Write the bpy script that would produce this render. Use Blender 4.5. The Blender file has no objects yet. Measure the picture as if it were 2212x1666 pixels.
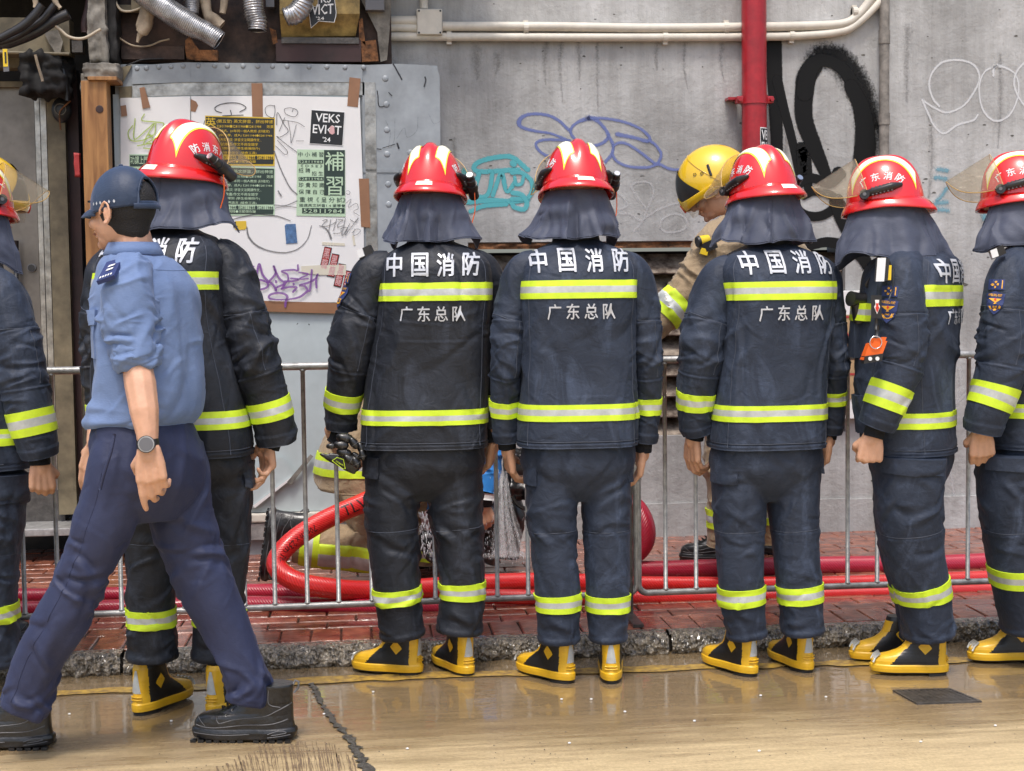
import bpy, bmesh, math, random
import numpy as np
from mathutils import Vector, Matrix, noise as mnoise
from mathutils.bvhtree import BVHTree
random.seed(7)
rng = np.random.RandomState(5)
SC = bpy.context.scene
COL = SC.collection
R_ = math.radians

# ------------------------------------------------------------------ camera
CAM_H = 1.30
FPX = 3100.0          # focal length for a 2212 px wide picture
yaw, pitch, roll = R_(6.0), math.atan((651 - 833) / FPX), R_(0.73)
CR = Matrix.Rotation(-yaw, 3, 'Z') @ Matrix.Rotation(math.pi / 2 + pitch, 3, 'X') @ Matrix.Rotation(-roll, 3, 'Z')
CC = Vector((0, 0, CAM_H))
cam_d = bpy.data.cameras.new('camera')
cam_d.sensor_width = 36.0
cam_d.lens = FPX / 2212 * 36.0
cam_d.clip_start = 0.05
cam_d.clip_end = 500
cam = bpy.data.objects.new('camera', cam_d)
cam.matrix_world = Matrix.Translation(CC) @ CR.to_4x4()
COL.objects.link(cam)
SC.camera = cam

# ------------------------------------------------------------------ world, sun, exposure
SUN_EL, SUN_AZ = R_(66), R_(196)      # azimuth of the sun, clockwise from +Y
w = bpy.data.worlds.new("World"); SC.world = w; w.use_nodes = True
nt = w.node_tree; nt.nodes.clear()
sky = nt.nodes.new('ShaderNodeTexSky'); sky.sky_type = 'NISHITA'; sky.sun_disc = False
sky.sun_elevation = SUN_EL; sky.sun_rotation = SUN_AZ
sky.air_density = 1.0; sky.dust_density = 4.0; sky.ozone_density = 1.0
bg = nt.nodes.new('ShaderNodeBackground'); bg.inputs['Strength'].default_value = 0.15
wo = nt.nodes.new('ShaderNodeOutputWorld')
nt.links.new(sky.outputs[0], bg.inputs[0]); nt.links.new(bg.outputs[0], wo.inputs[0])
sun_d = bpy.data.lights.new('sun', 'SUN'); sun_d.energy = 1.5; sun_d.angle = R_(12); sun_d.color = (1.0, 0.965, 0.92)
sun = bpy.data.objects.new('sun', sun_d)
sd = Vector((math.sin(SUN_AZ) * math.cos(SUN_EL), math.cos(SUN_AZ) * math.cos(SUN_EL), math.sin(SUN_EL)))
sun.rotation_euler = sd.to_track_quat('Z', 'Y').to_euler(); sun.location = sd * 30
COL.objects.link(sun)
SC.view_settings.view_transform = 'Standard'
SC.view_settings.look = 'None'
SC.view_settings.exposure = 0.58
SC.view_settings.gamma = 1.0
SC.view_settings.use_curve_mapping = False
SC.cycles.max_bounces = 8
SC.cycles.transparent_max_bounces = 40

# ------------------------------------------------------------------ places: a pixel of the 2212x1666 view -> a point of the place
def ray(px, py):
    return CR @ Vector(((px - 1106) / FPX, (833 - py) / FPX, -1))
def onY(px, py, Y):
    d = ray(px, py); return CC + d * (Y / d.y)
def onZ(px, py, Z=0.0):
    d = ray(px, py); return CC + d * ((Z - CAM_H) / d.z)
def proj(p):
    q = CR.transposed() @ (Vector(p) - CC)
    return (1106 + FPX * q.x / -q.z, 833 - FPX * q.y / -q.z)
def scale_at(px, Y):
    return 1.0 / (onY(px + 1, 700, Y) - onY(px, 700, Y)).x

# ------------------------------------------------------------------ numpy noise
def _h(ix, iy, iz, s):
    n = (ix * 374761393 + iy * 668265263 + iz * 2147483647 + s * 974634777) & 0xffffffff
    n = ((n ^ (n >> 13)) * 1274126177) & 0xffffffff
    return ((n ^ (n >> 16)) & 0xffff) / 65535.0
def vnoise(P, seed=0):
    P = np.asarray(P, dtype=np.float64)
    i = np.floor(P).astype(np.int64); f = P - i
    f = f * f * f * (f * (f * 6 - 15) + 10)
    x, y, z = i[..., 0], i[..., 1], i[..., 2]
    fx, fy, fz = f[..., 0], f[..., 1], f[..., 2]
    def c(a, b, d): return _h(x + a, y + b, z + d, seed)
    x00 = c(0, 0, 0) * (1 - fx) + c(1, 0, 0) * fx
    x10 = c(0, 1, 0) * (1 - fx) + c(1, 1, 0) * fx
    x01 = c(0, 0, 1) * (1 - fx) + c(1, 0, 1) * fx
    x11 = c(0, 1, 1) * (1 - fx) + c(1, 1, 1) * fx
    return ((x00 * (1 - fy) + x10 * fy) * (1 - fz) + (x01 * (1 - fy) + x11 * fy) * fz) * 2 - 1
def ridges(P, seed=0):
    """crease-like folds: -1..1, sharp tops"""
    n = vnoise(P, seed); n2 = vnoise(P * 2.03 + 7.1, seed + 3)
    a = 1 - 2.2 * np.sqrt(n * n + 0.004)
    b = 1 - 2.2 * np.sqrt(n2 * n2 + 0.01)
    return 0.75 * a + 0.3 * b

# ------------------------------------------------------------------ object helpers
ORG = {}
def props(o, label=None, cat=None, group=None, kind=None):
    if label: o['label'] = label
    if cat: o['category'] = cat
    if group: o['group'] = group
    if kind: o['kind'] = kind
    return o
def thing(name, label, cat, loc, group=None):
    o = bpy.data.objects.new(name, None); COL.objects.link(o)
    o.empty_display_size = 0.1
    o.location = loc; ORG[o.name] = Vector(loc)
    return props(o, label, cat, group)
def mk(name, V, F, mat, parent=None, smooth=True, mi=None, org=None, uv=None, auto=None):
    me = bpy.data.meshes.new(name)
    if parent is not None: o0 = ORG[parent.name]
    elif org is not None: o0 = Vector(org)
    else: o0 = Vector((0, 0, 0))
    V = np.asarray([tuple(v) for v in V], dtype=float) - np.array(o0)
    me.from_pydata(V.tolist(), [], [tuple(int(i) for i in f) for f in F])
    mats = mat if isinstance(mat, (list, tuple)) else [mat]
    for m in mats: me.materials.append(m)
    if mi is not None: me.polygons.foreach_set('material_index', np.asarray(mi, dtype=np.int32))
    if smooth: me.polygons.foreach_set('use_smooth', [True] * len(me.polygons))
    if auto: me.set_sharp_from_angle(angle=R_(auto))
    if uv is not None:
        lay = me.uv_layers.new(name='uv'); uv = np.asarray(uv)
        idx = np.empty(len(me.loops), dtype=np.int32); me.loops.foreach_get('vertex_index', idx)
        lay.data.foreach_set('uv', uv[idx].ravel())
    me.update()
    o = bpy.data.objects.new(name, me); COL.objects.link(o)
    if parent is not None:
        o.parent = parent; ORG[o.name] = Vector(o0)
    else:
        o.location = o0; ORG[o.name] = Vector(o0)
    return o

class MB:
    """collects shapes (world coordinates) for one mesh"""
    def __init__(s): s.V = []; s.F = []; s.M = []
    def add(s, V, F, m=0):
        n = len(s.V); s.V += [tuple(v) for v in V]; s.F += [tuple(i + n for i in f) for f in F]; s.M += [m] * len(F)
        return s
    def box(s, a, b, m=0, bev=0.0):
        x0, y0, z0 = [min(a[i], b[i]) for i in range(3)]; x1, y1, z1 = [max(a[i], b[i]) for i in range(3)]
        if bev <= 0 or min(x1 - x0, y1 - y0, z1 - z0) < 2.2 * bev:
            V = [(x0, y0, z0), (x1, y0, z0), (x1, y1, z0), (x0, y1, z0), (x0, y0, z1), (x1, y0, z1), (x1, y1, z1), (x0, y1, z1)]
            return s.add(V, [(0, 3, 2, 1), (4, 5, 6, 7), (0, 1, 5, 4), (1, 2, 6, 5), (2, 3, 7, 6), (3, 0, 4, 7)], m)
        bm = bmesh.new(); bmesh.ops.create_cube(bm, size=1)
        for v in bm.verts: v.co = Vector(((x0 + x1) / 2 + v.co.x * (x1 - x0), (y0 + y1) / 2 + v.co.y * (y1 - y0), (z0 + z1) / 2 + v.co.z * (z1 - z0)))
        bmesh.ops.bevel(bm, geom=bm.edges[:], offset=bev, segments=2, affect='EDGES', profile=0.6)
        bm.verts.index_update()
        s.add([v.co.copy() for v in bm.verts], [[v.index for v in f.verts] for f in bm.faces], m); bm.free(); return s
    def obox(s, c, ax, ay, az, m=0):
        c, ax, ay, az = Vector(c), Vector(ax), Vector(ay), Vector(az)
        V = [c + ax * i + ay * j + az * k for k in (-1, 1) for (i, j) in ((-1, -1), (1, -1), (1, 1), (-1, 1))]
        return s.add(V, [(0, 3, 2, 1), (4, 5, 6, 7), (0, 1, 5, 4), (1, 2, 6, 5), (2, 3, 7, 6), (3, 0, 4, 7)], m)
    def tube(s, pts, r, n=12, m=0, cap=True, round_end=False, ratio=1.0):
        g = tube_grid(pts, r, n, ratio=ratio)
        P = g
        if round_end:
            t0 = P[0].mean(0); t1 = P[-1].mean(0)
            rr0 = np.linalg.norm(P[0, 0] - t0); rr1 = np.linalg.norm(P[-1, 0] - t1)
            d0 = t0 - P[1].mean(0); d0 /= np.linalg.norm(d0) + 1e-9
            d1 = t1 - P[-2].mean(0); d1 /= np.linalg.norm(d1) + 1e-9
            pre = [t0 + (P[0] - t0) * math.cos(a) + d0 * rr0 * math.sin(a) for a in (1.45, 1.0, 0.5)]
            post = [t1 + (P[-1] - t1) * math.cos(a) + d1 * rr1 * math.sin(a) for a in (0.5, 1.0, 1.45)]
            P = np.concatenate([np.array(pre), P, np.array(post)])
        nv, nu = P.shape[:2]
        F = [(i * nu + j, (i + 1) * nu + j, (i + 1) * nu + (j + 1) % nu, i * nu + (j + 1) % nu) for i in range(nv - 1) for j in range(nu)]
        F = [f[::-1] for f in F]
        if cap: F += [tuple(range(nu)), tuple(reversed(range((nv - 1) * nu, nv * nu)))]
        return s.add(P.reshape(-1, 3), F, m)
    def ell(s, c, a, M=None, n=14, m=0):
        V = []; nr = n // 2 + 1
        for i in range(nr + 1):
            th = math.pi * i / nr
            for j in range(n):
                ph = 2 * math.pi * j / n
                p = Vector((a[0] * math.sin(th) * math.cos(ph), a[1] * math.sin(th) * math.sin(ph), a[2] * math.cos(th)))
                if M: p = M @ p
                V.append(p + Vector(c))
        F = [(i * n + j, (i + 1) * n + j, (i + 1) * n + (j + 1) % n, i * n + (j + 1) % n) for i in range(nr) for j in range(n)]
        return s.add(V, F, m)
    def cyl(s, p0, p1, r, n=16, m=0, r2=None):
        return s.tube([p0, p1], [r, r if r2 is None else r2], n, m)
    def build(s, name, mat, parent=None, smooth=False, org=None, auto=None):
        if not s.V: return None
        return mk(name, s.V, s.F, mat, parent, smooth, s.M, org, auto=auto)

def catmull(K, n):
    """K: (k, d) key rows; n samples"""
    K = np.asarray(K, dtype=float); k = len(K)
    if k == 2:
        t = np.linspace(0, 1, n)[:, None]; return K[0] * (1 - t) + K[1] * t
    E = np.vstack([2 * K[0] - K[1], K, 2 * K[-1] - K[-2]])
    seg = np.linalg.norm(np.diff(K[:, :3], axis=0), axis=1) + 1e-6
    cum = np.concatenate([[0], np.cumsum(seg)]); cum /= cum[-1]
    t = np.linspace(0, 1, n); out = []
    for x in t:
        i = min(max(np.searchsorted(cum, x, 'right') - 1, 0), k - 2)
        f = (x - cum[i]) / (cum[i + 1] - cum[i])
        p0, p1, p2, p3 = E[i], E[i + 1], E[i + 2], E[i + 3]
        out.append(0.5 * ((2 * p1) + (-p0 + p2) * f + (2 * p0 - 5 * p1 + 4 * p2 - p3) * f * f + (-p0 + 3 * p1 - 3 * p2 + p3) * f ** 3))
    return np.array(out)

def tube_grid(pts, r, nu=12, ref=None, ratio=1.0, exp=2.0):
    P = np.array([tuple(p) for p in pts], dtype=float)
    r = np.broadcast_to(np.asarray(r, dtype=float), (len(P),))
    T = np.gradient(P, axis=0); T /= np.linalg.norm(T, axis=1)[:, None] + 1e-12
    if ref is None:
        ref = np.array([1.0, 0.05, 0]) if abs(T[0][0]) < 0.8 else np.array([0, 0.05, 1.0])
    ref = np.array(ref, dtype=float)
    a = np.linspace(0, 2 * math.pi, nu, endpoint=False)
    ca, sa = np.cos(a), np.sin(a)
    ca = np.sign(ca) * np.abs(ca) ** (2 / exp); sa = np.sign(sa) * np.abs(sa) ** (2 / exp)
    G = np.empty((len(P), nu, 3)); X = ref
    for i in range(len(P)):
        X = X - T[i] * X.dot(T[i]); X = X / (np.linalg.norm(X) + 1e-12)
        Yv = np.cross(T[i], X)
        G[i] = P[i] + r[i] * (np.outer(ca, X) + ratio * np.outer(sa, Yv))
    return G

class Grid:
    """a lofted cloth surface: rows from top to bottom, columns around. column fraction .25 = towards the back"""
    def __init__(s, P, closed=True):
        s.P = np.array(P); s.closed = closed; s.norm()
    def norm(s):
        dv = np.gradient(s.P, axis=0)
        du = (np.roll(s.P, -1, 1) - np.roll(s.P, 1, 1)) if s.closed else np.gradient(s.P, axis=1)
        N = np.cross(du, dv); l = np.linalg.norm(N, axis=2)[..., None]; N = N / (l + 1e-12)
        if s.closed:
            c = s.P.mean(1)[:, None, :]
            if ((s.P - c) * N).sum() < 0: N = -N
        s.N = N
    def disp(s, D):
        s.P = s.P + s.N * D[..., None]; s.norm()
    def faces(s, caps=True):
        nv, nu = s.P.shape[:2]; w = nu if s.closed else nu - 1
        F = [(i * nu + j, (i + 1) * nu + j, (i + 1) * nu + (j + 1) % nu, i * nu + (j + 1) % nu) for i in range(nv - 1) for j in range(w)]
        if s.closed and caps: F += [tuple(range(nu)), tuple(range((nv - 1) * nu, nv * nu))]
        return F
    def at(s, v, u):
        nv, nu = s.P.shape[:2]
        fv = np.clip(v, 0, 1) * (nv - 1); i = np.minimum(fv.astype(int), nv - 2); a = (fv - i)[..., None]
        if s.closed: fu = (u % 1.0) * nu; j = fu.astype(int) % nu; j2 = (j + 1) % nu
        else: fu = np.clip(u, 0, 1) * (nu - 1); j = np.minimum(fu.astype(int), nu - 2); j2 = j + 1
        b = (fu - np.floor(fu))[..., None]
        def q(A): return (A[i, j] * (1 - a) + A[i + 1, j] * a) * (1 - b) + (A[i, j2] * (1 - a) + A[i + 1, j2] * a) * b
        N = q(s.N); N /= np.linalg.norm(N, axis=-1)[..., None] + 1e-9
        return q(s.P), N
    def v_of(s, py):
        c = s.P.mean(1); ys = np.array([proj(p)[1] for p in c])
        return float(np.interp(py, ys, np.linspace(0, 1, len(ys))))
    def patch(s, v0, v1, u0, u1, off=0.003, nv=9, nu=60, vf=None):
        """raised piece lying on the surface; vf(u) gives extra v shift"""
        full = abs(u1 - u0) >= 0.999 and s.closed
        vs = np.concatenate([[0], np.linspace(0, 1, nv), [1]])
        us = np.linspace(0, 1, nu, endpoint=not full)
        if not full: us = np.concatenate([[0], us, [1]])
        O = np.full((len(vs), len(us)), off); O[0] = O[-1] = -0.004
        if not full: O[:, 0] = O[:, -1] = -0.004
        VV, UU = np.meshgrid(vs, us, indexing='ij')
        U = u0 + UU * (u1 - u0); V = v0 + VV * (v1 - v0)
        if vf is not None: V = V + vf(UU)
        P, N = s.at(V, U); P = P + N * O[..., None]
        r, c = O.shape; w = c if full else c - 1
        F = []; fr = []
        for i in range(r - 1):
            for j in range(w):
                F.append((i * c + j, (i + 1) * c + j, (i + 1) * c + (j + 1) % c, i * c + (j + 1) % c)); fr.append((i - 0.5) / max(nv - 1, 1))
        return P.reshape(-1, 3), F, fr

def smoothstep(a, b, x):
    t = np.clip((x - a) / (b - a), 0, 1); return t * t * (3 - 2 * t)

def remesh_obj(mb, name, mat, parent, voxel=0.005, smooth_it=3, factor=0.6):
    """union of the collected shapes as one continuous surface"""
    o = mb.build(name, mat, parent, True)
    for p in o.data.polygons: p.material_index = 0
    m = o.modifiers.new('r', 'REMESH'); m.mode = 'VOXEL'; m.voxel_size = voxel; m.use_smooth_shade = True
    m2 = o.modifiers.new('s', 'SMOOTH'); m2.factor = factor; m2.iterations = smooth_it
    dg = bpy.context.evaluated_depsgraph_get(); dg.update()
    me = bpy.data.meshes.new_from_object(o.evaluated_get(dg))
    o.modifiers.clear(); old = o.data; o.data = me; me.name = name; bpy.data.meshes.remove(old)
    if not me.materials: me.materials.append(mat if not isinstance(mat, (list, tuple)) else mat[0])
    me.polygons.foreach_set('use_smooth', [True] * len(me.polygons))
    return o
# ------------------------------------------------------------------ materials
def newmat(name):
    m = bpy.data.materials.new(name); m.use_nodes = True
    nt = m.node_tree; b = nt.nodes['Principled BSDF']
    return m, nt, b
def N_(nt, t, **k):
    n = nt.nodes.new(t)
    for a, v in k.items():
        if a in n.inputs.keys() if isinstance(a, str) else False: n.inputs[a].default_value = v
        else: setattr(n, a, v)
    return n
def L_(nt, a, b): nt.links.new(a, b)
def rgba(c): return (c[0], c[1], c[2], 1.0)
def simple(name, col, rough=0.6, metal=0.0, var=0.0, vs=8.0, bump=0.0, bs=60.0, spec=0.5, coat=0.0, sheen=0.0, coatr=0.05, col2=None, detail=4.0):
    m, nt, b = newmat(name)
    b.inputs['Base Color'].default_value = rgba(col); b.inputs['Roughness'].default_value = rough
    b.inputs['Metallic'].default_value = metal; b.inputs['Specular IOR Level'].default_value = spec
    b.inputs['Coat Weight'].default_value = coat; b.inputs['Coat Roughness'].default_value = coatr
    b.inputs['Sheen Weight'].default_value = sheen; b.inputs['Sheen Roughness'].default_value = 0.45
    if var > 0 or bump > 0:
        tc = N_(nt, 'ShaderNodeTexCoord')
    if var > 0:
        n = N_(nt, 'ShaderNodeTexNoise'); n.inputs['Scale'].default_value = vs; n.inputs['Detail'].default_value = detail
        n.inputs['Roughness'].default_value = 0.65
        L_(nt, tc.outputs['Object'], n.inputs['Vector'])
        r = N_(nt, 'ShaderNodeValToRGB')
        c2 = col2 if col2 else tuple(c * (1 - var) for c in col); c1 = tuple(min(c * (1 + var * 0.6), 0.95) for c in col)
        r.color_ramp.elements[0].position = 0.33; r.color_ramp.elements[1].position = 0.67
        r.color_ramp.elements[0].color = rgba(c2); r.color_ramp.elements[1].color = rgba(c1)
        L_(nt, n.outputs['Fac'], r.inputs['Fac']); L_(nt, r.outputs['Color'], b.inputs['Base Color'])
    if bump > 0:
        n2 = N_(nt, 'ShaderNodeTexNoise'); n2.inputs['Scale'].default_value = bs; n2.inputs['Detail'].default_value = 5.0
        L_(nt, tc.outputs['Object'], n2.inputs['Vector'])
        bp = N_(nt, 'ShaderNodeBump'); bp.inputs['Strength'].default_value = bump; bp.inputs['Distance'].default_value = 0.01
        L_(nt, n2.outputs['Fac'], bp.inputs['Height']); L_(nt, bp.outputs['Normal'], b.inputs['Normal'])
    return m

def cloth(name, col, col2, rough=0.62, weave=900.0, wstr=0.25, sheen=0.25, wr=0.35, wear=0.3, scuff=1.0):
    """woven fabric with fine horizontal rib, creasing and light wear"""
    m, nt, b = newmat(name)
    tc = N_(nt, 'ShaderNodeTexCoord')
    n = N_(nt, 'ShaderNodeTexNoise'); n.inputs['Scale'].default_value = 5.0; n.inputs['Detail'].default_value = 7.0; n.inputs['Roughness'].default_value = 0.62
    n.inputs['Distortion'].default_value = 0.6
    L_(nt, tc.outputs['Object'], n.inputs['Vector'])
    r = N_(nt, 'ShaderNodeValToRGB')
    r.color_ramp.elements[0].position = 0.32; r.color_ramp.elements[1].position = 0.72
    r.color_ramp.elements[0].color = rgba(col); r.color_ramp.elements[1].color = rgba(col2)
    L_(nt, n.outputs['Fac'], r.inputs['Fac'])
    mq = N_(nt, 'ShaderNodeMapping'); mq.inputs['Scale'].default_value = (1.5, 1.5, .8); mq.inputs['Rotation'].default_value = (0, .5, 0); L_(nt, tc.outputs['Object'], mq.inputs['Vector'])
    sn = N_(nt, 'ShaderNodeTexNoise'); sn.inputs['Scale'].default_value = 4.0; sn.inputs['Detail'].default_value = 9.0; sn.inputs['Roughness'].default_value = 0.7; sn.inputs['Distortion'].default_value = 1.4; L_(nt, mq.outputs['Vector'], sn.inputs['Vector'])
    sm_ = N_(nt, 'ShaderNodeMapRange'); sm_.inputs['From Min'].default_value = .52; sm_.inputs['From Max'].default_value = .78; sm_.inputs['To Max'].default_value = .75; L_(nt, sn.outputs['Fac'], sm_.inputs['Value'])
    sx = N_(nt, 'ShaderNodeMix'); sx.data_type = 'RGBA'; sx.inputs['B'].default_value = rgba(tuple(min(.9, c * scuff) for c in col2)); L_(nt, sm_.outputs['Result'], sx.inputs['Factor']); L_(nt, r.outputs['Color'], sx.inputs['A'])
    mp = N_(nt, 'ShaderNodeMapping'); mp.inputs['Scale'].default_value = (90, 90, 520)
    L_(nt, tc.outputs['Object'], mp.inputs['Vector'])
    wv = N_(nt, 'ShaderNodeTexNoise'); wv.inputs['Scale'].default_value = 1.0; wv.inputs['Detail'].default_value = 3.0
    L_(nt, mp.outputs['Vector'], wv.inputs['Vector'])
    mx = N_(nt, 'ShaderNodeMix'); mx.data_type = 'RGBA'; mx.blend_type = 'OVERLAY'; mx.inputs['Factor'].default_value = wear
    L_(nt, sx.outputs['Result'], mx.inputs['A']); L_(nt, wv.outputs['Fac'], mx.inputs['B'])
    L_(nt, mx.outputs['Result'], b.inputs['Base Color'])
    b.inputs['Roughness'].default_value = rough; b.inputs['Specular IOR Level'].default_value = .35
    b.inputs['Sheen Weight'].default_value = sheen; b.inputs['Sheen Roughness'].default_value = 0.5
    b.inputs['Sheen Tint'].default_value = rgba(tuple(min(1, c * 6 + .2) for c in col2))
    cr = N_(nt, 'ShaderNodeTexNoise'); cr.inputs['Scale'].default_value = 22.0; cr.inputs['Detail'].default_value = 4.0; cr.inputs['Distortion'].default_value = 1.2
    L_(nt, tc.outputs['Object'], cr.inputs['Vector'])
    b1 = N_(nt, 'ShaderNodeBump'); b1.inputs['Strength'].default_value = wr; b1.inputs['Distance'].default_value = 0.02
    L_(nt, cr.outputs['Fac'], b1.inputs['Height'])
    b2 = N_(nt, 'ShaderNodeBump'); b2.inputs['Strength'].default_value = wstr; b2.inputs['Distance'].default_value = 0.002
    L_(nt, wv.outputs['Fac'], b2.inputs['Height']); L_(nt, b1.outputs['Normal'], b2.inputs['Normal'])
    L_(nt, b2.outputs['Normal'], b.inputs['Normal'])
    return m

M = {}
M['navy'] = cloth('navy_turnout_cloth', (0.012, 0.018, 0.033), (0.034, 0.046, 0.074), rough=0.64, sheen=0.07, wr=.24, scuff=2.6)
M['navy_black'] = cloth('dark_turnout_cloth', (0.008, 0.010, 0.015), (0.020, 0.024, 0.034), rough=0.56, sheen=0.05, wr=.24, scuff=3.2)
M['hood'] = cloth('hood_cloth', (0.050, 0.058, 0.088), (0.070, 0.081, 0.118), rough=0.6, sheen=0.1, wr=0.06, wear=0.15)
M['knit'] = simple('black_knit', (0.008, 0.009, 0.012), 0.85, bump=0.5, bs=300)
M['seam'] = simple('seam_thread', (0.05, 0.06, 0.085), 0.6)
M['tan'] = cloth('tan_turnout_cloth', (0.25, 0.18, 0.105), (0.36, 0.27, 0.165), rough=0.75, sheen=0.15, wr=0.45, wear=0.2)
M['shirt'] = cloth('blue_shirt_cloth', (0.115, 0.175, 0.325), (0.16, 0.23, 0.40), rough=0.75, sheen=0.1, wr=0.12, wear=0.12)
M['pants'] = cloth('navy_uniform_cloth', (0.019, 0.024, 0.060), (0.029, 0.037, 0.084), rough=0.6, sheen=0.1, wr=0.12, wear=0.12)
M['cap'] = cloth('navy_cap_cloth', (0.016, 0.028, 0.058), (0.03, 0.048, 0.09), rough=0.5, sheen=0.3, wr=0.12, wear=0.15)
M['blue_jacket'] = simple('bright_blue_jacket', (0.03, 0.22, 0.62), 0.5, var=0.2, vs=8)
M['lime'] = simple('lime_band', (0.62, 0.82, 0.03), 0.55, var=0.14, vs=14, bump=0.15, bs=500)
M['silver'] = simple('silver_band', (0.54, 0.56, 0.54), 0.42, var=0.22, vs=14, bump=0.2, bs=700, metal=0.2)
M['letter'] = simple('silver_lettering', (0.56, 0.58, 0.62), 0.4, metal=0.15, var=0.08, vs=30)
M['helmet'] = simple('red_helmet_gloss', (0.70, 0.012, 0.012), 0.25, coat=1.0, coatr=0.03, var=0.05, vs=4)
M['helmet_brim'] = M['helmet']
M['helmet_yellow'] = simple('yellow_helmet_gloss', (0.80, 0.50, 0.01), 0.28, coat=0.9, coatr=0.05, var=0.05, vs=5)
M['strip'] = simple('helmet_reflective', (0.96, 0.95, 0.74), 0.3, coat=0.3)
M['strip_edge'] = simple('helmet_reflective_edge', (0.88, 0.86, 0.05), 0.35, coat=0.3)
M['white'] = simple('white_print', (0.78, 0.78, 0.77), 0.5)
M['blackplastic'] = simple('black_plastic', (0.018, 0.018, 0.02), 0.38, var=0.3, vs=30)
M['greyplastic'] = simple('grey_plastic', (0.13, 0.13, 0.14), 0.45)
M['chrome'] = simple('chrome', (0.7, 0.7, 0.72), 0.15, metal=1.0)
M['lens'] = simple('lamp_lens', (0.75, 0.77, 0.8), 0.08, coat=1.0)
M['yellow'] = simple('yellow_plastic', (0.75, 0.52, 0.02), 0.4)
M['orange'] = simple('orange_plastic', (0.80, 0.13, 0.015), 0.4)
M['boot_yellow'] = simple('boot_yellow_rubber', (0.78, 0.45, 0.015), 0.42, var=0.12, vs=18, bump=0.06, bs=60, coat=0.3, coatr=0.3)
M['boot_black'] = simple('boot_black_rubber', (0.014, 0.014, 0.015), 0.36, var=0.4, vs=16, bump=0.08, bs=80)
M['leather'] = simple('black_leather', (0.009, 0.009, 0.010), 0.40, var=0.7, vs=22, bump=0.45, bs=45, coat=0.5, coatr=0.2)
M['leather_edge'] = simple('worn_leather_edge', (0.11, 0.11, 0.115), 0.45)
M['skin'] = simple('skin', (0.60, 0.335, 0.215), 0.5, var=0.14, vs=14, bump=0.12, bs=90)
M['skin'].node_tree.nodes['Principled BSDF'].inputs['Subsurface Weight'].default_value = 0.08
M['skin'].node_tree.nodes['Principled BSDF'].inputs['Subsurface Radius'].default_value = (0.02, 0.008, 0.004)
M['hair'] = simple('black_hair', (0.008, 0.007, 0.007), 0.55, bump=0.6, bs=260)
M['patch_blue'] = simple('patch_blue', (0.02, 0.035, 0.13), 0.7)
M['patch_gold'] = simple('patch_gold', (0.75, 0.38, 0.03), 0.6)
M['patch_red'] = simple('patch_red', (0.6, 0.04, 0.02), 0.6)
M['steel'] = simple('galvanised_steel', (0.40, 0.40, 0.39), 0.45, metal=0.5, var=0.35, vs=25, bump=0.12, bs=120)
M['stainless'] = simple('stainless_sheet', (0.20, 0.18, 0.16), 0.42, metal=0.85, var=0.3, vs=5, bump=0.1, bs=6)
M['stainless_frame'] = simple('stainless_frame', (0.42, 0.40, 0.37), 0.3, metal=0.85, var=0.45, vs=16, bump=0.1, bs=40)
M['redpipe'] = simple('red_pipe_paint', (0.36, 0.010, 0.018), 0.36, var=0.25, vs=12, bump=0.12, bs=20, coat=0.2, coatr=0.2)
M['pvc'] = simple('cream_conduit', (0.62, 0.58, 0.50), 0.45, var=0.15, vs=8)
M['greypipe'] = simple('grey_pipe', (0.23, 0.21, 0.185), 0.6, var=0.45, vs=18, bump=0.2, bs=40)
M['panel_blue'] = simple('grey_blue_panel', (0.30, 0.325, 0.345), 0.45, var=0.22, vs=5, bump=0.15, bs=14, metal=0.1)
M['panel_light'] = simple('pale_blue_sheet', (0.44, 0.50, 0.51), 0.5, var=0.12, vs=4, bump=0.1, bs=9)
M['board'] = simple('white_board', (0.73, 0.72, 0.71), 0.55, var=0.06, vs=3)
M['tape'] = simple('brown_tape', (0.27, 0.135, 0.07), 0.4, var=0.12, vs=9)
M['cleartape'] = simple('yellowed_tape', (0.62, 0.58, 0.47), 0.35)
M['wood'] = None
M['rust'] = simple('rusty_dark_steel', (0.055, 0.032, 0.024), 0.75, var=0.9, vs=7, bump=0.6, bs=18, col2=(0.008, 0.006, 0.006))
M['rust_orange'] = simple('rust_orange', (0.17, 0.07, 0.025), 0.85, var=0.85, vs=22, bump=0.8, bs=40)
M['dark'] = simple('near_black', (0.010, 0.009, 0.009), 0.8, var=0.6, vs=8, bump=0.3, bs=20)  # near-black mottled surface for backings, gap strip and overhead slab
M['darkbrown'] = simple('dark_maroon', (0.035, 0.014, 0.014), 0.6, var=0.5, vs=6)
M['cream'] = simple('dirty_cream_paint', (0.17, 0.14, 0.085), 0.6, var=0.5, vs=7, bump=0.15, bs=16)
M['dirty_yellow'] = simple('dirty_yellow_box', (0.36, 0.25, 0.085), 0.6, var=0.55, vs=14, bump=0.2, bs=30)
M['duct'] = simple('foil_duct', (0.48, 0.48, 0.49), 0.32, metal=0.8, var=0.4, vs=18, bump=0.3, bs=60)
M['plaster'] = simple('dirty_plaster', (0.20, 0.185, 0.16), 0.85, var=0.55, vs=11, bump=0.7, bs=24)
M['rag'] = simple('beige_insulation', (0.40, 0.32, 0.23), 0.8, var=0.35, vs=14, bump=0.6, bs=25)
M['cable'] = simple('beige_cable', (0.42, 0.36, 0.27), 0.5)
M['hose'] = None
M['paper_yellow'] = simple('yellow_paper', (0.62, 0.42, 0.03), 0.6)
M['paper_black'] = simple('black_print', (0.018, 0.02, 0.016), 0.55)
M['paper_dgreen'] = simple('dark_green_print', (0.018, 0.038, 0.03), 0.55)
M['paper_green'] = simple('pale_green_paper', (0.45, 0.60, 0.42), 0.6, var=0.08, vs=10)
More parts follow.
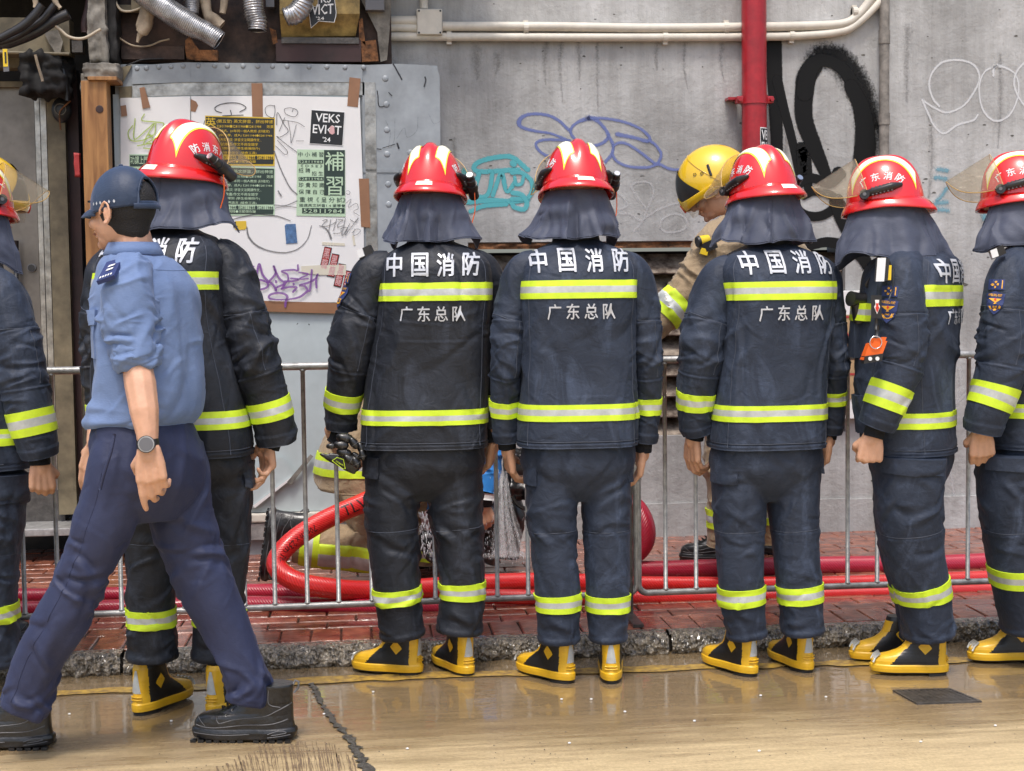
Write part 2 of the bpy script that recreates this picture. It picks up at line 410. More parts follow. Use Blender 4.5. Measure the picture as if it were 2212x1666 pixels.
M['sticker_black'] = simple('sticker_black', (0.012, 0.012, 0.014), 0.35)
M['sticker_blue'] = simple('torn_blue_sticker', (0.075, 0.16, 0.32), 0.6, var=0.4, vs=60)
M['pinkred'] = simple('faded_pink_print', (0.62, 0.36, 0.36), 0.6)
M['darkred'] = simple('dark_red_print', (0.36, 0.03, 0.03), 0.6)
M['sign_tan'] = simple('tan_sign_paper', (0.40, 0.27, 0.14), 0.65, var=0.15, vs=20)
M['roadpaint'] = simple('worn_yellow_paint', (0.42, 0.27, 0.05), 0.25, var=0.6, vs=30, col2=(0.20, 0.13, 0.06), bump=0.1, bs=60)
M['tar'] = simple('black_joint_filler', (0.075, 0.07, 0.06), 0.5, var=0.6, vs=60, bump=0.8, bs=70)
M['iron'] = simple('iron_cover', (0.075, 0.068, 0.062), 0.4, var=0.4, vs=30, bump=0.3, bs=90)
M['mortar'] = simple('wet_mortar', (0.035, 0.028, 0.022), 0.25, var=0.4, vs=30, bump=0.4, bs=60)

def mat_brick():
    m, nt, b = newmat('wet_red_brick')
    tc = N_(nt, 'ShaderNodeTexCoord'); oi = N_(nt, 'ShaderNodeObjectInfo')
    n = N_(nt, 'ShaderNodeTexNoise'); n.inputs['Scale'].default_value = 18; n.inputs['Detail'].default_value = 6
    g = N_(nt, 'ShaderNodeNewGeometry'); L_(nt, g.outputs['Position'], n.inputs['Vector'])
    r = N_(nt, 'ShaderNodeValToRGB'); r.color_ramp.elements[0].color = (0.12, 0.038, 0.024, 1); r.color_ramp.elements[1].color = (0.36, 0.125, 0.070, 1)
    r.color_ramp.elements[0].position = .3; r.color_ramp.elements[1].position = .7
    L_(nt, n.outputs['Fac'], r.inputs['Fac'])
    h = N_(nt, 'ShaderNodeHueSaturation'); L_(nt, r.outputs['Color'], h.inputs['Color'])
    mr = N_(nt, 'ShaderNodeMapRange'); mr.inputs['To Min'].default_value = 0.65; mr.inputs['To Max'].default_value = 1.3
    L_(nt, oi.outputs['Random'], mr.inputs['Value']); L_(nt, mr.outputs['Result'], h.inputs['Value'])
    L_(nt, h.outputs['Color'], b.inputs['Base Color'])
    rn = N_(nt, 'ShaderNodeTexNoise'); rn.inputs['Scale'].default_value = 5; rn.inputs['Detail'].default_value = 3; L_(nt, g.outputs['Position'], rn.inputs['Vector'])
    rr = N_(nt, 'ShaderNodeMapRange'); rr.inputs['From Min'].default_value = .4; rr.inputs['From Max'].default_value = .6; rr.inputs['To Min'].default_value = .08; rr.inputs['To Max'].default_value = .42
    L_(nt, rn.outputs['Fac'], rr.inputs['Value']); L_(nt, rr.outputs['Result'], b.inputs['Roughness'])
    b.inputs['Coat Weight'].default_value = 0.5; b.inputs['Coat Roughness'].default_value = 0.12; b.inputs['Coat IOR'].default_value = 1.33
    n2 = N_(nt, 'ShaderNodeTexNoise'); n2.inputs['Scale'].default_value = 45; n2.inputs['Detail'].default_value = 4; L_(nt, g.outputs['Position'], n2.inputs['Vector'])
    bp = N_(nt, 'ShaderNodeBump'); bp.inputs['Strength'].default_value = .35; bp.inputs['Distance'].default_value = .01
    L_(nt, n2.outputs['Fac'], bp.inputs['Height']); L_(nt, bp.outputs['Normal'], b.inputs['Normal'])
    return m
M['brick'] = mat_brick()

def mat_wood():
    m, nt, b = newmat('pine_post')
    tc = N_(nt, 'ShaderNodeTexCoord'); mp = N_(nt, 'ShaderNodeMapping'); mp.inputs['Scale'].default_value = (9, 9, 0.9)
    L_(nt, tc.outputs['Object'], mp.inputs['Vector'])
    n = N_(nt, 'ShaderNodeTexNoise'); n.inputs['Scale'].default_value = 3; n.inputs['Detail'].default_value = 6; n.inputs['Distortion'].default_value = 0.8
    L_(nt, mp.outputs['Vector'], n.inputs['Vector'])
    r = N_(nt, 'ShaderNodeValToRGB'); r.color_ramp.elements[0].color = (0.20, 0.085, 0.025, 1); r.color_ramp.elements[1].color = (0.42, 0.21, 0.07, 1)
    r.color_ramp.elements[0].position = .35; r.color_ramp.elements[1].position = .65
    L_(nt, n.outputs['Fac'], r.inputs['Fac']); L_(nt, r.outputs['Color'], b.inputs['Base Color']); b.inputs['Roughness'].default_value = .55
    return m
M['wood'] = mat_wood()

def mat_hose(name, c1, c2):
    m, nt, b = newmat(name)
    uv = N_(nt, 'ShaderNodeUVMap'); uv.uv_map = 'uv'
    mp = N_(nt, 'ShaderNodeMapping'); mp.inputs['Rotation'].default_value = (0, 0, R_(40)); mp.inputs['Scale'].default_value = (1, 1, 1)
    L_(nt, uv.outputs['UV'], mp.inputs['Vector'])
    wv = N_(nt, 'ShaderNodeTexWave'); wv.inputs['Scale'].default_value = 34.0; wv.inputs['Distortion'].default_value = 0.4
    L_(nt, mp.outputs['Vector'], wv.inputs['Vector'])
    g = N_(nt, 'ShaderNodeNewGeometry')
    n = N_(nt, 'ShaderNodeTexNoise'); n.inputs['Scale'].default_value = 9; n.inputs['Detail'].default_value = 5; L_(nt, g.outputs['Position'], n.inputs['Vector'])
    mx = N_(nt, 'ShaderNodeMix'); mx.data_type = 'RGBA'; mx.inputs['A'].default_value = rgba(c1); mx.inputs['B'].default_value = rgba(c2)
    L_(nt, n.outputs['Fac'], mx.inputs['Factor']); L_(nt, mx.outputs['Result'], b.inputs['Base Color'])
    bp = N_(nt, 'ShaderNodeBump'); bp.inputs['Strength'].default_value = .5; bp.inputs['Distance'].default_value = .002
    L_(nt, wv.outputs['Fac'], bp.inputs['Height']); L_(nt, bp.outputs['Normal'], b.inputs['Normal'])
    b.inputs['Roughness'].default_value = .33; b.inputs['Coat Weight'].default_value = .4; b.inputs['Coat Roughness'].default_value = .12
    return m
M['hose'] = mat_hose('bright_red_hose', (0.72, 0.022, 0.018), (0.58, 0.012, 0.012))
M['hose2'] = mat_hose('crimson_hose', (0.44, 0.012, 0.04), (0.34, 0.008, 0.028))

def mat_visor():
    m, nt, b = newmat('clear_visor')
    b.inputs['Base Color'].default_value = (0.93, 0.86, 0.70, 1); b.inputs['Roughness'].default_value = 0.04
    b.inputs['IOR'].default_value = 1.45; b.inputs['Transmission Weight'].default_value = 0.0
    tr = N_(nt, 'ShaderNodeBsdfTransparent'); tr.inputs['Color'].default_value = (0.90, 0.88, 0.84, 1)
    mix = N_(nt, 'ShaderNodeMixShader'); out = nt.nodes['Material Output']
    tc = N_(nt, 'ShaderNodeTexCoord'); n = N_(nt, 'ShaderNodeTexNoise'); n.inputs['Scale'].default_value = 90; n.inputs['Detail'].default_value = 4
    L_(nt, tc.outputs['Object'], n.inputs['Vector'])
    mr = N_(nt, 'ShaderNodeMapRange'); mr.inputs['From Min'].default_value = .62; mr.inputs['From Max'].default_value = .72; mr.inputs['To Min'].default_value = .07; mr.inputs['To Max'].default_value = .20
    L_(nt, n.outputs['Fac'], mr.inputs['Value'])
    L_(nt, mr.outputs['Result'], mix.inputs['Fac']); L_(nt, tr.outputs[0], mix.inputs[1]); L_(nt, b.outputs[0], mix.inputs[2]); L_(nt, mix.outputs[0], out.inputs['Surface'])
    return m
M['visor'] = mat_visor()

def mat_spray(name, col, soft=0.35, opac=0.95, rough=0.6):
    """spray or marker paint lying on a wall: fades out towards the stroke's edge (uv.y -1..1)"""
    m, nt, b = newmat(name); b.inputs['Base Color'].default_value = rgba(col); b.inputs['Roughness'].default_value = rough; b.inputs['Specular IOR Level'].default_value = .25
    uv = N_(nt, 'ShaderNodeUVMap'); uv.uv_map = 'uv'; sp = N_(nt, 'ShaderNodeSeparateXYZ'); L_(nt, uv.outputs['UV'], sp.inputs[0])
    ab = N_(nt, 'ShaderNodeMath', operation='ABSOLUTE'); L_(nt, sp.outputs['Y'], ab.inputs[0])
    g = N_(nt, 'ShaderNodeNewGeometry'); n = N_(nt, 'ShaderNodeTexNoise'); n.inputs['Scale'].default_value = 110; n.inputs['Detail'].default_value = 3
    L_(nt, g.outputs['Position'], n.inputs['Vector'])
    ad = N_(nt, 'ShaderNodeMath', operation='MULTIPLY_ADD'); ad.inputs[1].default_value = soft * 1.5; L_(nt, n.outputs['Fac'], ad.inputs[0]); L_(nt, ab.outputs[0], ad.inputs[2])
    mr = N_(nt, 'ShaderNodeMapRange'); mr.interpolation_type = 'SMOOTHSTEP'
    mr.inputs['From Min'].default_value = 1.0 + soft * 0.55; mr.inputs['From Max'].default_value = 1.0 - soft * 0.9
    mr.inputs['To Min'].default_value = 0; mr.inputs['To Max'].default_value = opac
    L_(nt, ad.outputs[0], mr.inputs['Value'])
    L_(nt, mr.outputs['Result'], b.inputs['Alpha'])
    return m
M['g_black'] = mat_spray('black_spray', (0.003, 0.003, 0.003), 0.12, 1.0)
M['g_blacksoft'] = mat_spray('black_spray_soft', (0.004, 0.004, 0.004), 0.6, 0.97)
M['g_blue'] = mat_spray('lilac_spray', (0.15, 0.19, 0.42), 0.4, 0.8)
M['g_teal'] = mat_spray('teal_spray', (0.10, 0.42, 0.46), 0.3, 0.9)
M['g_white'] = mat_spray('white_spray', (0.68, 0.69, 0.70), 0.45, 0.75)
M['g_whitefaint'] = mat_spray('faint_white_spray', (0.55, 0.55, 0.55), 0.6, 0.55)
M['g_cyan'] = mat_spray('pale_blue_spray', (0.16, 0.36, 0.45), 0.6, 0.7)
M['g_purple'] = mat_spray('purple_marker', (0.20, 0.075, 0.30), 0.12, 0.85)
M['g_ink'] = mat_spray('black_marker', (0.03, 0.03, 0.035), 0.3, 0.85)
M['g_greyink'] = mat_spray('grey_marker', (0.16, 0.16, 0.165), 0.4, 0.8)
M['g_green'] = mat_spray('green_marker', (0.36, 0.48, 0.10), 0.2, 0.85)
M['g_smudge'] = mat_spray('soft_soot', (0.05, 0.05, 0.05), 1.0, 0.45)

def mat_concrete():
    m, nt, b = newmat('painted_concrete')
    tc = N_(nt, 'ShaderNodeTexCoord'); V = tc.outputs['Object']
    def noise(scale, det=5, vec=None, rough=.6, dist=0):
        n = N_(nt, 'ShaderNodeTexNoise'); n.inputs['Scale'].default_value = scale; n.inputs['Detail'].default_value = det
        n.inputs['Roughness'].default_value = rough; n.inputs['Distortion'].default_value = dist
        L_(nt, vec or V, n.inputs['Vector']); return n.outputs['Fac']
    def ramp(f, a, b_, pa, pb):
        r = N_(nt, 'ShaderNodeValToRGB'); r.color_ramp.elements[0].position = pa; r.color_ramp.elements[1].position = pb
        r.color_ramp.elements[0].color = rgba(a); r.color_ramp.elements[1].color = rgba(b_); L_(nt, f, r.inputs['Fac']); return r.outputs['Color']
    def mult(a, b_, f=1.0):
        x = N_(nt, 'ShaderNodeMix'); x.data_type = 'RGBA'; x.blend_type = 'MULTIPLY'; x.inputs['Factor'].default_value = f
        L_(nt, a, x.inputs['A']); L_(nt, b_, x.inputs['B']); return x.outputs['Result']
    base = ramp(noise(1.3, 6), (0.27, 0.268, 0.26), (0.52, 0.52, 0.515), .36, .64)
    mp = N_(nt, 'ShaderNodeMapping'); mp.inputs['Scale'].default_value = (7, 7, 0.7); L_(nt, V, mp.inputs['Vector'])
    st = ramp(noise(1.6, 6, mp.outputs['Vector'], .7), (0.68, 0.67, 0.65), (1, 1, 1), .36, .6)
    mp2 = N_(nt, 'ShaderNodeMapping'); mp2.inputs['Scale'].default_value = (26, 26, 1.3); L_(nt, V, mp2.inputs['Vector'])
    st2 = ramp(noise(1.2, 5, mp2.outputs['Vector'], .7), (0.82, 0.81, 0.79), (1, 1, 1), .38, .55)
    sp = ramp(noise(26, 5, None, .75), (0.62, 0.61, 0.59), (1, 1, 1), .30, .43)
    pit = ramp(noise(60, 2, None, .5), (0.35, 0.34, 0.32), (1, 1, 1), .22, .27)
    c = mult(mult(mult(mult(base, st, .55), st2, .30), sp, .6), pit, .8)
    L_(nt, c, b.inputs['Base Color']); b.inputs['Roughness'].default_value = .62
    h1 = noise(9, 8, None, .62, .3); h2 = noise(40, 4)
    ma = N_(nt, 'ShaderNodeMath', operation='MULTIPLY_ADD'); ma.inputs[1].default_value = .35; L_(nt, h2, ma.inputs[0]); L_(nt, h1, ma.inputs[2])
    bp = N_(nt, 'ShaderNodeBump'); bp.inputs['Strength'].default_value = .34; bp.inputs['Distance'].default_value = .025
    L_(nt, ma.outputs[0], bp.inputs['Height']); L_(nt, bp.outputs['Normal'], b.inputs['Normal'])
    return m
M['concrete'] = mat_concrete()

def mat_road():
    m, nt, b = newmat('tan_wet_concrete_road')
    g = N_(nt, 'ShaderNodeNewGeometry'); P = g.outputs['Position']
    sp = N_(nt, 'ShaderNodeSeparateXYZ'); L_(nt, P, sp.inputs[0])
    def noise(scale, det=5, vec=None, rough=.6):
        n = N_(nt, 'ShaderNodeTexNoise'); n.inputs['Scale'].default_value = scale; n.inputs['Detail'].default_value = det; n.inputs['Roughness'].default_value = rough
        L_(nt, vec or P, n.inputs['Vector']); return n.outputs['Fac']
    def mapr(f, a, b_, c, d):
        r = N_(nt, 'ShaderNodeMapRange'); r.interpolation_type = 'SMOOTHSTEP'
        r.inputs['From Min'].default_value = a; r.inputs['From Max'].default_value = b_; r.inputs['To Min'].default_value = c; r.inputs['To Max'].default_value = d
        L_(nt, f, r.inputs['Value']); return r.outputs['Result']
    mp = N_(nt, 'ShaderNodeMapping'); mp.inputs['Scale'].default_value = (1.2, 9, 1); L_(nt, P, mp.inputs['Vector'])
    broom = noise(3.0, 6, mp.outputs['Vector'], .7)
    mpb = N_(nt, 'ShaderNodeMapping'); mpb.inputs['Scale'].default_value = (5, 60, 1); L_(nt, P, mpb.inputs['Vector'])
    broom2 = noise(3.0, 4, mpb.outputs['Vector'], .7)
    spk = noise(80, 6, None, .88)
    r = N_(nt, 'ShaderNodeValToRGB'); r.color_ramp.elements[0].position = .30; r.color_ramp.elements[1].position = .68
    r.color_ramp.elements[0].color = (0.30, 0.215, 0.115, 1); r.color_ramp.elements[1].color = (0.64, 0.50, 0.285, 1)
    ad = N_(nt, 'ShaderNodeMath', operation='MULTIPLY_ADD'); ad.inputs[1].default_value = .80; L_(nt, spk, ad.inputs[0])
    a2 = N_(nt, 'ShaderNodeMath', operation='MULTIPLY_ADD'); a2.inputs[1].default_value = .35; a2.inputs[2].default_value = -.26; L_(nt, broom2, a2.inputs[0])
    a3 = N_(nt, 'ShaderNodeMath', operation='MULTIPLY_ADD'); a3.inputs[1].default_value = .48; L_(nt, broom, a3.inputs[0]); L_(nt, a2.outputs[0], a3.inputs[2]); L_(nt, a3.outputs[0], ad.inputs[2])
    L_(nt, ad.outputs[0], r.inputs['Fac'])
    # wetness: film of water near the kerb, uneven edge
    wn = noise(1.7, 4, mp.outputs['Vector'])
    yy = N_(nt, 'ShaderNodeMath', operation='MULTIPLY_ADD'); yy.inputs[1].default_value = .75; L_(nt, wn, yy.inputs[0]); L_(nt, sp.outputs['Y'], yy.inputs[2])
    wet = mapr(yy.outputs[0], 4.62, 4.95, 0, 1)
    damp = mapr(yy.outputs[0], 4.2, 4.75, 0, 1)
    dk = N_(nt, 'ShaderNodeMix'); dk.data_type = 'RGBA'; dk.blend_type = 'MULTIPLY'
    L_(nt, damp, dk.inputs['Factor']); L_(nt, r.outputs['Color'], dk.inputs['A']); dk.inputs['B'].default_value = (0.46, 0.42, 0.40, 1)
    L_(nt, dk.outputs['Result'], b.inputs['Base Color'])
    L_(nt, mapr(damp, 0, 1, .55, .24), b.inputs['Roughness'])
    L_(nt, mapr(wet, 0, 1, .06, 1.0), b.inputs['Coat Weight']); b.inputs['Coat Roughness'].default_value = .03; b.inputs['Coat IOR'].default_value = 1.45
    bp = N_(nt, 'ShaderNodeBump'); bp.inputs['Strength'].default_value = .45; bp.inputs['Distance'].default_value = .004
    L_(nt, ad.outputs[0], bp.inputs['Height']); L_(nt, bp.outputs['Normal'], b.inputs['Normal'])
    mp3 = N_(nt, 'ShaderNodeMapping'); mp3.inputs['Scale'].default_value = (4, 9, 1); L_(nt, P, mp3.inputs['Vector'])
    bc = N_(nt, 'ShaderNodeBump'); bc.inputs['Strength'].default_value = .16; bc.inputs['Distance'].default_value = .006
    L_(nt, noise(2.2, 3, mp3.outputs['Vector']), bc.inputs['Height']); L_(nt, bc.outputs['Normal'], b.inputs['Coat Normal'])
    return m
M['road'] = mat_road()
def mat_kerb():
    m, nt, b = newmat('wet_rough_kerb_stone')
    g = N_(nt, 'ShaderNodeNewGeometry'); P = g.outputs['Position']
    n = N_(nt, 'ShaderNodeTexNoise'); n.inputs['Scale'].default_value = 38; n.inputs['Detail'].default_value = 6; n.inputs['Roughness'].default_value = .75; L_(nt, P, n.inputs['Vector'])
    r = N_(nt, 'ShaderNodeValToRGB'); r.color_ramp.elements[0].color = (0.05, 0.043, 0.034, 1); r.color_ramp.elements[1].color = (0.50, 0.42, 0.31, 1)
    r.color_ramp.elements[0].position = .38; r.color_ramp.elements[1].position = .70
    L_(nt, n.outputs['Fac'], r.inputs['Fac']); L_(nt, r.outputs['Color'], b.inputs['Base Color'])
    b.inputs['Roughness'].default_value = .22; b.inputs['Coat Weight'].default_value = .8; b.inputs['Coat Roughness'].default_value = .04
    bp = N_(nt, 'ShaderNodeBump'); bp.inputs['Strength'].default_value = .9; bp.inputs['Distance'].default_value = .02
    n2 = N_(nt, 'ShaderNodeTexVoronoi'); n2.inputs['Scale'].default_value = 70; L_(nt, P, n2.inputs['Vector'])
    L_(nt, n2.outputs['Distance'], bp.inputs['Height']); L_(nt, bp.outputs['Normal'], b.inputs['Normal'])
    return m
M['kerb'] = mat_kerb()
def mat_water():
    m, nt, b = newmat('splashing_water')
    b.inputs['Base Color'].default_value = (0.9, 0.93, 0.95, 1); b.inputs['Roughness'].default_value = .03; b.inputs['IOR'].default_value = 1.33; b.inputs['Transmission Weight'].default_value = 1.0
    return m
M['water'] = mat_water()

M['slat'] = simple('rusty_louvre_paint', (0.20, 0.165, 0.13), 0.8, var=0.85, vs=13, bump=0.6, bs=30, col2=(0.035, 0.018, 0.011))
M['g_dirt'] = mat_spray('dirt_runs', (0.10, 0.095, 0.085), 1.0, 0.42)
M['amber'] = simple('amber_highlight', (0.55, 0.36, 0.12), 0.25)  # colour of the highlight along the clear visor's edges
M['g_water'] = mat_spray('water_film', (0.75, 0.78, 0.80), 1.0, 0.42, .1)
M['chip'] = simple('exposed_dark_concrete', (0.10, 0.095, 0.085), 0.8)
M['foam'] = simple('white_water_drops', (0.62, 0.66, 0.70), 0.06, coat=1.0)

M['groove'] = simple('brown_road_groove', (0.20, 0.14, 0.085), 0.6, var=0.4, vs=60)
# ------------------------------------------------------------------ lettering, strokes, decals
_tc = {}
def text2d(s, bold=0.02, res=2):
    k = (s, bold, res)
    if k in _tc: return _tc[k]
    c = bpy.data.curves.new('t', 'FONT'); c.body = s; c.offset = bold; c.resolution_u = res
    o = bpy.data.objects.new('t', c); COL.objects.link(o)
    dg = bpy.context.evaluated_depsgraph_get(); dg.update()
    me = bpy.data.meshes.new_from_object(o.evaluated_get(dg))
    V = np.array([v.co[:] for v in me.vertices]).reshape(-1, 3)[:, :2]; F = [tuple(p.vertices) for p in me.polygons]
    bpy.data.objects.remove(o); bpy.data.curves.remove(c); bpy.data.meshes.remove(me)
    mn, mx = V.min(0), V.max(0)
    _tc[k] = ((V - mn) / (mx - mn), F, (mx - mn)); return _tc[k]
def text_px(mb, s, x0, y0, x1, y1, Y, m=0, bold=0.012, slant=0.0):
    """letters filling the box x0..x1, y0..y1 on the vertical plane at Y; slant = px rise per px run"""
    V, F, _ = text2d(s, 0, 1)
    for q, (dx, dy) in enumerate(((0, 0), (bold, 0), (-bold, 0), (0, bold), (0, -bold))):
        k = (y1 - y0) * .7
        mb.add([onY(x0 + a * (x1 - x0) + dx * k, y1 - b * (y1 - y0) - slant * a * (x1 - x0) + dy * k, Y - q * .00012) for a, b in V], F, m)
def dense(V2, F, maxlen):
    """subdivide flat glyph faces so that they can follow a curved surface"""
    bm = bmesh.new(); vs = [bm.verts.new((a, b, 0)) for a, b in V2]
    for f in F:
        try: bm.faces.new([vs[i] for i in f])
        except ValueError: pass
    bmesh.ops.triangulate(bm, faces=bm.faces[:])
    for _ in range(6):
        es = [e for e in bm.edges if e.calc_length() > maxlen]
        if not es: break
        bmesh.ops.subdivide_edges(bm, edges=es, cuts=1, use_grid_fill=False)
        bmesh.ops.triangulate(bm, faces=bm.faces[:])
    bm.verts.index_update()
    out = [(v.co.x, v.co.y) for v in bm.verts], [tuple(v.index for v in f.verts) for f in bm.faces]
    bm.free(); return out
def bvh_of(o):
    me = o.data; off = o.matrix_basis.translation + (Vector((0, 0, 0)) if o.parent is None else ORG[o.parent.name])
    return BVHTree.FromPolygons([v.co + ORG[o.name] for v in me.vertices], [tuple(p.vertices) for p in me.polygons])
def bvh_grid(g):
    return BVHTree.FromPolygons([Vector(p) for p in g.P.reshape(-1, 3)], g.faces(False))
def decal(mb, bvh, V2, F, origin, ax, ay, proj_dir, off=0.002, m=0, maxlen=0.012, flipn=True):
    """lay flat faces (plane origin+ax*x+ay*y) onto a surface along proj_dir"""
    ax, ay, d = Vector(ax), Vector(ay), Vector(proj_dir).normalized()
    V2, F = dense(V2, F, maxlen / max(ax.length, 1e-6) * 1.0)
    out = []; ok = []
    for a, b in V2:
        p = Vector(origin) + ax * a + ay * b
        h, n, i, dist = bvh.ray_cast(p - d * 0.4, d)
        if h is None: out.append(p); ok.append(False)
        else:
            if n.dot(d) > 0: n = -n
            out.append(h + n * off); ok.append(True)
    F = [f for f in F if all(ok[i] for i in f)]
    mb.add(out, F, m)
def poly2(pts): return pts, [tuple(range(len(pts)))]

def stroke(pts, wpx, Y, off=0.0, n=None, gap=0.002):
    """painted stroke as a ribbon on the vertical plane at Y. pts px; wpx width px (number or list)"""
    k = len(pts); n = n or max(8, k * 9)
    wl = list(wpx) if isinstance(wpx, (list, tuple)) else [wpx] * k
    ll = sum(math.dist(pts[i], pts[i + 1]) for i in range(k - 1)); n = min(n, max(3, int(ll / 2)))
    C = catmull([(p[0], p[1], 0, ww) for p, ww in zip(pts, wl)], n)
    T = np.gradient(C[:, :2], axis=0); T /= np.linalg.norm(T, axis=1)[:, None] + 1e-9
    Nn = np.stack([-T[:, 1], T[:, 0]], 1)
    V = []; UV = []; F = []
    for i in range(n):
        for j, s in enumerate((-1, -0.5, 0, 0.5, 1)):
            q = C[i, :2] + Nn[i] * s * C[i, 3] * 0.5 * 1.25
            V.append(onY(q[0], q[1], Y - gap)); e = 1.0
            UV.append((i * 0.01, s * 1.25))
    # rounded ends through uv: fade the first and last rows
    for i in range(n - 1):
        for j in range(4): F.append((i * 5 + j, i * 5 + j + 1, (i + 1) * 5 + j + 1, (i + 1) * 5 + j))
    nb = len(V)
    for end in (0, n - 1):      # half-disc caps
        c = C[end, :2]; t = -T[end] if end == 0 else T[end]; rr = C[end, 3] * .5 * 1.25
        a0 = len(V); V.append(onY(c[0], c[1], Y - gap)); UV.append((0, 0))
        for k2 in range(9):
            a = math.pi * (k2 / 8 - .5); d = t * math.cos(a) + Nn[end] * math.sin(a)
            V.append(onY(*(c + d * rr), Y - gap)); UV.append((0, 1.25))
        for k2 in range(8): F.append((a0, a0 + 1 + k2, a0 + 2 + k2))
    return V, F, UV
def strokes(name, lst, Y, mat, parent, label=None, gap=0.002, step=0.0003):
    V = []; F = []; UV = []
    for i, (p, ww) in enumerate(lst):
        v, f, u = stroke(p, ww, Y, gap=gap + i * step)
        n = len(V); V += v; UV += u; F += [tuple(a + n for a in q) for q in f]
    o = mk(name, V, F, mat, parent, False, uv=UV)
    if label: o['label'] = label
    return o
def quad_px(mb, pts, Y, th=0.002, m=0):
    """thin sheet with corners in px on plane Y"""
    f = [onY(x, y, Y - th) for x, y in pts]; b = [onY(x, y, Y) for x, y in pts]; n = len(pts)
    mb.add(f + b, [tuple(range(n)), tuple(reversed(range(n, 2 * n)))] + [(i, (i + 1) % n, n + (i + 1) % n, n + i) for i in range(n)], m)
def box_px(mb, x0, y0, x1, y1, Y0, Y1, m=0, bev=0.0):
    """box whose front face at Y0 fills the px rectangle"""
    a = onY((x0 + x1) / 2, y0, Y0).z; b = onY((x0 + x1) / 2, y1, Y0).z
    xa = onY(x0, (y0 + y1) / 2, Y0).x; xb = onY(x1, (y0 + y1) / 2, Y0).x
    mb.box((xa, Y0, b), (xb, Y1, a), m, bev); return xa, xb, b, a
def tube_px(pts, Y, dy=0.0, n=None):
    k = catmull([tuple(onY(p[0], p[1], Y + (p[2] if len(p) > 2 else 0))) for p in pts], n or len(pts) * 8)
    return [Vector(a) for a in k]
def pm(s, ox, oy):
    """maps coordinates of an enlarged view to the 2212-wide view"""
    return lambda L: [(ox + x / s, oy + y / s) for x, y in L]
T3 = pm(3.0, 1106, 0); T2 = pm(3.0, 553, 0); T4 = pm(3.0, 1659, 0); T4b = pm(3.0, 1659, 555); T1 = pm(3.0, 0, 0)
PZ = pm(5.667, 422.9, 227.7); QZ = pm(6.983, 509.6, 466.3)
AZ = pm(5.909, 0, 0); BZ = pm(7.846, 238.5, 0); CZ = pm(6.581, 509.6, 0)
# ------------------------------------------------------------------ ground
YW, YK, YF = 7.28, 7.10, 5.47
KZ = 0.07
mb = MB(); mb.box((-80, -80, -0.30), (80, 80, -0.02)); g = mb.build('ground', M['dark']); props(g, kind='structure')
def sheet(name, x0, y0, x1, y1, z, mat, nx=2, ny=2):
    V = [(x0 + (x1 - x0) * i / nx, y0 + (y1 - y0) * j / ny, z) for j in range(ny + 1) for i in range(nx + 1)]
    F = [(j * (nx + 1) + i, j * (nx + 1) + i + 1, (j + 1) * (nx + 1) + i + 1, (j + 1) * (nx + 1) + i) for j in range(ny) for i in range(nx)]
    return mk(name, V, F, mat, smooth=False)
road = sheet('road', -40, -40, 40, 5.16, 0.0, M['road']); props(road, kind='structure')

# worn yellow line along the kerb (paint on the road)
def road_ribbon(name, pts, mat, parent, z=0.004, jit=0.004, n=120, seed=1):
    """pts: (X, Y, width)"""
    C = catmull([(p[0], p[1], 0, p[2]) for p in pts], n); T = np.gradient(C[:, :2], axis=0); T /= np.linalg.norm(T, axis=1)[:, None]
    Nn = np.stack([-T[:, 1], T[:, 0]], 1)
    j1 = vnoise(np.stack([np.arange(n) * .35, np.zeros(n), np.zeros(n)], 1), seed); j2 = vnoise(np.stack([np.arange(n) * .35, np.ones(n) * 9, np.zeros(n)], 1), seed)
    V = []
    for i in range(n):
        wv = C[i, 3] / 2
        a = C[i, :2] + Nn[i] * (wv + jit * j1[i]); b = C[i, :2] - Nn[i] * (wv + jit * j2[i]); V += [(a[0], a[1], z), (b[0], b[1], z)]
    return mk(name, V, [(2 * i, 2 * i + 1, 2 * i + 3, 2 * i + 2) for i in range(n - 1)], mat, parent, False)
road_ribbon('yellow_line', [(-3, 4.93, .07), (-1.1, 4.90, .07), (0, 4.93, .075), (1.2, 4.90, .07), (2.2, 4.86, .07), (4, 4.84, .07)], M['roadpaint'], road, jit=.014, n=260)
jp = [onZ(x, y) for x, y in ((672, 1478), (700, 1530), (735, 1575), (765, 1612), (800, 1680), (860, 1800))]
road_ribbon('joint_filler', [(p.x, p.y, wd) for p, wd in zip(jp, (.014, .018, .022, .026, .029, .032))], M['tar'], road, z=0.005, jit=.010, n=260, seed=4)
# ribbed worn patch at the joint
mb = MB(); k = 0
for i in range(64):
    x = 452 + i * 4.9 + random.uniform(-1.2, 1.2); top = 1668 - 62 * smoothstep(430, 600, x) + random.uniform(-5, 16) + 26 * smoothstep(690, 770, x)
    if random.random() < .12: continue
    a, b = onZ(x, top), onZ(x + 16 + random.uniform(-1, 1), 1700)
    wv = random.uniform(.0007, .0030); nn = 12; V = []
    for q in range(nn):
        p = a.lerp(b, q / (nn - 1)); jx = random.uniform(-.0012, .0012); ww = wv * random.uniform(.1, 1.3)
        V += [(p.x - ww + jx, p.y, .003), (p.x + ww + jx, p.y, .003)]
    mb.add(V, [(2 * q, 2 * q + 1, 2 * q + 3, 2 * q + 2) for q in range(nn - 1)])
o = mb.build('worn_groove', M['groove'], road); o['kind'] = 'stuff'
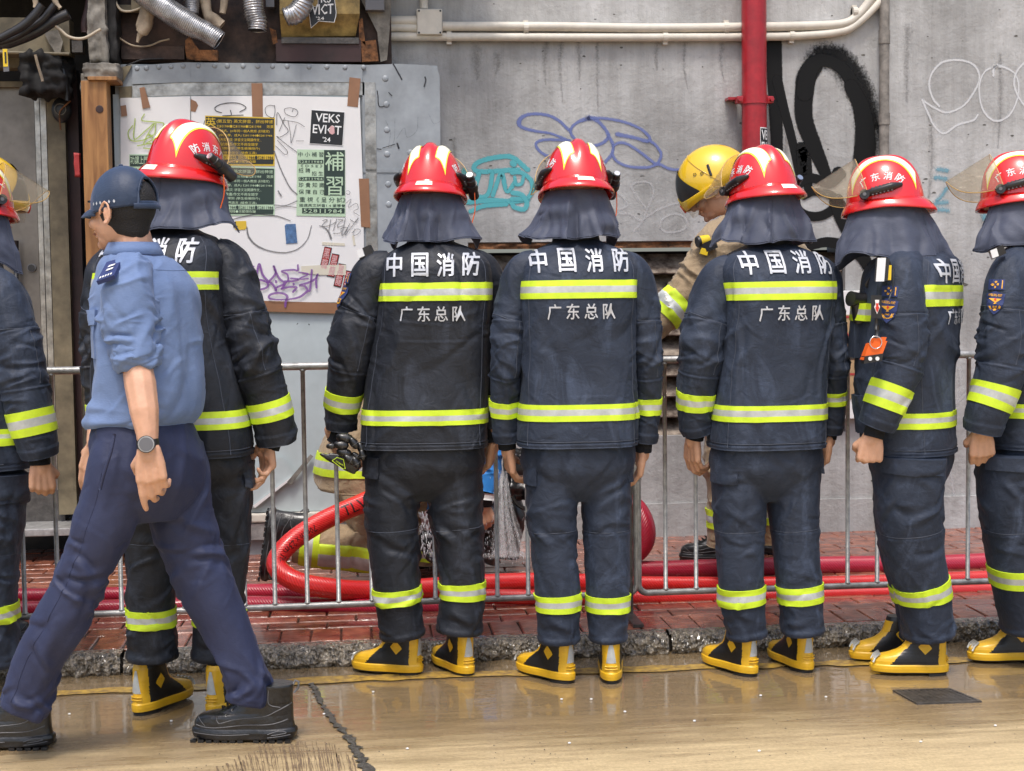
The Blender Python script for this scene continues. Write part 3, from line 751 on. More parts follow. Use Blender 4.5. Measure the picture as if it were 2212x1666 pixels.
# grit and dark stains on the road
mb = MB(); rg_ = random.Random(21)
for i in range(900):
    X, Yq = rg_.uniform(-1.6, 2.6), rg_.uniform(3.9, 5.08); r_ = rg_.uniform(.0008, .0026); k = 5; a0 = rg_.random() * 6
    mb.add([(X + math.cos(a0 + 6.283 * q / k) * r_ * rg_.uniform(.6, 1.5), Yq + math.sin(a0 + 6.283 * q / k) * r_ * rg_.uniform(.6, 1.3), .0022) for q in range(k)] + [(X, Yq, .0022 + r_ * .8)], [(q, (q + 1) % k, k) for q in range(k)])
o = mb.build('grit', M['tar'], road); o['kind'] = 'stuff'
# iron cover
mb = MB()
cp = [onZ(x, y) for x, y in ((1928, 1494), (2052, 1490), (2121, 1518), (1980, 1523))]
mb.add([(p.x, p.y, .004) for p in cp], [(0, 1, 2, 3)][::-1])
ic = thing('drain_cover', 'dark square iron cover set in the wet road near the right edge', 'drain cover', (cp[0] + cp[2]) / 2)
def inset(f): return [((cp[0] + cp[2]) / 2).lerp(p, f) for p in cp]
m1 = MB(); a = inset(1.0); b = inset(.9)
m1.add([(p.x, p.y, .006) for p in a] + [(p.x, p.y, .006) for p in b] + [(p.x, p.y, 0) for p in a], [(i, (i + 1) % 4, 4 + (i + 1) % 4, 4 + i) for i in range(4)] + [(8 + i, 8 + (i + 1) % 4, (i + 1) % 4, i) for i in range(4)])
m1.build('frame', M['iron'], ic)
m1 = MB(); nb = 9
for i in range(nb):
    for j in range(nb):
        q = []
        for (u, v) in ((i + .12, j + .12), (i + .88, j + .12), (i + .88, j + .88), (i + .12, j + .88)):
            p = b[0].lerp(b[1], u / nb).lerp(b[3].lerp(b[2], u / nb), v / nb); q.append((p.x, p.y, .0055))
        m1.add(q, [(0, 1, 2, 3)])
m1.add([(p.x, p.y, .003) for p in b], [(0, 1, 2, 3)])
m1.build('lid', M['iron'], ic)
# small pale specks on the road
mb = MB()
for x, y in ((250 * .6, 1545), (806, 1497), (1213, 1513), (1277, 1513), (2080 * .79, 1505), (1784, 1508), (1989, 1605), (1230, 1608), (700, 1545), (370, 1560), (1500, 1560), (880, 1620), (1640, 1625), (1350, 1540), (2150, 1570)):
    p = onZ(x, y); mb.ell((p.x, p.y, .004), (.005, .004, .003), n=6)
o = mb.build('pale_specks', M['white'], road); o['kind'] = 'stuff'

# kerb stones
kerb = props(mk('kerb', [(-4, 5.15, -.01), (6, 5.15, -.01), (6, 5.21, -.01), (-4, 5.21, -.01), (-4, 5.15, .05), (6, 5.15, .05), (6, 5.21, .05), (-4, 5.21, .05)], [(0, 3, 2, 1), (4, 5, 6, 7), (0, 1, 5, 4), (1, 2, 6, 5), (2, 3, 7, 6), (3, 0, 4, 7)], M['mortar'], smooth=False), kind='structure')
ks = [-5.8, -4.82, -3.83, -2.84, -1.85, -.86, .12, 1.11, 2.1, 3.1, 4.1]
for k in range(len(ks) - 1):
    x0, x1 = ks[k] + .006, ks[k + 1] - .006; nx = 190
    prof = [(5.125, -.01), (5.118, .0), (5.112, .012), (5.112, .024), (5.115, .036), (5.120, .047), (5.127, .057), (5.138, .064), (5.152, .068), (5.17, .070), (5.19, .0705), (5.215, .070), (5.22, .05)]
    pr = catmull([(a, b, 0) for a, b in prof], 30); xs = np.linspace(x0, x1, nx)
    P = np.zeros((30, nx, 3)); P[..., 0] = xs[None]; P[..., 1] = pr[:, 0][:, None]; P[..., 2] = pr[:, 1][:, None]
    g = Grid(P, closed=False)
    d = .012 * ridges(P * 26, 3) + .007 * vnoise(P * 60, 5) + .005 * vnoise(P * 120, 8)
    d *= (1 - smoothstep(5.14, 5.18, P[..., 1]) * .85)
    N = g.N * np.where(g.N[..., 1:2].mean() > 0, -1, 1)
    P = P + N * d[..., None]
    P[:, 0, 0] = x0; P[:, -1, 0] = x1
    F = Grid(P, closed=False).faces()
    mk('kerb_stone', P.reshape(-1, 3), F, M['kerb'], kerb)

# brick pavement
pave = MB(); pave.box((-9, 5.218, -.02), (12, 8.3, .060)); pave = props(pave.build('pavement', M['mortar']), kind='structure')
def brick_mesh(w_, d_, seed):
    bm = bmesh.new(); bmesh.ops.create_cube(bm, size=1); rr = random.Random(seed)
    for v in bm.verts:
        v.co = Vector((v.co.x * (w_ - .007) + rr.uniform(-.0015, .0015), v.co.y * (d_ - .007) + rr.uniform(-.0015, .0015), v.co.z * .05 + rr.uniform(-.0006, .0006)))
    top = [e for e in bm.edges if all(v.co.z > 0 for v in e.verts)]
    bmesh.ops.bevel(bm, geom=top, offset=.004, segments=1, affect='EDGES')
    me = bpy.data.meshes.new('brick'); bm.to_mesh(me); bm.free(); me.materials.append(M['brick']); return me
hm = [brick_mesh(.112, .215, i) for i in range(4)]; sm = [brick_mesh(.224, .112, 10 + i) for i in range(4)]
rest = MB(); nbk = 0
def lay(x, y, meshes, joined):
    global nbk
    me = random.choice(meshes); z = KZ - .025 + random.uniform(-.0015, .0012); rx, ry = random.uniform(-.008, .008), random.uniform(-.008, .008)
    if joined:
        Mx = Matrix.Translation((x, y, z)) @ Matrix.Rotation(rx, 4, 'X') @ Matrix.Rotation(ry, 4, 'Y')
        rest.add([Mx @ v.co for v in me.vertices], [tuple(p.vertices) for p in me.polygons]); return
    o = bpy.data.objects.new('brick', me); COL.objects.link(o); o.parent = pave; o.location = (x, y, z); o.rotation_euler = (rx, ry, random.uniform(-.01, .01)); ORG[o.name] = Vector((0, 0, 0)); nbk += 1
x = -2.5 - .112 * 16
while x < 4.6: lay(x, 5.222 + .1075, hm, x < -1.9 or x > 3.2); x += .112
row = 0; y = 5.437 + .056
while y < 7.5:
    x = -2.5 - .224 * 8 + (.112 if row % 2 else 0) + random.uniform(-.01, .01)
    while x < 4.8:
        lay(x, y, sm, row > 9 or x < -1.75 or x > 3.1); x += .224
    y += .112; row += 1
o = rest.build('far_bricks', M['brick'], pave); o['kind'] = 'stuff'
print('bricks', nbk)

# ------------------------------------------------------------------ concrete wall with the louvre opening
def Xp(px, py=600, Y=YW): return onY(px, py, Y).x
def Zp(py, px=1400, Y=YW): return onY(px, py, Y).z
XL = Xp(948, 400); XO0 = Xp(1012); XO1 = Xp(1826)
ZO1, ZO0 = Zp(522, 1250), Zp(942, 1430)
wall = MB()
def slab(x0, x1, z0, z1, y0=YW, y1=YW + .3): wall.box((x0, y0, z0), (x1, y1, z1))
slab(XL, 6.5, ZO1, 4.2); slab(Xp(838, 100), XL, Zp(150, 900), 4.2); slab(XL, XO0, .05, ZO1); slab(XO1, 6.5, .05, ZO1)
ZPl = Zp(1083, 1600)
slab(XO0, XO1, ZPl, ZO0); slab(XO0, XO1, .05, ZPl, YW - .012, YW + .3)
wl = wall.build('concrete_wall', M['concrete'], org=(2.5, YW, 0)); props(wl, 'grey painted concrete wall with spray graffiti behind the firefighters', 'wall')
m_ = MB(); m_.box((XO1 + .002, YW - .014, .05), (6.5, YW + .0, ZPl - .004)); m_.build('plinth', M['concrete'], wl)
# chipped band under the slab edge, left of the louvre
m_ = MB(); P = []
n1, n2 = 60, 8
for j in range(n2):
    for i in range(n1):
        xx = XO0 - .02 + (XO1 - XO0 + .04) * i / (n1 - 1); zz = ZO1 - .035 + .03 * j / (n2 - 1)
        P.append((xx, YW + .012 + .014 * float(vnoise([[xx * 30, zz * 60, 0]])[0]), zz))
m_.add(P, [(j * n1 + i, j * n1 + i + 1, (j + 1) * n1 + i + 1, (j + 1) * n1 + i) for j in range(n2 - 1) for i in range(n1 - 1)])
m_.build('chipped_edge', M['rust_orange'], wl, True)

lou = thing('louvre_vent', 'rusty louvred vent opening in the wall between the third and fourth firefighters', 'vent', (Xp(1420), YW + .1, ZO0))
m_ = MB(); m_.box((XO0 + .01, YW + .26, ZO0 + .01), (XO1 - .01, YW + .3, ZO1 - .045)); m_.build('back_plate', M['dark'], lou)
ns = 9; hh = (ZO1 - .05 - ZO0) / ns
for i in range(ns):
    zc = ZO0 + hh * (i + .42); m_ = MB()
    n1 = 40; V = []
    for (yy, zz) in ((YW + .035, -.055), (YW + .04, -.062), (YW + .17, .045), (YW + .165, .052)):
        for q in range(n1):
            xx = XO0 + .004 + (XO1 - XO0 - .008) * q / (n1 - 1); V.append((xx, yy, zc + zz * .95 + .002 * float(vnoise([[xx * 9, i * 3.3, zz * 9]])[0])))
    F = []
    for a in range(4):
        b = (a + 1) % 4
        F += [(a * n1 + q, a * n1 + q + 1, b * n1 + q + 1, b * n1 + q) for q in range(n1 - 1)]
    m_.add(V, F); o = m_.build('slat', M['slat'] if 'slat' in M else M['rust'], lou)
# signboard right of the vent, mostly hidden
sg = thing('notice_board', 'tan notice with red characters in a white frame beside the vent', 'sign', onY(1845, 750, YW))
m_ = MB(); box_px(m_, 1800, 628, 1872, 905, YW - .05, YW - .004, bev=.004); m_.build('frame', M['board'], sg)
m_ = MB(); quad_px(m_, [(1808, 680), (1862, 680), (1862, 862), (1808, 862)], YW - .052, .003); m_.build('paper', M['sign_tan'], sg)
m_ = MB(); text_px(m_, 'NU', 1826, 712, 1850, 732, YW - .056, 0); text_px(m_, '制', 1834, 754, 1850, 772, YW - .056, 0)
quad_px(m_, [(1810, 683), (1860, 683), (1860, 687), (1810, 687)], YW - .056, .001); quad_px(m_, [(1810, 806), (1860, 806), (1860, 811), (1810, 811)], YW - .056, .001)
m_.build('red_print', M['darkred'], sg)

# wall graffiti
G = lambda Tm, pts: Tm(pts)
strokes('graffiti_lilac', [
    (T3([(365, 840), (300, 780), (220, 745), (120, 740), (60, 765), (45, 800), (65, 825), (150, 850), (250, 865), (340, 900), (372, 915)]), [10.8, 10.8, 10.8, 10.8, 14.4, 15.6, 12, 9.6, 8.4, 8.4, 8.4]),
    (T3([(372, 912), (250, 905), (175, 915), (155, 945), (190, 990), (240, 1015)]), 9.6),
    (T3([(500, 765), (430, 790), (385, 830), (385, 870), (430, 920), (520, 945), (590, 925), (625, 880), (590, 820), (540, 775), (500, 765)]), [16.8, 10.8, 9.6, 9.6, 9.6, 9.6, 10.8, 12, 10.8, 14.4, 16.8]),
    (T3([(515, 765), (620, 770), (740, 795), (840, 840), (890, 890), (880, 915), (800, 895), (680, 870)]), [10.8, 9.6, 9.6, 9.6, 10.8, 12, 12, 14.4]),
    (T3([(625, 880), (655, 940), (645, 1000), (605, 1050)]), 10.8),
    (T3([(655, 945), (700, 925), (760, 940), (850, 1000), (930, 1060), (960, 1030), (965, 990), (930, 940), (890, 910)]), 9.6),
    (T3([(650, 1000), (680, 1045), (760, 1080), (880, 1085), (950, 1065), (1020, 1095), (1110, 1103), (1200, 1110)]), 9.6)], YW, M['g_blue'], wl, 'lilac looping spray tag across the middle of the wall')
strokes('graffiti_teal', [
    (T2([(1760, 1100), (1659, 1020), (1560, 1020), (1470, 1040), (1415, 1075), (1430, 1110), (1520, 1112), (1620, 1105), (1700, 1100)]), 14.85),
    (T2([(1420, 1160), (1400, 1280), (1430, 1285)]), 13.5),
    (T2([(1445, 1125), (1420, 1260), (1500, 1262), (1530, 1130), (1515, 1110)]), 13.5),
    (T2([(1535, 1265), (1590, 1125), (1625, 1240), (1680, 1180)]), 13.5),
    (T2([(1375, 1310), (1500, 1300), (1659, 1305), (1760, 1290)]), 16.2),
    (T2([(1390, 1370), (1480, 1335), (1620, 1325)]), 13.5),
    (T2([(1350, 1110), (1352, 1130)]), 18.9),
    (T3([(5, 1058), (12, 1062)]), 18.9),
    (T3([(0, 1120), (60, 1120), (120, 1165), (132, 1230), (95, 1285), (0, 1290)]), 13.5),
    (T3([(5, 1250), (60, 1262), (95, 1310), (80, 1355), (20, 1345), (0, 1320)]), 14.85),
    (T3([(18, 1150), (25, 1195), (62, 1190), (75, 1145)]), 10.8)], YW, M['g_teal'], wl, 'teal spray tag between the second and third firefighters')
strokes('graffiti_white', [
    (T4([(1110, 690), (1070, 640), (1045, 560), (1060, 480), (1120, 410), (1200, 390), (1290, 400), (1350, 440), (1370, 520), (1320, 620), (1260, 690), (1160, 730), (1080, 700), (1000, 650)]), 8.05),
    (T4([(1000, 650), (1040, 740), (1080, 820), (1140, 865), (1230, 810), (1330, 780), (1360, 745)]), 8.05),
    (T4([(1480, 430), (1410, 460), (1372, 540), (1375, 650), (1410, 740), (1480, 785), (1560, 750), (1610, 660), (1625, 560), (1600, 480), (1540, 440), (1470, 430), (1460, 490)]), [10.35, 6.9, 6.9, 6.9, 8.05, 8.05, 8.05, 6.9, 6.9, 6.9, 8.05, 11.5, 9.2]),
    (T4([(1720, 380), (1659, 410), (1605, 480), (1600, 570), (1659, 680), (1740, 720)]), 8.05)], YW, M['g_white'], wl, 'white looping spray tag at the upper right of the wall')
strokes('graffiti_faint', [
    (T3([(870, 1350), (800, 1260), (775, 1215), (795, 1188), (860, 1178), (905, 1200), (915, 1260), (890, 1330), (870, 1370), (850, 1430), (790, 1500)]), 9),
    (T3([(690, 1385), (770, 1390), (830, 1430), (880, 1400), (950, 1360), (1040, 1325), (1110, 1312)]), 9),
    (T3([(960, 1480), (970, 1430), (1020, 1395), (1080, 1390), (1125, 1420), (1130, 1470), (1080, 1500), (1000, 1505), (960, 1480)]), 8),
    (T3([(670, 1240), (720, 1280), (750, 1330), (700, 1358)]), 10),
    (T4b([(1190, 980), (1270, 900), (1330, 850)]), 9), (T4b([(1240, 720), (1250, 850), (1215, 950)]), 10), (T4b([(1130, 1400), (1150, 1290), (1190, 1300), (1185, 1400), (1215, 1600), (1225, 1680)]), 12)], YW, M['g_whitefaint'], wl, 'faint whitish scribbles low on the wall')
strokes('graffiti_pale_blue', [
    (T4([(1100, 1100), (1160, 1105)]), 19.6), (T4([(1085, 1150), (1150, 1160)]), 19.6), (T4([(1160, 1220), (1125, 1270), (1095, 1300)]), 16.8), (T4([(1085, 1320), (1160, 1310)]), 19.6), (T4([(1090, 1355), (1165, 1365)]), 19.6), (T4([(1400, 1400), (1410, 1420)]), 25.2)], YW, M['g_cyan'], wl, 'pale blue paint smears beside the right-hand helmets')
strokes('graffiti_black', [
    (T4([(40, 285), (42, 450), (48, 640), (55, 850), (62, 1080)]), [37.6, 37.6, 33.8, 30.1, 27.6]),
    (T4([(60, 520), (100, 690), (150, 880), (185, 1030), (210, 1140)]), [25.1, 22.6, 21.2, 21.2, 22.6]),
    (T4([(215, 1130), (225, 950), (255, 1080), (262, 1250)]), [20, 30.1, 22.6, 21.2]),
    (T4([(395, 1175), (300, 950), (235, 770), (235, 600), (250, 500), (300, 420)]), [25.1, 37.6, 42.6, 45.1, 47.6, 45.1]),
    (T4([(238, 600), (262, 470), (320, 400), (400, 400), (480, 445), (550, 540), (600, 660), (622, 780)]), [43.2, 41.5, 34.6, 29.4, 29.4, 32.9, 39.7, 44.9]),
    (T4([(540, 560), (600, 680), (625, 800), (630, 900), (620, 1060), (600, 1120)]), [35, 40.1, 45.1, 50.2, 52.6, 45.1]),
    (T4([(455, 1120), (462, 1130)]), 30.1),
    (T4([(480, 1130), (400, 1190), (290, 1155), (205, 1190), (180, 1270), (190, 1350), (250, 1395), (340, 1400), (420, 1355), (455, 1290)]), [20, 22.6, 22.6, 22.6, 22.6, 22.6, 22.6, 22.6, 22.6, 25.1]),
    (T4([(235, 1275), (300, 1245), (400, 1260), (470, 1330)]), [15, 17.5, 20, 27.6]),
    (T4([(440, 1310), (480, 1420), (540, 1530), (600, 1620), (640, 1720)]), [32.5, 32.5, 32.5, 32.5, 25.1]),
    (T4([(260, 1600), (380, 1570), (500, 1595), (600, 1650), (660, 1740)]), [20, 25.1, 27.6, 32.5, 25.1])], YW, M['g_black'], wl, 'large black spray letters right of the red pipe', gap=.003)
strokes('graffiti_black_fade', [
    (T4([(250, 480), (330, 370), (430, 380), (520, 470), (590, 590), (640, 740), (655, 900), (610, 1120)]), [55.2, 82.8, 85.6, 91.1, 91.1, 85.6, 85.6, 69]),
    (T4([(330, 330), (480, 360), (620, 560), (690, 800)]), [41.4, 55.2, 55.2, 41.4])], YW, M['g_blacksoft'], wl, 'soft black overspray round the large black letters', gap=.0025)
strokes('graffiti_scratch', [(T2([(840, 780), (870, 860), (860, 960), (895, 910), (900, 770)]), 3), (T2([(910, 900), (960, 830), (980, 890), (1040, 850), (1050, 760)]), 3), (T2([(1120, 740), (1150, 800), (1190, 790)]), 3)], YK - .002, M['g_smudge'], wl)

# ------------------------------------------------------------------ pipes on the wall
jb = thing('junction_box', 'cream square junction box on the conduits at the top of the wall', 'junction box', onY(928, 47, YW))
m_ = MB(); box_px(m_, 900, 19, 956, 76, YW - .065, YW - .001, bev=.006); m_.build('housing', M['pvc'], jb, auto=40)
m_ = MB(); box_px(m_, 902, 21, 954, 74, YW - .072, YW - .066, bev=.002); m_.build('lid', M['pvc'], jb)
for sx, sy in ((905, 24), (951, 24), (905, 71), (951, 71)):
    m_ = MB(); p = onY(sx, sy, YW - .07); m_.cyl(p, p + Vector((0, -.006, 0)), .005, 8); m_.build('screw', M['blackplastic'], jb)
def conduit(label, pts, r, clips, col='pvc'):
    P = tube_px(pts, YW - .03, n=len(pts) * 10); t = thing('conduit', label, 'pipe', P[0], 'cream plastic conduits along the top of the wall')
    m_ = MB(); m_.tube(P, r, 14); m_.build('pipe', M[col], t, True, auto=40)
    for cx, cy in clips:
        p = onY(cx, cy, YW - .03); m_ = MB()
        m_.tube([p + Vector((-.012, 0, 0)), p + Vector((.012, 0, 0))], r + .004, 14, ratio=1.0); m_.box((p.x - .012, p.y, p.z - r - .014), (p.x + .012, YW - .002, p.z + r + .014)); m_.build('clip', M[col], t)
conduit('upper cream conduit running right from the junction box', [(956, 57), (1200, 58), (1400, 61), (1602, 59), (1760, 56), (1825, 51), (1850, 36), (1875, 8), (1890, -20)], .0235, [(1136, 60), (1569, 60), (1846, 27)])
conduit('lower cream conduit under the junction box, longest on the wall', [(808, 79), (1000, 80), (1300, 81), (1600, 80), (1720, 78), (1810, 70), (1845, 56), (1880, 25), (1915, -12)], .021, [(970, 80), (1437, 81), (1710, 78)])
conduit('short cream conduit stub left of the junction box, upper one', [(800, 51), (840, 46), (900, 45)], .025, [])
conduit('short cream conduit stub left of the junction box, lower one', [(806, 62), (850, 60), (900, 61)], .021, [])
conduit('cream conduit rising from the top of the junction box', [(916, 20), (915, -20)], .021, [])
rp = thing('red_pipe', 'thick glossy red vertical pipe clamped to the concrete wall', 'pipe', onY(1629, 400, YW - .09))
m_ = MB(); P = [onY(1630, -60, YW - .09), onY(1629, 150, YW - .09), onY(1628, 700, YW - .09)]; xb = P[1].x
m_.tube([Vector((xb, YW - .09, 3.2)), Vector((xb, YW - .09, 2.0)), Vector((xb, YW - .09, .062))], .063, 32); m_.build('pipe', M['redpipe'], rp, True, auto=40)
m_ = MB(); zc = onY(1629, 213, YW - .15).z
m_.tube([Vector((xb, YW - .09, zc - .022)), Vector((xb, YW - .09, zc + .022))], .069, 32); m_.box((xb - .095, YW - .115, zc - .018), (xb + .095, YW - .065, zc + .018), bev=.005)
m_.box((xb - .13, YW - .075, zc + .005), (xb - .07, YW - .002, zc + .018)); m_.box((xb + .07, YW - .075, zc + .005), (xb + .1, YW - .002, zc + .018))
for s in (-1, 1): m_.cyl(Vector((xb + s * .083, YW - .116, zc)), Vector((xb + s * .083, YW - .132, zc)), .011, 6)
m_.build('clamp', M['redpipe'], rp, auto=40)
m_ = MB(); g = tube_grid([Vector((xb, YW - .09, onY(1645, 276, 7.2).z)), Vector((xb, YW - .09, onY(1645, 345, 7.2).z))], .0645, 64, ref=(1, 0, 0))
def cyl_sheet(mb, a0, a1, z0, z1, r, m=0, n=12):
    V = [];
    for q in range(n):
        a = a0 + (a1 - a0) * q / (n - 1)
        for z in (z0, z1): V.append((xb + math.sin(a) * r, YW - .09 - math.cos(a) * r, z))
    mb.add(V, [(2 * q, 2 * q + 2, 2 * q + 3, 2 * q + 1) for q in range(n - 1)], m)
z1, z0 = onY(1645, 276, 7.15).z, onY(1645, 350, 7.15).z
st = thing('wall_sticker', 'black VEKS EVICT sticker wrapped round the red pipe, half hidden', 'sticker', Vector((xb + .05, YW - .14, z0)))
m_ = MB(); cyl_sheet(m_, .2, 1.9, z0, z1, .0645); m_.build('backing', M['white'], st)
m_ = MB(); cyl_sheet(m_, .24, 1.86, z0 + .005, z1 - .005, .0650); m_.build('black_face', M['sticker_black'], st)
m_ = MB()
for s, za, zb in (('VEKS', .93, .64), ('EVICT', .58, .30)):
    V, F, _ = text2d(s, .02, 1); V2, F2 = dense(V, F, .06)
    m_.add([(xb + math.sin(.32 + a * 1.4) * .0655, YW - .09 - math.cos(.32 + a * 1.4) * .0655, z0 + (z1 - z0) * (zb + b * (za - zb))) for a, b in V2], F2)
m_.build('print', M['white'], st)
gp = thing('grey_pipe', 'slim weathered grey vertical pipe with couplings right of the black graffiti', 'pipe', onY(1909, 700, YW - .04))
xg = onY(1909, 150, YW - .04).x
m_ = MB(); m_.tube([Vector((xg + .004, YW - .04, 3.2)), Vector((xg, YW - .04, .062))], .0255, 24); m_.build('pipe', M['greypipe'], gp, True, auto=40)
for a, b in ((66, 95), (245, 270)):
    m_ = MB(); m_.tube([Vector((xg + .003, YW - .04, onY(1909, b, 7.24).z)), Vector((xg + .003, YW - .04, onY(1909, a, 7.24).z))], .0295, 24); m_.build('coupling', M['greypipe'], gp, True, auto=40)

# ------------------------------------------------------------------ metal-clad kiosk on the left
kx0, kx1 = onY(252, 500, YK).x, onY(951, 300, YK).x
kio = thing('metal_kiosk', 'sheet metal clad kiosk with riveted edges and white notice boards', 'kiosk', (0.5 * (kx0 + kx1), YK + .4, .07))
zt = onY(600, 137, YK).z; zb = onY(600, 1106, YK).z
m_ = MB(); m_.box((kx0 + .01, YK + .012, .062), (kx1 - .008, 8.1, zt - .006)); m_.build('carcass', M['panel_blue'], kio)
m_ = MB(); xa = onY(783, 600, YK).x
m_.box((kx0 + .0, YK + .002, zb), (xa - .002, YK + .012, onY(600, 205, YK).z)); m_.build('pale_sheet', M['panel_light'], kio)
# right panel with the rounded, bent corner
pts = [(783, 141), (862, 138), (925, 141), (944, 147), (950, 166), (952, 400), (953, 700), (954, 1106), (783, 1106)]
m_ = MB(); quad_px(m_, pts, YK + .012, .014); m_.build('side_panel', M['panel_blue'], kio)
m_ = MB(); quad_px(m_, [(286, 146), (320, 140), (397, 135), (590, 137), (783, 140), (783, 178), (590, 177), (397, 178), (286, 182)], YK + .012, .022); m_.build('riveted_strip', M['panel_blue'], kio)
m_ = MB(); quad_px(m_, [(255, 146), (285, 141), (262, 185), (256, 184)], YK + .01, .012); m_.build('folded_corner', M['cream'], kio)
def rivets(lst, Y, r, name='rivet', mat='panel_blue', dome=.45):
    for (x, y) in lst:
        p = onY(x, y, Y); m_ = MB(); m_.ell(p, (r, r * dome, r), n=12); m_.build(name, M[mat], kio, True)
rivets(BZ([(450, 1160), (610, 1155), (820, 1140), (1025, 1130), (1230, 1120), (1490, 1115), (1765, 1115), (1980, 1120)]) + CZ([(102, 940), (310, 943), (520, 943), (727, 943), (1040, 953), (1293, 953), (1550, 960), (1814, 958)]), YK - .010, .0125)
rivets(T2([(838, 510), (845, 678), (848, 842), (850, 1000), (1000, 990), (857, 1195), (860, 1325)]), YK - .002, .0155, 'dimple', 'panel_blue', .3)
m_ = MB(); quad_px(m_, [(286, 185), (397, 178), (590, 178), (787, 178), (787, 206), (600, 205), (397, 206), (286, 210)], YK + .01, .012); quad_px(m_, [(788, 178), (811, 178), (814, 400), (817, 620), (820, 1100), (795, 1100), (792, 620), (790, 400)], YK + .01, .016); m_.build('steel_frame', M['stainless_frame'], kio)
m_ = MB(); quad_px(m_, [(256, 188), (285, 186), (285, 212), (258, 214)], YK + .01, .016); m_.build('bracket', M['cream'], kio)
m_ = MB(); p0, p1 = onY(415, 178, YK - .012), onY(415, 137, YK - .012)
for xx in (406, 590 + 54): 
    quad_px(m_, [(xx, 138), (xx + 5, 138), (xx + 5, 178), (xx, 178)], YK - .010, .003)
m_.build('seam_strip', M['panel_blue'], kio)
b1 = MB(); quad_px(b1, [(260, 212), (411, 208), (412, 640), (262, 640)], YK - .002, .008); b1 = b1.build('notice_board', M['board'], kio)
b2 = MB(); quad_px(b2, [(413, 208), (600, 207), (777, 211), (784, 400), (788, 654), (560, 652), (413, 650)], YK - .004, .010); b2 = b2.build('notice_board', M['board'], kio)
m_ = MB(); box_px(m_, 250, 1109, 960, 1128, YK - .03, YK + .01, bev=.008); o = m_.build('skirting_pipe', M['pvc'], kio)
m_ = MB(); box_px(m_, 245, 1130, 960, 1165, YK - .02, YK + .012); m_.build('plinth', M['steel'], kio)
# dents and scars on the panels
YB = YK - .0145
strokes('scratches', [(T2([(890, 415), (945, 515)]), 4), (T2([(560, 455), (575, 500), (565, 525)]), 4), (T2([(615, 490), (640, 480), (650, 500)]), 6), (T2([(785, 590), (790, 620), (800, 690), (860, 680)]), 3), (T2([(915, 930), (925, 960)]), 5), (T2([(1090, 560), (1100, 520), (1095, 500)]), 4), (T2([(820, 960), (900, 935)]), 2), (T2([(860, 600), (880, 620)]), 3), (T2([(785, 965), (810, 968)]), 3), (QZ([(920, 1640), (935, 1620)]), 2), (QZ([(1100, 1635), (1105, 1645)]), 3)], YK - .002, M['g_ink'], kio)
m_ = MB(); quad_px(m_, [(783, 366), (862, 366), (862, 373), (783, 373)], YK - .002, .004); m_.build('seam_strip', M['panel_blue'], kio)

# tape
def tape(pts, label=None, mat='tape', Y=YB, th=.0015):
    m_ = MB(); quad_px(m_, pts, Y, th); o = m_.build('tape', M[mat], kio)
tape([(301, 190), (312, 188), (325, 232), (308, 235)]); tape([(260, 229), (272, 227), (275, 250), (262, 252)]); tape([(412, 214), (424, 220), (428, 228), (422, 242), (412, 240)])
tape([(543, 180), (567, 180), (568, 253), (545, 252)]); tape([(755, 167), (779, 170), (773, 232), (750, 229)]); tape([(775, 386), (797, 386), (800, 492), (780, 490)])
tape([(420, 648), (570, 650), (733, 655), (733, 677), (572, 672), (420, 664)]); tape([(573, 664), (733, 669), (733, 678), (573, 673)], th=.004)
tape(QZ([(985, 760), (1260, 745), (1660, 740), (1660, 895), (1270, 893), (990, 860)]), mat='cleartape', Y=YB - .002)
tape(QZ([(1300, 395), (1640, 415), (1645, 455), (1300, 440)]), mat='cleartape'); tape(QZ([(1750, 300), (1785, 300), (1805, 445), (1775, 450)]), mat='cleartape')

# marker tags on the boards
strokes('marker_tag_purple', [
    (QZ([(265, 765), (235, 800)]), 4.5), (QZ([(300, 950), (350, 730), (400, 880), (470, 970), (560, 1040), (605, 1120)]), 5.5),
    (QZ([(310, 960), (400, 975), (475, 1010), (480, 1060), (440, 1095), (350, 1115)]), 5), (QZ([(490, 1000), (580, 900), (600, 830), (565, 750), (600, 840), (660, 950), (730, 1020), (620, 1080), (605, 1125)]), 5),
    (QZ([(935, 745), (930, 825), (860, 815), (690, 835), (770, 880), (790, 960), (740, 1030), (690, 1100)]), 4.5), (QZ([(690, 1100), (800, 1075), (915, 1080), (860, 1150)]), 5), (QZ([(735, 990), (860, 985), (950, 960), (830, 945)]), 4.5),
    (QZ([(955, 855), (1090, 880), (960, 950), (1090, 950)]), 3.5), (QZ([(1145, 820), (1110, 1130), (1040, 1060), (960, 1050), (1090, 1010), (1200, 950), (1235, 875), (1210, 960), (1215, 1085)]), 5),
    (QZ([(1070, 1145), (960, 1225), (800, 1260), (600, 1265), (500, 1240), (520, 1190), (620, 1165), (720, 1175), (775, 1220), (750, 1300), (745, 1370)]), [6, 5, 4, 4, 5, 5, 5, 5, 6, 6, 5]),
    (QZ([(605, 985), (608, 1000)]), 6), (QZ([(870, 1025), (873, 1035)]), 5)], YB - .004, M['g_purple'], b2, 'purple marker tag at the bottom of the white board')
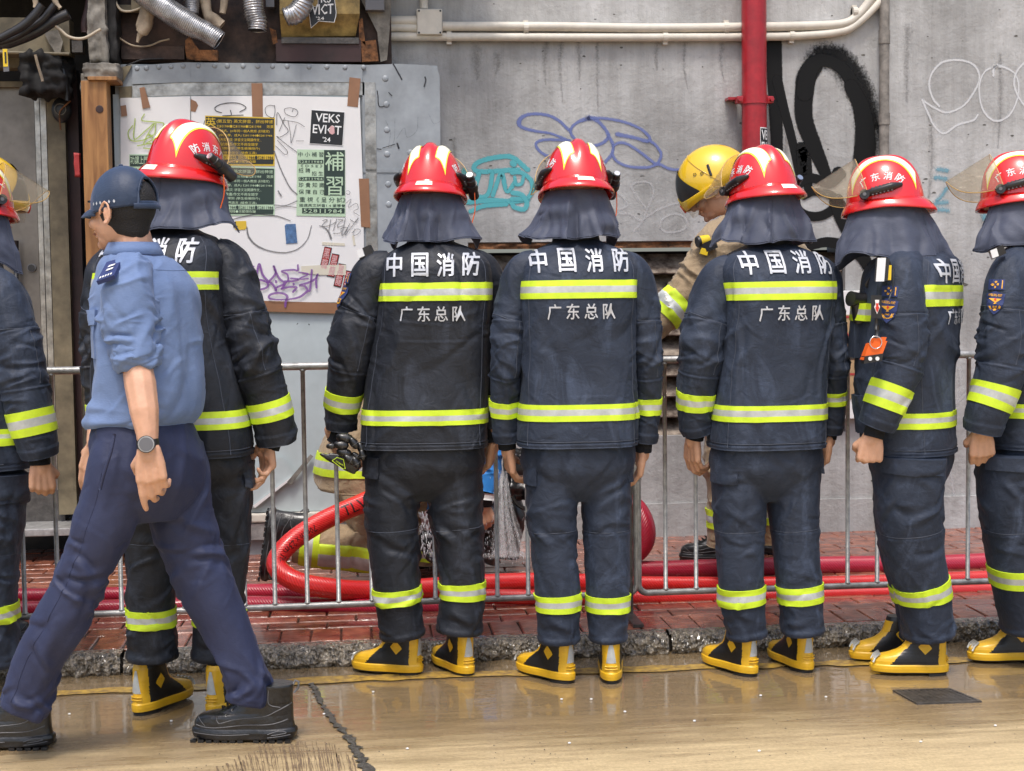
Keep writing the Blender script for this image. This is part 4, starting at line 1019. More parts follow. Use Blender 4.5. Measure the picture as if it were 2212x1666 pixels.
strokes('marker_arc', [
    (QZ([(165, 170), (190, 310), (290, 430), (440, 510), (620, 550), (790, 550), (950, 490), (1080, 350), (1140, 150)]), [4, 6, 6, 5, 4, 4, 3.5, 3, 3]),
    (QZ([(-60, 60), (80, 20), (300, -20), (480, -10), (640, 10), (820, 75)]), [3, 4, 4, 4, 4, 3]), (QZ([(1260, 150), (1340, 180), (1400, 250), (1435, 340)]), [3, 4, 6, 7]),
    (PZ([(960, 560), (1040, 780), (1150, 1000), (1240, 1090)]), 4), (PZ([(960, 1220), (1100, 1225), (1240, 1170)]), 3), (PZ([(970, 1260), (1090, 1235), (1230, 1250)]), 2.5), (PZ([(1010, 1050), (1045, 1110)]), 5)], YB, M['g_greyink'], b2)
strokes('marker_tag_grey', [
    (QZ([(1310, 70), (1380, 60), (1300, 150), (1400, 150), (1500, 100)]), 2.5), (QZ([(1430, 60), (1400, 220)]), 2.5), (QZ([(1520, 50), (1470, 220)]), 2.5), (QZ([(1540, 60), (1620, 60), (1560, 100), (1530, 170), (1620, 150)]), 2.5),
    (QZ([(1650, 40), (1600, 300), (1720, 120)]), 2.5), (QZ([(1730, 60), (1800, 100), (1840, 40), (1650, 290)]), 2.5), (QZ([(1470, 265), (1580, 255), (1590, 190), (1680, 180), (1640, 280)]), 2.5), (QZ([(1750, 260), (1820, 200), (1880, 220), (1830, 280), (1770, 290), (1790, 200)]), 1.8),
    (PZ([(1845, 1050), (1870, 1045), (1890, 1070), (1870, 1095), (1845, 1080)]), 1.5), (PZ([(1840, 1200), (1900, 1150), (1870, 1250), (1960, 1200), (1990, 1260), (1930, 1300), (2000, 1350)]), 1.8)], YB - .001, M['g_greyink'], b2)
strokes('marker_scribble', [
    (PZ([(315, 90), (250, 70), (235, 30), (300, -10), (420, -30), (540, -20), (615, 30), (540, 80)]), 2.6), (PZ([(425, 62), (430, 125), (330, 128), (580, 120)]), 2.6), (PZ([(110, 190), (95, 240), (90, 280)]), 2),
    (PZ([(970, 10), (900, 0), (850, 40), (870, 120), (950, 150), (970, 60), (960, 0)]), 1.6), (PZ([(1180, 80), (1200, 40), (1250, 80), (1210, 140), (1110, 110), (1085, 50), (1150, 30), (1230, 50)]), 1.6),
    (PZ([(990, 240), (1000, 90), (1080, 230), (1130, 320), (1030, 390), (990, 380), (1100, 470), (1240, 575)]), 1.8), (PZ([(1020, 320), (1090, 150)]), 1.5), (PZ([(1060, 180), (1240, 210), (1330, 262)]), 1.5), (PZ([(1130, 190), (1160, 350), (1170, 460), (1230, 240)]), 1.5),
    (PZ([(975, 495), (1090, 600), (1120, 560), (1000, 430)]), 1.6), (PZ([(1230, 435), (1320, 435)]), 1.3)], YB, M['g_ink'], b2)
strokes('marker_tag_green', [
    (T1([(935, 740), (920, 780), (1000, 790), (1060, 800), (1050, 830)]), 3), (T1([(875, 770), (870, 900), (940, 850), (1000, 800), (960, 870), (1000, 870), (1010, 800)]), 3), (T1([(860, 815), (830, 860), (850, 910), (920, 910), (990, 880)]), 3),
    (T1([(1040, 840), (1090, 830), (1070, 900)]), 3), (T1([(930, 930), (960, 870), (990, 900), (950, 930), (1010, 920), (1045, 880)]), 3), (T1([(890, 945), (980, 930), (1045, 940), (1000, 965), (930, 960)]), 3)], YB + .002, M['g_green'], b1)

# printed posters
def poster(name, label, quad, mat, group=None, Y=YB - .001):
    c = onY(sum(p[0] for p in quad) / 4, max(p[1] for p in quad), Y)
    t = thing(name, label, 'poster', c, group); m_ = MB(); quad_px(m_, quad, Y, .0012); m_.build('paper', M[mat], t); return t
def lines(t, L, Tm, Y, mat, name='printed_text', bold=.008):
    m_ = MB()
    for s, x0, y0, x1, y1 in L:
        (a, b), (c, d) = Tm([(x0, y0), (x1, y1)]); text_px(m_, s, a, b, c, d, Y, 0, bold, slant=-.012)
    return m_.build(name, M[mat], t)
def tutoring(dy, paper, ink, label):
    q = [(115, 125 + dy), (968, 150 + dy), (965, 742 + dy), (115, 735 + dy)]
    t = poster('poster', label, PZ(q), paper, 'tutoring posters on the white board')
    m_ = MB(); quad_px(m_, PZ([(122, 140 + dy), (958, 165 + dy), (955, 600 + dy), (122, 600 + dy)]), YB - .0025, .001); quad_px(m_, PZ([(122, 662 + dy), (955, 662 + dy), (945, 720 + dy), (122, 715 + dy)]), YB - .0025, .001); m_.build('dark_print', M[ink], t)
    Y2 = YB - .0045
    lines(t, [('英', 120, 150 + dy, 245, 270 + dy), ('文', 120, 300 + dy, 245, 420 + dy), ('(第五堂) 英文拼音，拼出神速', 255, 172 + dy, 945, 222 + dy), ('52811984●52811984●52811984', 258, 238 + dy, 800, 272 + dy), ('效果', 868, 242 + dy, 952, 282 + dy),
        ('一站式。20年同一個人教授 (好穩定)', 258, 295 + dy, 905, 334 + dy), ('(中/小學。成人) 52811984●52811984', 285, 348 + dy, 935, 386 + dy), ('全方位英文: 拼音文法閱讀作文...', 262, 400 + dy, 805, 438 + dy),
        ('考試/默書/作文不用全錯字', 262, 455 + dy, 762, 494 + dy), ('出做得到 (學生偷懶除外)', 300, 508 + dy, 785, 546 + dy), ('是世界語言 (搵食工具)', 300, 562 + dy, 745, 600 + dy), ('視頻●示範俾你睇', 400, 668 + dy, 735, 704 + dy)], PZ, Y2, paper)
    lines(t, [('52811984●52811984●52811984', 300, 612 + dy, 948, 655 + dy)], PZ, Y2 + .001, ink, 'phone_numbers')
    return t
tutoring(0, 'paper_yellow', 'paper_black', 'black and yellow tutoring poster with Chinese print, the upper of the stacked pair')
tutoring(612, 'paper_green', 'paper_dgreen', 'dark green tutoring poster with Chinese print, the lower of the stacked pair')
t = poster('poster', 'pale green tutoring poster with large white characters on a dark column', PZ([(1240, 540), (1828, 548), (1832, 1365), (1232, 1352)]), 'paper_green', 'tutoring posters on the white board')
m_ = MB()
for a, b, c, d in ((1570, 548, 1824, 1103), (1255, 668, 1560, 712), (1258, 878, 1565, 920), (1302, 1258, 1822, 1322)): quad_px(m_, PZ([(a, b), (c, b), (c, d), (a, d)]), YB - .0025, .001)
m_.build('dark_print', M['paper_dgreen'], t)
lines(t, [('補', 1585, 570, 1812, 800), ('習', 1598, 875, 1800, 1100), ('52811984', 1262, 675, 1550, 706), ('52811984', 1262, 884, 1552, 914), ('52811984', 1320, 1266, 1790, 1316)], PZ, YB - .0045, 'paper_green')
lines(t, [('中 小 補 習', 1255, 570, 1562, 630), ('《 D S E 》', 1285, 720, 1550, 760), ('招 聘', 1258, 768, 1400, 826), ('招 生', 1420, 808, 1560, 864), ('珍 貴 知 識', 1260, 945, 1572, 1004), ('保 障 自 己', 1260, 1030, 1574, 1088), ('重 視《 呈 分 試》', 1272, 1122, 1832, 1186), ('極速英文拼音1 4 堂學會', 1265, 1204, 1832, 1242)], PZ, YB - .0025, 'paper_dgreen', 'dark_text')
t = poster('poster', 'torn dark poster on the left board above the blue cap', T1([(838, 1000), (1000, 1000), (1000, 1300), (838, 1300)]), 'paper_green', 'tutoring posters on the white board', Y=YB + .003)
m_ = MB(); quad_px(m_, T1([(842, 1008), (998, 1008), (998, 1078), (842, 1078)]), YB + .0015, .001); m_.build('dark_print', M['paper_dgreen'], t)
lines(t, [('功課上門(或', 845, 1012, 996, 1072)], T1, YB - .0002, 'paper_green'); lines(t, [('補習班', 845, 1090, 996, 1160)], T1, YB + .0015, 'paper_dgreen', 'dark_text')
vk = poster('sticker', 'black VEKS EVICT sticker with white border on the white board', PZ([(1415, 50), (1827, 80), (1800, 497), (1388, 470)]), 'white', 'black stickers with white capital letters')
vk['category'] = 'sticker'
m_ = MB(); quad_px(m_, PZ([(1418, 58), (1820, 87), (1793, 489), (1395, 463)]), YB - .0025, .0008); m_.build('black_face', M['sticker_black'], vk)
m_ = MB()
def tq(s, x0, y0, x1, y1):
    V, F, _ = text2d(s, .01, 1); P = PZ([(x0 + a * (x1 - x0) - 0.065 * (y1 - b * (y1 - y0)), y1 - b * (y1 - y0) + .07 * (a * (x1 - x0))) for a, b in V]); m_.add([onY(p[0], p[1], YB - .0045) for p in P], F)
tq('VEKS', 1475, 92, 1775, 200); tq('EVICT', 1452, 230, 1800, 340); tq("'24", 1580, 385, 1675, 445); m_.build('printed_text', M['white'], vk)
m_ = MB(); quad_px(m_, PZ([(1640, 270), (1660, 248), (1695, 262), (1700, 340), (1670, 360), (1635, 340)]), YB - .0055, .0008); m_.build('torn_spot', M['pinkred'], vk)
bs = poster('sticker', 'small torn blue sticker on the white board', QZ([(735, 150), (760, 125), (900, 122), (928, 410), (758, 425)]), 'sticker_blue'); bs['category'] = 'sticker'
ys = poster('sticker', 'yellow tape scrap stuck on the white board beside the hood', QZ([(-10, 80), (155, 78), (160, 175), (140, 208), (-10, 215)]), 'paper_yellow'); ys['category'] = 'sticker'
m_ = MB(); quad_px(m_, QZ([(-40, 95), (0, 90), (0, 140), (30, 160), (0, 175), (-40, 178)]), YB - .0025, .0008); m_.build('dark_print', M['paper_black'], ys)
for i, (x, y) in enumerate(((1262, 462), (1375, 566), (1475, 715), (1590, 822))):
    q = [(x + 75, y), (x + 187, y + 20), (x + 110, y + 368), (x - 5, y + 345)]
    s = poster('sticker', ['upright pink and black seal-script sticker, highest of the slanting row', 'second highest of the slanting row of seal-script stickers', 'third of the slanting row of seal-script stickers, under clear tape', 'lowest seal-script sticker, half hidden behind the shoulder patch'][i], QZ(q), 'sticker_black', 'seal-script stickers in a slanting row'); s['category'] = 'sticker'
    m_ = MB(); c = np.array(q).mean(0); q2 = [tuple(c + (np.array(p) - c) * np.array([.86, .93])) for p in q]; quad_px(m_, QZ(q2), YB - .0025, .0006); m_.build('red_face', M['darkred'], s)
    m_ = MB()
    for ch, ya, yb in (('黑', .04, .50), ('龍', .52, .97)):
        V, F, _ = text2d(ch, .01, 1)
        A, B, C_, D = [np.array(p) for p in q2]; P = []
        for a, b in V:
            v = ya + (1 - b) * (yb - ya); a = .04 + .92 * a; top = A * (1 - a) + B * a; bot = D * (1 - a) + C_ * a; P.append(tuple(top * (1 - v) + bot * v))
        m_.add([onY(p[0], p[1], YB - .0042) for p in QZ(P)], F)
    m_.build('printed_text', M['pinkred'], s)

# broken plastic plates leaning at the foot of the kiosk
W5 = pm(4.269, 520.5, 889)
lp = thing('broken_plate', 'broken translucent plastic plate leaning on the pale sheet behind the barrier', 'plate', onY(560, 1100, YK - .03))
m_ = MB(); quad_px(m_, W5([(0, 720), (100, 510), (280, 440), (375, 425), (395, 430), (490, 560), (470, 600), (170, 880), (120, 890), (0, 890)]), YK - .01, .006); m_.build('sheet', M['panel_light'], lp)
m_ = MB(); quad_px(m_, W5([(130, 890), (110, 870), (400, 650), (480, 590), (470, 620)]), YK - .017, .012); m_.build('edge_lip', M['board'], lp)
m_ = MB(); quad_px(m_, W5([(425, 650), (640, 395), (668, 415), (460, 680)]), YK - .016, .014); m_.build('strip', M['plaster'], lp)

# ------------------------------------------------------------------ dark service zone over the kiosk and the doorway
soff = MB(); soff.box((-4.5, 6.9, 3.05), (kx1 + .25, 8.4, 3.12)); s_ = soff.build('shade_slab', M['dark'], org=(-1, 7, 3.05)); props(s_, 'dark unseen slab added to shade the kiosk and doorway', 'shade_slab')  # slab added out of view to shade the ducts and kiosk top
bw = MB(); bw.box((-4.5, 8.15, -.0), (kx1 + .2, 8.3, 3.05)); bw = bw.build('back_wall', M['dark'], org=(-1, 8.2, 0)); props(bw, 'near-black back wall behind the kiosk and ducts', 'wall')  # back wall is near-black throughout
fas = thing('rusty_fascia', 'rusty dark steel fascia above the riveted kiosk edge', 'fascia', onY(530, 130, YK + .05))
m_ = MB(); box_px(m_, 250, -40, 845, 136, YK + .07, YK + .10); m_.build('sheet', M['rust'], fas)
m_ = MB(); box_px(m_, 262, 100, 398, 128, YK + .02, YK + .06); m_.build('beam', M['rust'], fas)
m_ = MB(); box_px(m_, 596, 86, 780, 133, YK + .01, YK + .05); m_.build('lower_sheet', M['darkbrown'], fas)
for q in ([(400, 88), (410, 78), (418, 92), (432, 110), (425, 130), (404, 128), (400, 110)], [(582, 60), (596, 66), (600, 92), (590, 96)], [(775, 40), (783, 40), (790, 100), (776, 84)], [(780, 90), (812, 86), (818, 132), (782, 134)]):
    m_ = MB(); quad_px(m_, q, YK + .03, .02); m_.build('rust_flake', M['rust_orange'], fas)
m_ = MB(); quad_px(m_, [(780, 0), (846, 0), (842, 60), (836, 130), (822, 134), (815, 70)], YK + .045, .02); m_.build('corroded_edge', M['plaster'], fas)
m_ = MB(); box_px(m_, 420, 108, 470, 131, YK + .0, YK + .05); m_.build('rust_box', M['rust_orange'], fas)
yb = thing('yellowed_box', 'grimy yellow metal hood box above the kiosk with a torn sticker', 'box', onY(690, 80, YK + .02))
m_ = MB(); V = [onY(x, y, Y) for (x, y, Y) in ((604, -40, YK - .02), (777, -40, YK - .02), (777, 30, YK - .02), (768, 78, YK + .05), (608, 80, YK + .05), (604, 30, YK - .02))]; V2 = [Vector((v.x, YK + .15, v.z)) for v in V]
m_.add(V + V2, [(0, 1, 2, 5), (5, 2, 3, 4), (0, 5, 11, 6), (5, 4, 10, 11), (1, 7, 8, 2), (2, 8, 9, 3), (4, 3, 9, 10), (6, 7, 1, 0)]); m_.build('shell', M['dirty_yellow'], yb)
m_ = MB(); box_px(m_, 608, 81, 775, 94, YK + .0, YK + .06); m_.build('lip', M['iron'], yb)
s2 = poster('sticker', 'torn black EVICT sticker on the grimy yellow box at the top', CZ([(1165, -60), (1400, -60), (1430, 180), (1425, 235), (1400, 322), (1180, 305), (1065, 405), (1040, 200), (1030, 185), (1100, 95), (1165, 90)]), 'white', 'black stickers with white capital letters', Y=YK - .022); s2['category'] = 'sticker'
m_ = MB(); quad_px(m_, CZ([(1170, -60), (1392, -60), (1420, 180), (1415, 232), (1392, 312), (1180, 296), (1072, 390), (1048, 200), (1040, 190), (1104, 100), (1172, 95)]), YK - .0235, .0008); m_.build('black_face', M['sticker_black'], s2)
m_ = MB(); text_px(m_, 'KS', *CZ([(1210, -70)])[0], *CZ([(1350, 40)])[0], YK - .0255, 0, .025); text_px(m_, 'VICT', *CZ([(1080, 68)])[0], *CZ([(1385, 212)])[0], YK - .0255, 0, .025, slant=.05); text_px(m_, "'24", *CZ([(1140, 238)])[0], *CZ([(1252, 285)])[0], YK - .0255, 0, .02); m_.build('printed_text', M['white'], s2)

def duct(label, pts, rpx, Y, ringstep=.009):
    P = tube_px(pts, Y, n=260); sc = scale_at(pts[0][0], Y)
    seg = np.concatenate([[0], np.cumsum([ (P[i + 1] - P[i]).length for i in range(len(P) - 1)])])
    rr = np.interp(np.linspace(0, 1, len(P)), np.linspace(0, 1, len(rpx)), [a / sc for a in rpx]); rr = rr + .0022 * np.sin(seg / ringstep * 2 * math.pi)
    g = tube_grid(P, rr, 28); g = g + (vnoise(g * 22, 4) * .004)[..., None]
    t = thing('duct', label, 'duct', P[-1], 'foil flexible ducts hanging over the kiosk')
    m_ = MB(); nv, nu = g.shape[:2]; m_.add(g.reshape(-1, 3), [(i * nu + j, i * nu + (j + 1) % nu, (i + 1) * nu + (j + 1) % nu, (i + 1) * nu + j) for i in range(nv - 1) for j in range(nu)])
    m_.build('foil_tube', M['duct'], t, True)
    m_ = MB(); d = (P[-1] - P[-2]).normalized(); e = P[-1] - d * .003; q = Vector((0, 1, 0)).cross(d).normalized(); w_ = d.cross(q)
    m_.add([e + (q * math.cos(a) + w_ * math.sin(a)) * rr[-1] * .97 for a in [2 * math.pi * i / 20 for i in range(20)]], [tuple(range(20))]); m_.build('dark_mouth', M['dark'], t)
duct('long foil duct sloping down to the right above the riveted strip', BZ([(480, -160), (760, 40), (1100, 260), (1400, 440), (1700, 590), (1850, 690)]), [24, 24, 25, 25, 22, 20], YK - .12)
duct('short upright foil duct behind the long sloping duct', BZ([(1375, -160), (1375, 0), (1380, 120), (1375, 240)]), [18, 18, 17, 15], YK - .02, .010)
duct('foil duct hanging straight down left of the yellow box', CZ([(240, -150), (250, 60), (270, 220), (300, 330), (300, 440)]), [20, 21, 21, 22, 20], YK - .08, .012)
duct('curved foil duct bending left in front of the yellow box', CZ([(960, -160), (970, -20), (930, 100), (840, 200), (690, 250)]), [20, 20, 22, 22, 19], YK - .10, .016)
def pipe_thing(name, label, pts, rpx, Y, mat, cat='pipe', n=60, nu=14, wob=0):
    P = tube_px(pts, Y, n=n); sc = scale_at(pts[0][0], Y); rr = np.interp(np.linspace(0, 1, n), np.linspace(0, 1, len(rpx)), [a / sc for a in rpx])
    m_ = MB(); m_.tube(P, rr, nu); 
    if wob: 
        V = np.array(m_.V); V = V + (vnoise(V * 30, 2) * wob)[:, None]; m_.V = [tuple(v) for v in V]
    o = m_.build(name, M[mat], None, True, org=P[-1]); props(o, label, cat); return o
pipe_thing('lagged_pipe', 'beige lagged pipe bending right above the sloping duct', BZ([(1620, -120), (1610, 60), (1640, 240), (1760, 330), (1900, 430)]), [11, 11, 12, 13, 13], YK - .0, 'rag', wob=.006)
pipe_thing('pipe_fitting', 'dirty white wrapped pipe fitting hanging left of the sloping duct', BZ([(660, 90), (630, 230), (590, 380), (560, 500), (530, 560)]), [15, 17, 17, 17, 12], YK - .05, 'rag', wob=.008)
pipe_thing('hanging_rag', 'frayed beige strip hanging from the pipe fitting', BZ([(540, 540), (490, 620), (460, 720)]), [9, 5, 3], YK - .05, 'rag', 'strip', wob=.004)
pipe_thing('short_pipe', 'short dirty pipe stub with a black cap beside the lagged pipe', BZ([(1930, -80), (1925, 80), (1900, 230)]), [9, 8, 7], YK - .02, 'rag')
pipe_thing('cable', 'beige cable looping down left of the ducts', BZ([(80, -60), (110, 80), (200, 180), (350, 190), (520, 130), (560, 60)]), [2.6] * 6, YK - .05, 'cable', 'cable')
pipe_thing('cable', 'thin brown cable sagging over the rusty beam', BZ([(60, 480), (130, 620), (320, 750), (500, 790), (680, 770), (850, 700), (1000, 665)]), [2.0] * 7, YK + .0, 'rag', 'cable')
pipe_thing('cable', 'thin black cable lying on the kiosk top edge', BZ([(260, 1115), (400, 1060), (560, 1010), (900, 995)]), [1.4] * 4, YK + .0, 'blackplastic', 'cable')
pipe_thing('cable', 'beige cable draped over the black hoses at the top left', AZ([(510, 275), (640, 290), (760, 370), (860, 460), (980, 495), (1100, 480), (1240, 400), (1290, 375)]), [3.3] * 8, YK - .20, 'cable', 'cable')
for lab, L, r, dY in (('upper thick black hose at the top left corner', [(540, 60), (420, 220), (280, 340), (120, 430), (-60, 520)], [9, 10, 10, 9, 8], -.28), ('lower thick black hose curving along the beam', [(880, 180), (700, 260), (480, 400), (260, 500), (60, 570), (-80, 560)], [12, 12, 12, 12, 11, 10], -.2), ('middle black hose beside the two thick ones', [(700, 60), (560, 240), (420, 340), (200, 480), (-60, 560)], [8, 8, 8, 7, 6], -.22)):
    o = pipe_thing('black_hose', lab, AZ(L), r, YK + dY, 'blackplastic', 'hose')
o = pipe_thing('lagged_pipe', 'short beige lagged stub above the black hoses, left one', AZ([(440, -60), (455, 40), (450, 100)]), [7, 6, 5], YK - .2, 'rag'); o = pipe_thing('lagged_pipe', 'short beige lagged stub above the black hoses, right one', AZ([(690, -40), (720, 50), (770, 110)]), [7, 6, 5], YK - .2, 'rag')
pipe_thing('maroon_pipe', 'dark maroon pipe dropping beside the plastered column', AZ([(1170, -60), (1140, 120), (1090, 300), (1090, 420)]), [11, 11, 10, 9], YK - .0, 'darkbrown')
m_ = MB(); box_px(m_, 238, 10, 300, 24, YK + .0, YK + .05, bev=.004); box_px(m_, 283, -10, 330, 24, YK - .03, YK + .02, bev=.004); o = m_.build('switch_box', M['cream'], org=onY(280, 20, YK)); props(o, 'dirty cream switch box above the sloping foil duct', 'box')
m_ = MB(); box_px(m_, 622 - 48, -30, 592, 15, YK + .0, YK + .05); o = m_.build('dark_box', M['greyplastic'], org=onY(580, 15, YK)); props(o, 'small grey box between two foil ducts', 'box')
m_ = MB(); box_px(m_, 789, -30, 830, 22, YK - .02, YK + .05, bev=.003); o = m_.build('grey_box', M['greyplastic'], org=onY(810, 15, YK)); props(o, 'grey metal box left of the junction box at the top edge', 'box')
# plastered column with pine post in front
col = thing('plastered_column', 'chipped plaster column head above the pine post', 'column', onY(215, 165, YK - .1))
m_ = MB(); xa, xb_, za, zb_ = box_px(m_, 186, -60, 250, 136, YK - .06, YK + .15); bmo = m_
def rough_box(x0, y0, x1, y1, Y0, Y1, mat, name, parent, amp=.01, n=26):
    a = onY(x0, (y0 + y1) / 2, Y0).x; b = onY(x1, (y0 + y1) / 2, Y0).x; z1 = onY((x0 + x1) / 2, y0, Y0).z; z0 = onY((x0 + x1) / 2, y1, Y0).z
    bm = bmesh.new(); bmesh.ops.create_cube(bm, size=1)
    for v in bm.verts: v.co = Vector(((a + b) / 2 + v.co.x * (b - a), (Y0 + Y1) / 2 + v.co.y * (Y1 - Y0), (z0 + z1) / 2 + v.co.z * (z1 - z0)))
    bmesh.ops.subdivide_edges(bm, edges=bm.edges[:], cuts=n, use_grid_fill=True); bm.normal_update()
    P = np.array([v.co[:] for v in bm.verts]); d = amp * ridges(P * 14, 9) + amp * .5 * vnoise(P * 40, 3)
    for v, q in zip(bm.verts, d): v.co += v.normal * q
    bm.verts.index_update(); V = [v.co.copy() for v in bm.verts]; F = [[v.index for v in f.verts] for f in bm.faces]; bm.free()
    return mk(name, V, F, M[mat], parent)
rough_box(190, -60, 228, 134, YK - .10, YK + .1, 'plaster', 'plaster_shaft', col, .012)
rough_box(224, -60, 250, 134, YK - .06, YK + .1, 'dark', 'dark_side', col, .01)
rough_box(180, 138, 252, 166, YK - .14, YK + .08, 'plaster', 'capital', col, .010)
rough_box(176, 160, 190, 205, YK - .06, YK + .05, 'plaster', 'broken_edge', col, .010)
post = thing('timber_post', 'orange pine post with a plank cap standing under the plaster column', 'post', onZ(210, 1130, .07))
m_ = MB(); box_px(m_, 189, 165, 252, 173, YK - .18, YK + .0, bev=.002); m_.build('cap_plank', M['wood'], post)
m_ = MB(); p0 = onY(210, 190, YK - .16); m_.box((onY(181, 400, YK - .16).x, YK - .16, .06), (onY(236, 400, YK - .16).x, YK - .05, onY(210, 174, YK - .16).z), bev=.004); m_.build('shaft', M['wood'], post)
m_ = MB(); p = onY(215, 236, YK - .162); m_.ell(p, (.018, .0015, .018), n=12); m_.build('knot', M['darkbrown'], post)
dk = MB(); box_px(dk, 238, 150, 262, 1160, YK + .1, YK + .3); o = dk.build('gap_shade_strip', M['dark'], org=onY(250, 1150, YK + .1)); props(o, 'dark strip painted as the shaded gap left of the kiosk', 'post')  # dark box stands in for the shade inside the gap
rg = rough_box(160, 330, 172, 382, YK - .1, YK - .07, 'darkred', 'red_rag', None, .004, 8); rg.location = (0, 0, 0); props(rg, 'red and grey rag hanging beside the pine post', 'rag')

# doorway
dr = thing('steel_door', 'dented stainless steel door with a round dark lock at the far left', 'door', onZ(50, 1140, .07))
YD = YK + .25
m_ = MB(); box_px(m_, -120, 188, 86, 1060, YD, YD + .04); m_.build('leaf', M['stainless'], dr)
m_ = MB(); box_px(m_, 87, 175, 98, 1100, YD - .02, YD + .05, bev=.002); box_px(m_, 99, 175, 112, 1100, YD - .04, YD + .05, bev=.002); m_.build('frame', M['stainless_frame'], dr)
m_ = MB(); p = onY(69, 579, YD); m_.cyl(p, p + Vector((0, -.012, 0)), .021, 24); m_.build('lock_ring', M['greyplastic'], dr); m_ = MB(); m_.cyl(p + Vector((0, -.012, 0)), p + Vector((0, -.016, 0)), .017, 24); m_.build('lock_core', M['blackplastic'], dr)
m_ = MB(); m_.tube([onY(35, 520, YD - .05), onY(35, 620, YD - .05)], .012, 10); m_.build('handle', M['blackplastic'], dr, True)
m_ = MB(); box_px(m_, -120, 1062, 140, 1143, YD - .05, YD + .04); m_.build('kick_panel', M['iron'], dr)
cs = MB(); box_px(cs, 113, 170, 152, 1112, YD - .08, YD + .05); o = cs.build('cream_jamb', M['cream'], org=onY(130, 1110, YD)); props(o, 'dirty cream wall strip beside the steel door', 'wall')
cs = MB(); box_px(cs, 153, 150, 180, 1112, YD - .03, YD + .05); o = cs.build('dark_jamb', M['darkbrown'], org=onY(165, 1110, YD)); props(o, 'dark brown strip between the cream jamb and the pine post', 'wall')
st = MB(); box_px(st, -150, 1144, 255, 1160, YK - .05, YD + .1, bev=.004); o = st.build('door_step', M['steel'], org=onY(60, 1150, YK)); props(o, 'grey metal door step at the far left', 'step')
bm_ = thing('lintel_beam', 'grimy cream beam above the steel door', 'beam', onY(60, 120, YK - .1))
m_ = MB(); box_px(m_, -100, 38, 150, 116, YK - .02, YK + .1); m_.build('beam', M['cream'], bm_); m_ = MB(); m_.tube([onY(-50, 112, YK - .06), onY(150, 117, YK - .06)], .008, 8); m_.build('edge_pipe', M['cream'], bm_)
m_ = MB(); box_px(m_, -100, 118, 48, 146, YK + .1, YK + .2); m_.build('lower_board', M['cream'], bm_)
m_ = MB(); box_px(m_, -100, 176, 112, 188, YD - .04, YD + .04); m_.build('door_head', M['cream'], bm_)
for q, mt in (([(95, 70), (125, 65), (136, 90), (130, 116), (118, 112), (105, 92)], 'plaster'),):
    m_ = MB(); quad_px(m_, q, YK - .03, .03); m_.build('plaster_patch', M[mt], bm_)
m_ = MB(); box_px(m_, 155, 88, 178, 113, YK - .02, YK + .06); o = m_.build('square_tube', M['iron'], org=onY(165, 110, YK)); props(o, 'open square steel tube beside the plaster column', 'tube')
bag = rough_box(48, 120, 138, 195, YK - .06, YK + .1, 'dark', 'black_bundle', None, .03, 16); props(bag, 'black plastic bundle hanging above the door', 'bundle')
pipe_thing('cable', 'brown cable hanging inside the black bundle', AZ([(450, 700), (490, 850), (530, 980), (545, 1040)]), [3.2] * 4, YK - .12, 'rag', 'cable')
pipe_thing('black_strap', 'black strap hanging down to the round black reel', AZ([(800, 880), (830, 1000), (850, 1150), (860, 1290)]), [5, 5, 5, 5], YK - .02, 'blackplastic', 'strap')
rl = thing('cable_reel', 'round black cable reel hanging against the cream jamb', 'reel', onY(134, 240, YK + .1))
m_ = MB(); c = onY(133, 238, YK + .1); m_.ell(c, (.048, .03, .062), n=20); m_.build('casing', M['blackplastic'], rl, True)
m_ = MB()
for i in range(26):
    a = 2 * math.pi * i / 26; p = c + Vector((math.cos(a) * .026, -.030, math.sin(a) * .026)); m_.box(p - Vector((.002, .002, .002)), p + Vector((.002, .002, .002)))
m_.build('pale_ring', M['plaster'], rl)
pipe_thing('rusty_rod', 'thin rusty rod hanging below the cable reel', AZ([(900, 1290), (800, 1380), (760, 1460), (775, 1660)]), [1.8] * 4, YK + .05, 'rust_orange', 'rod')
tg = thing('yellow_tag', 'small yellow printed tag hanging from the black hoses', 'tag', onY(13, 155, YK - .3))
m_ = MB(); quad_px(m_, AZ([(30, 625), (95, 622), (118, 910), (45, 918)]), YK - .29, .006); m_.build('plate', M['greyplastic'], tg)
m_ = MB(); quad_px(m_, AZ([(33, 628), (92, 626), (102, 850), (42, 852)]), YK - .297, .001); m_.build('yellow_label', M['yellow'], tg)
m_ = MB(); quad_px(m_, AZ([(55, 665), (80, 665), (86, 810), (62, 812)]), YK - .299, .0006); m_.build('dark_print', M['paper_black'], tg)

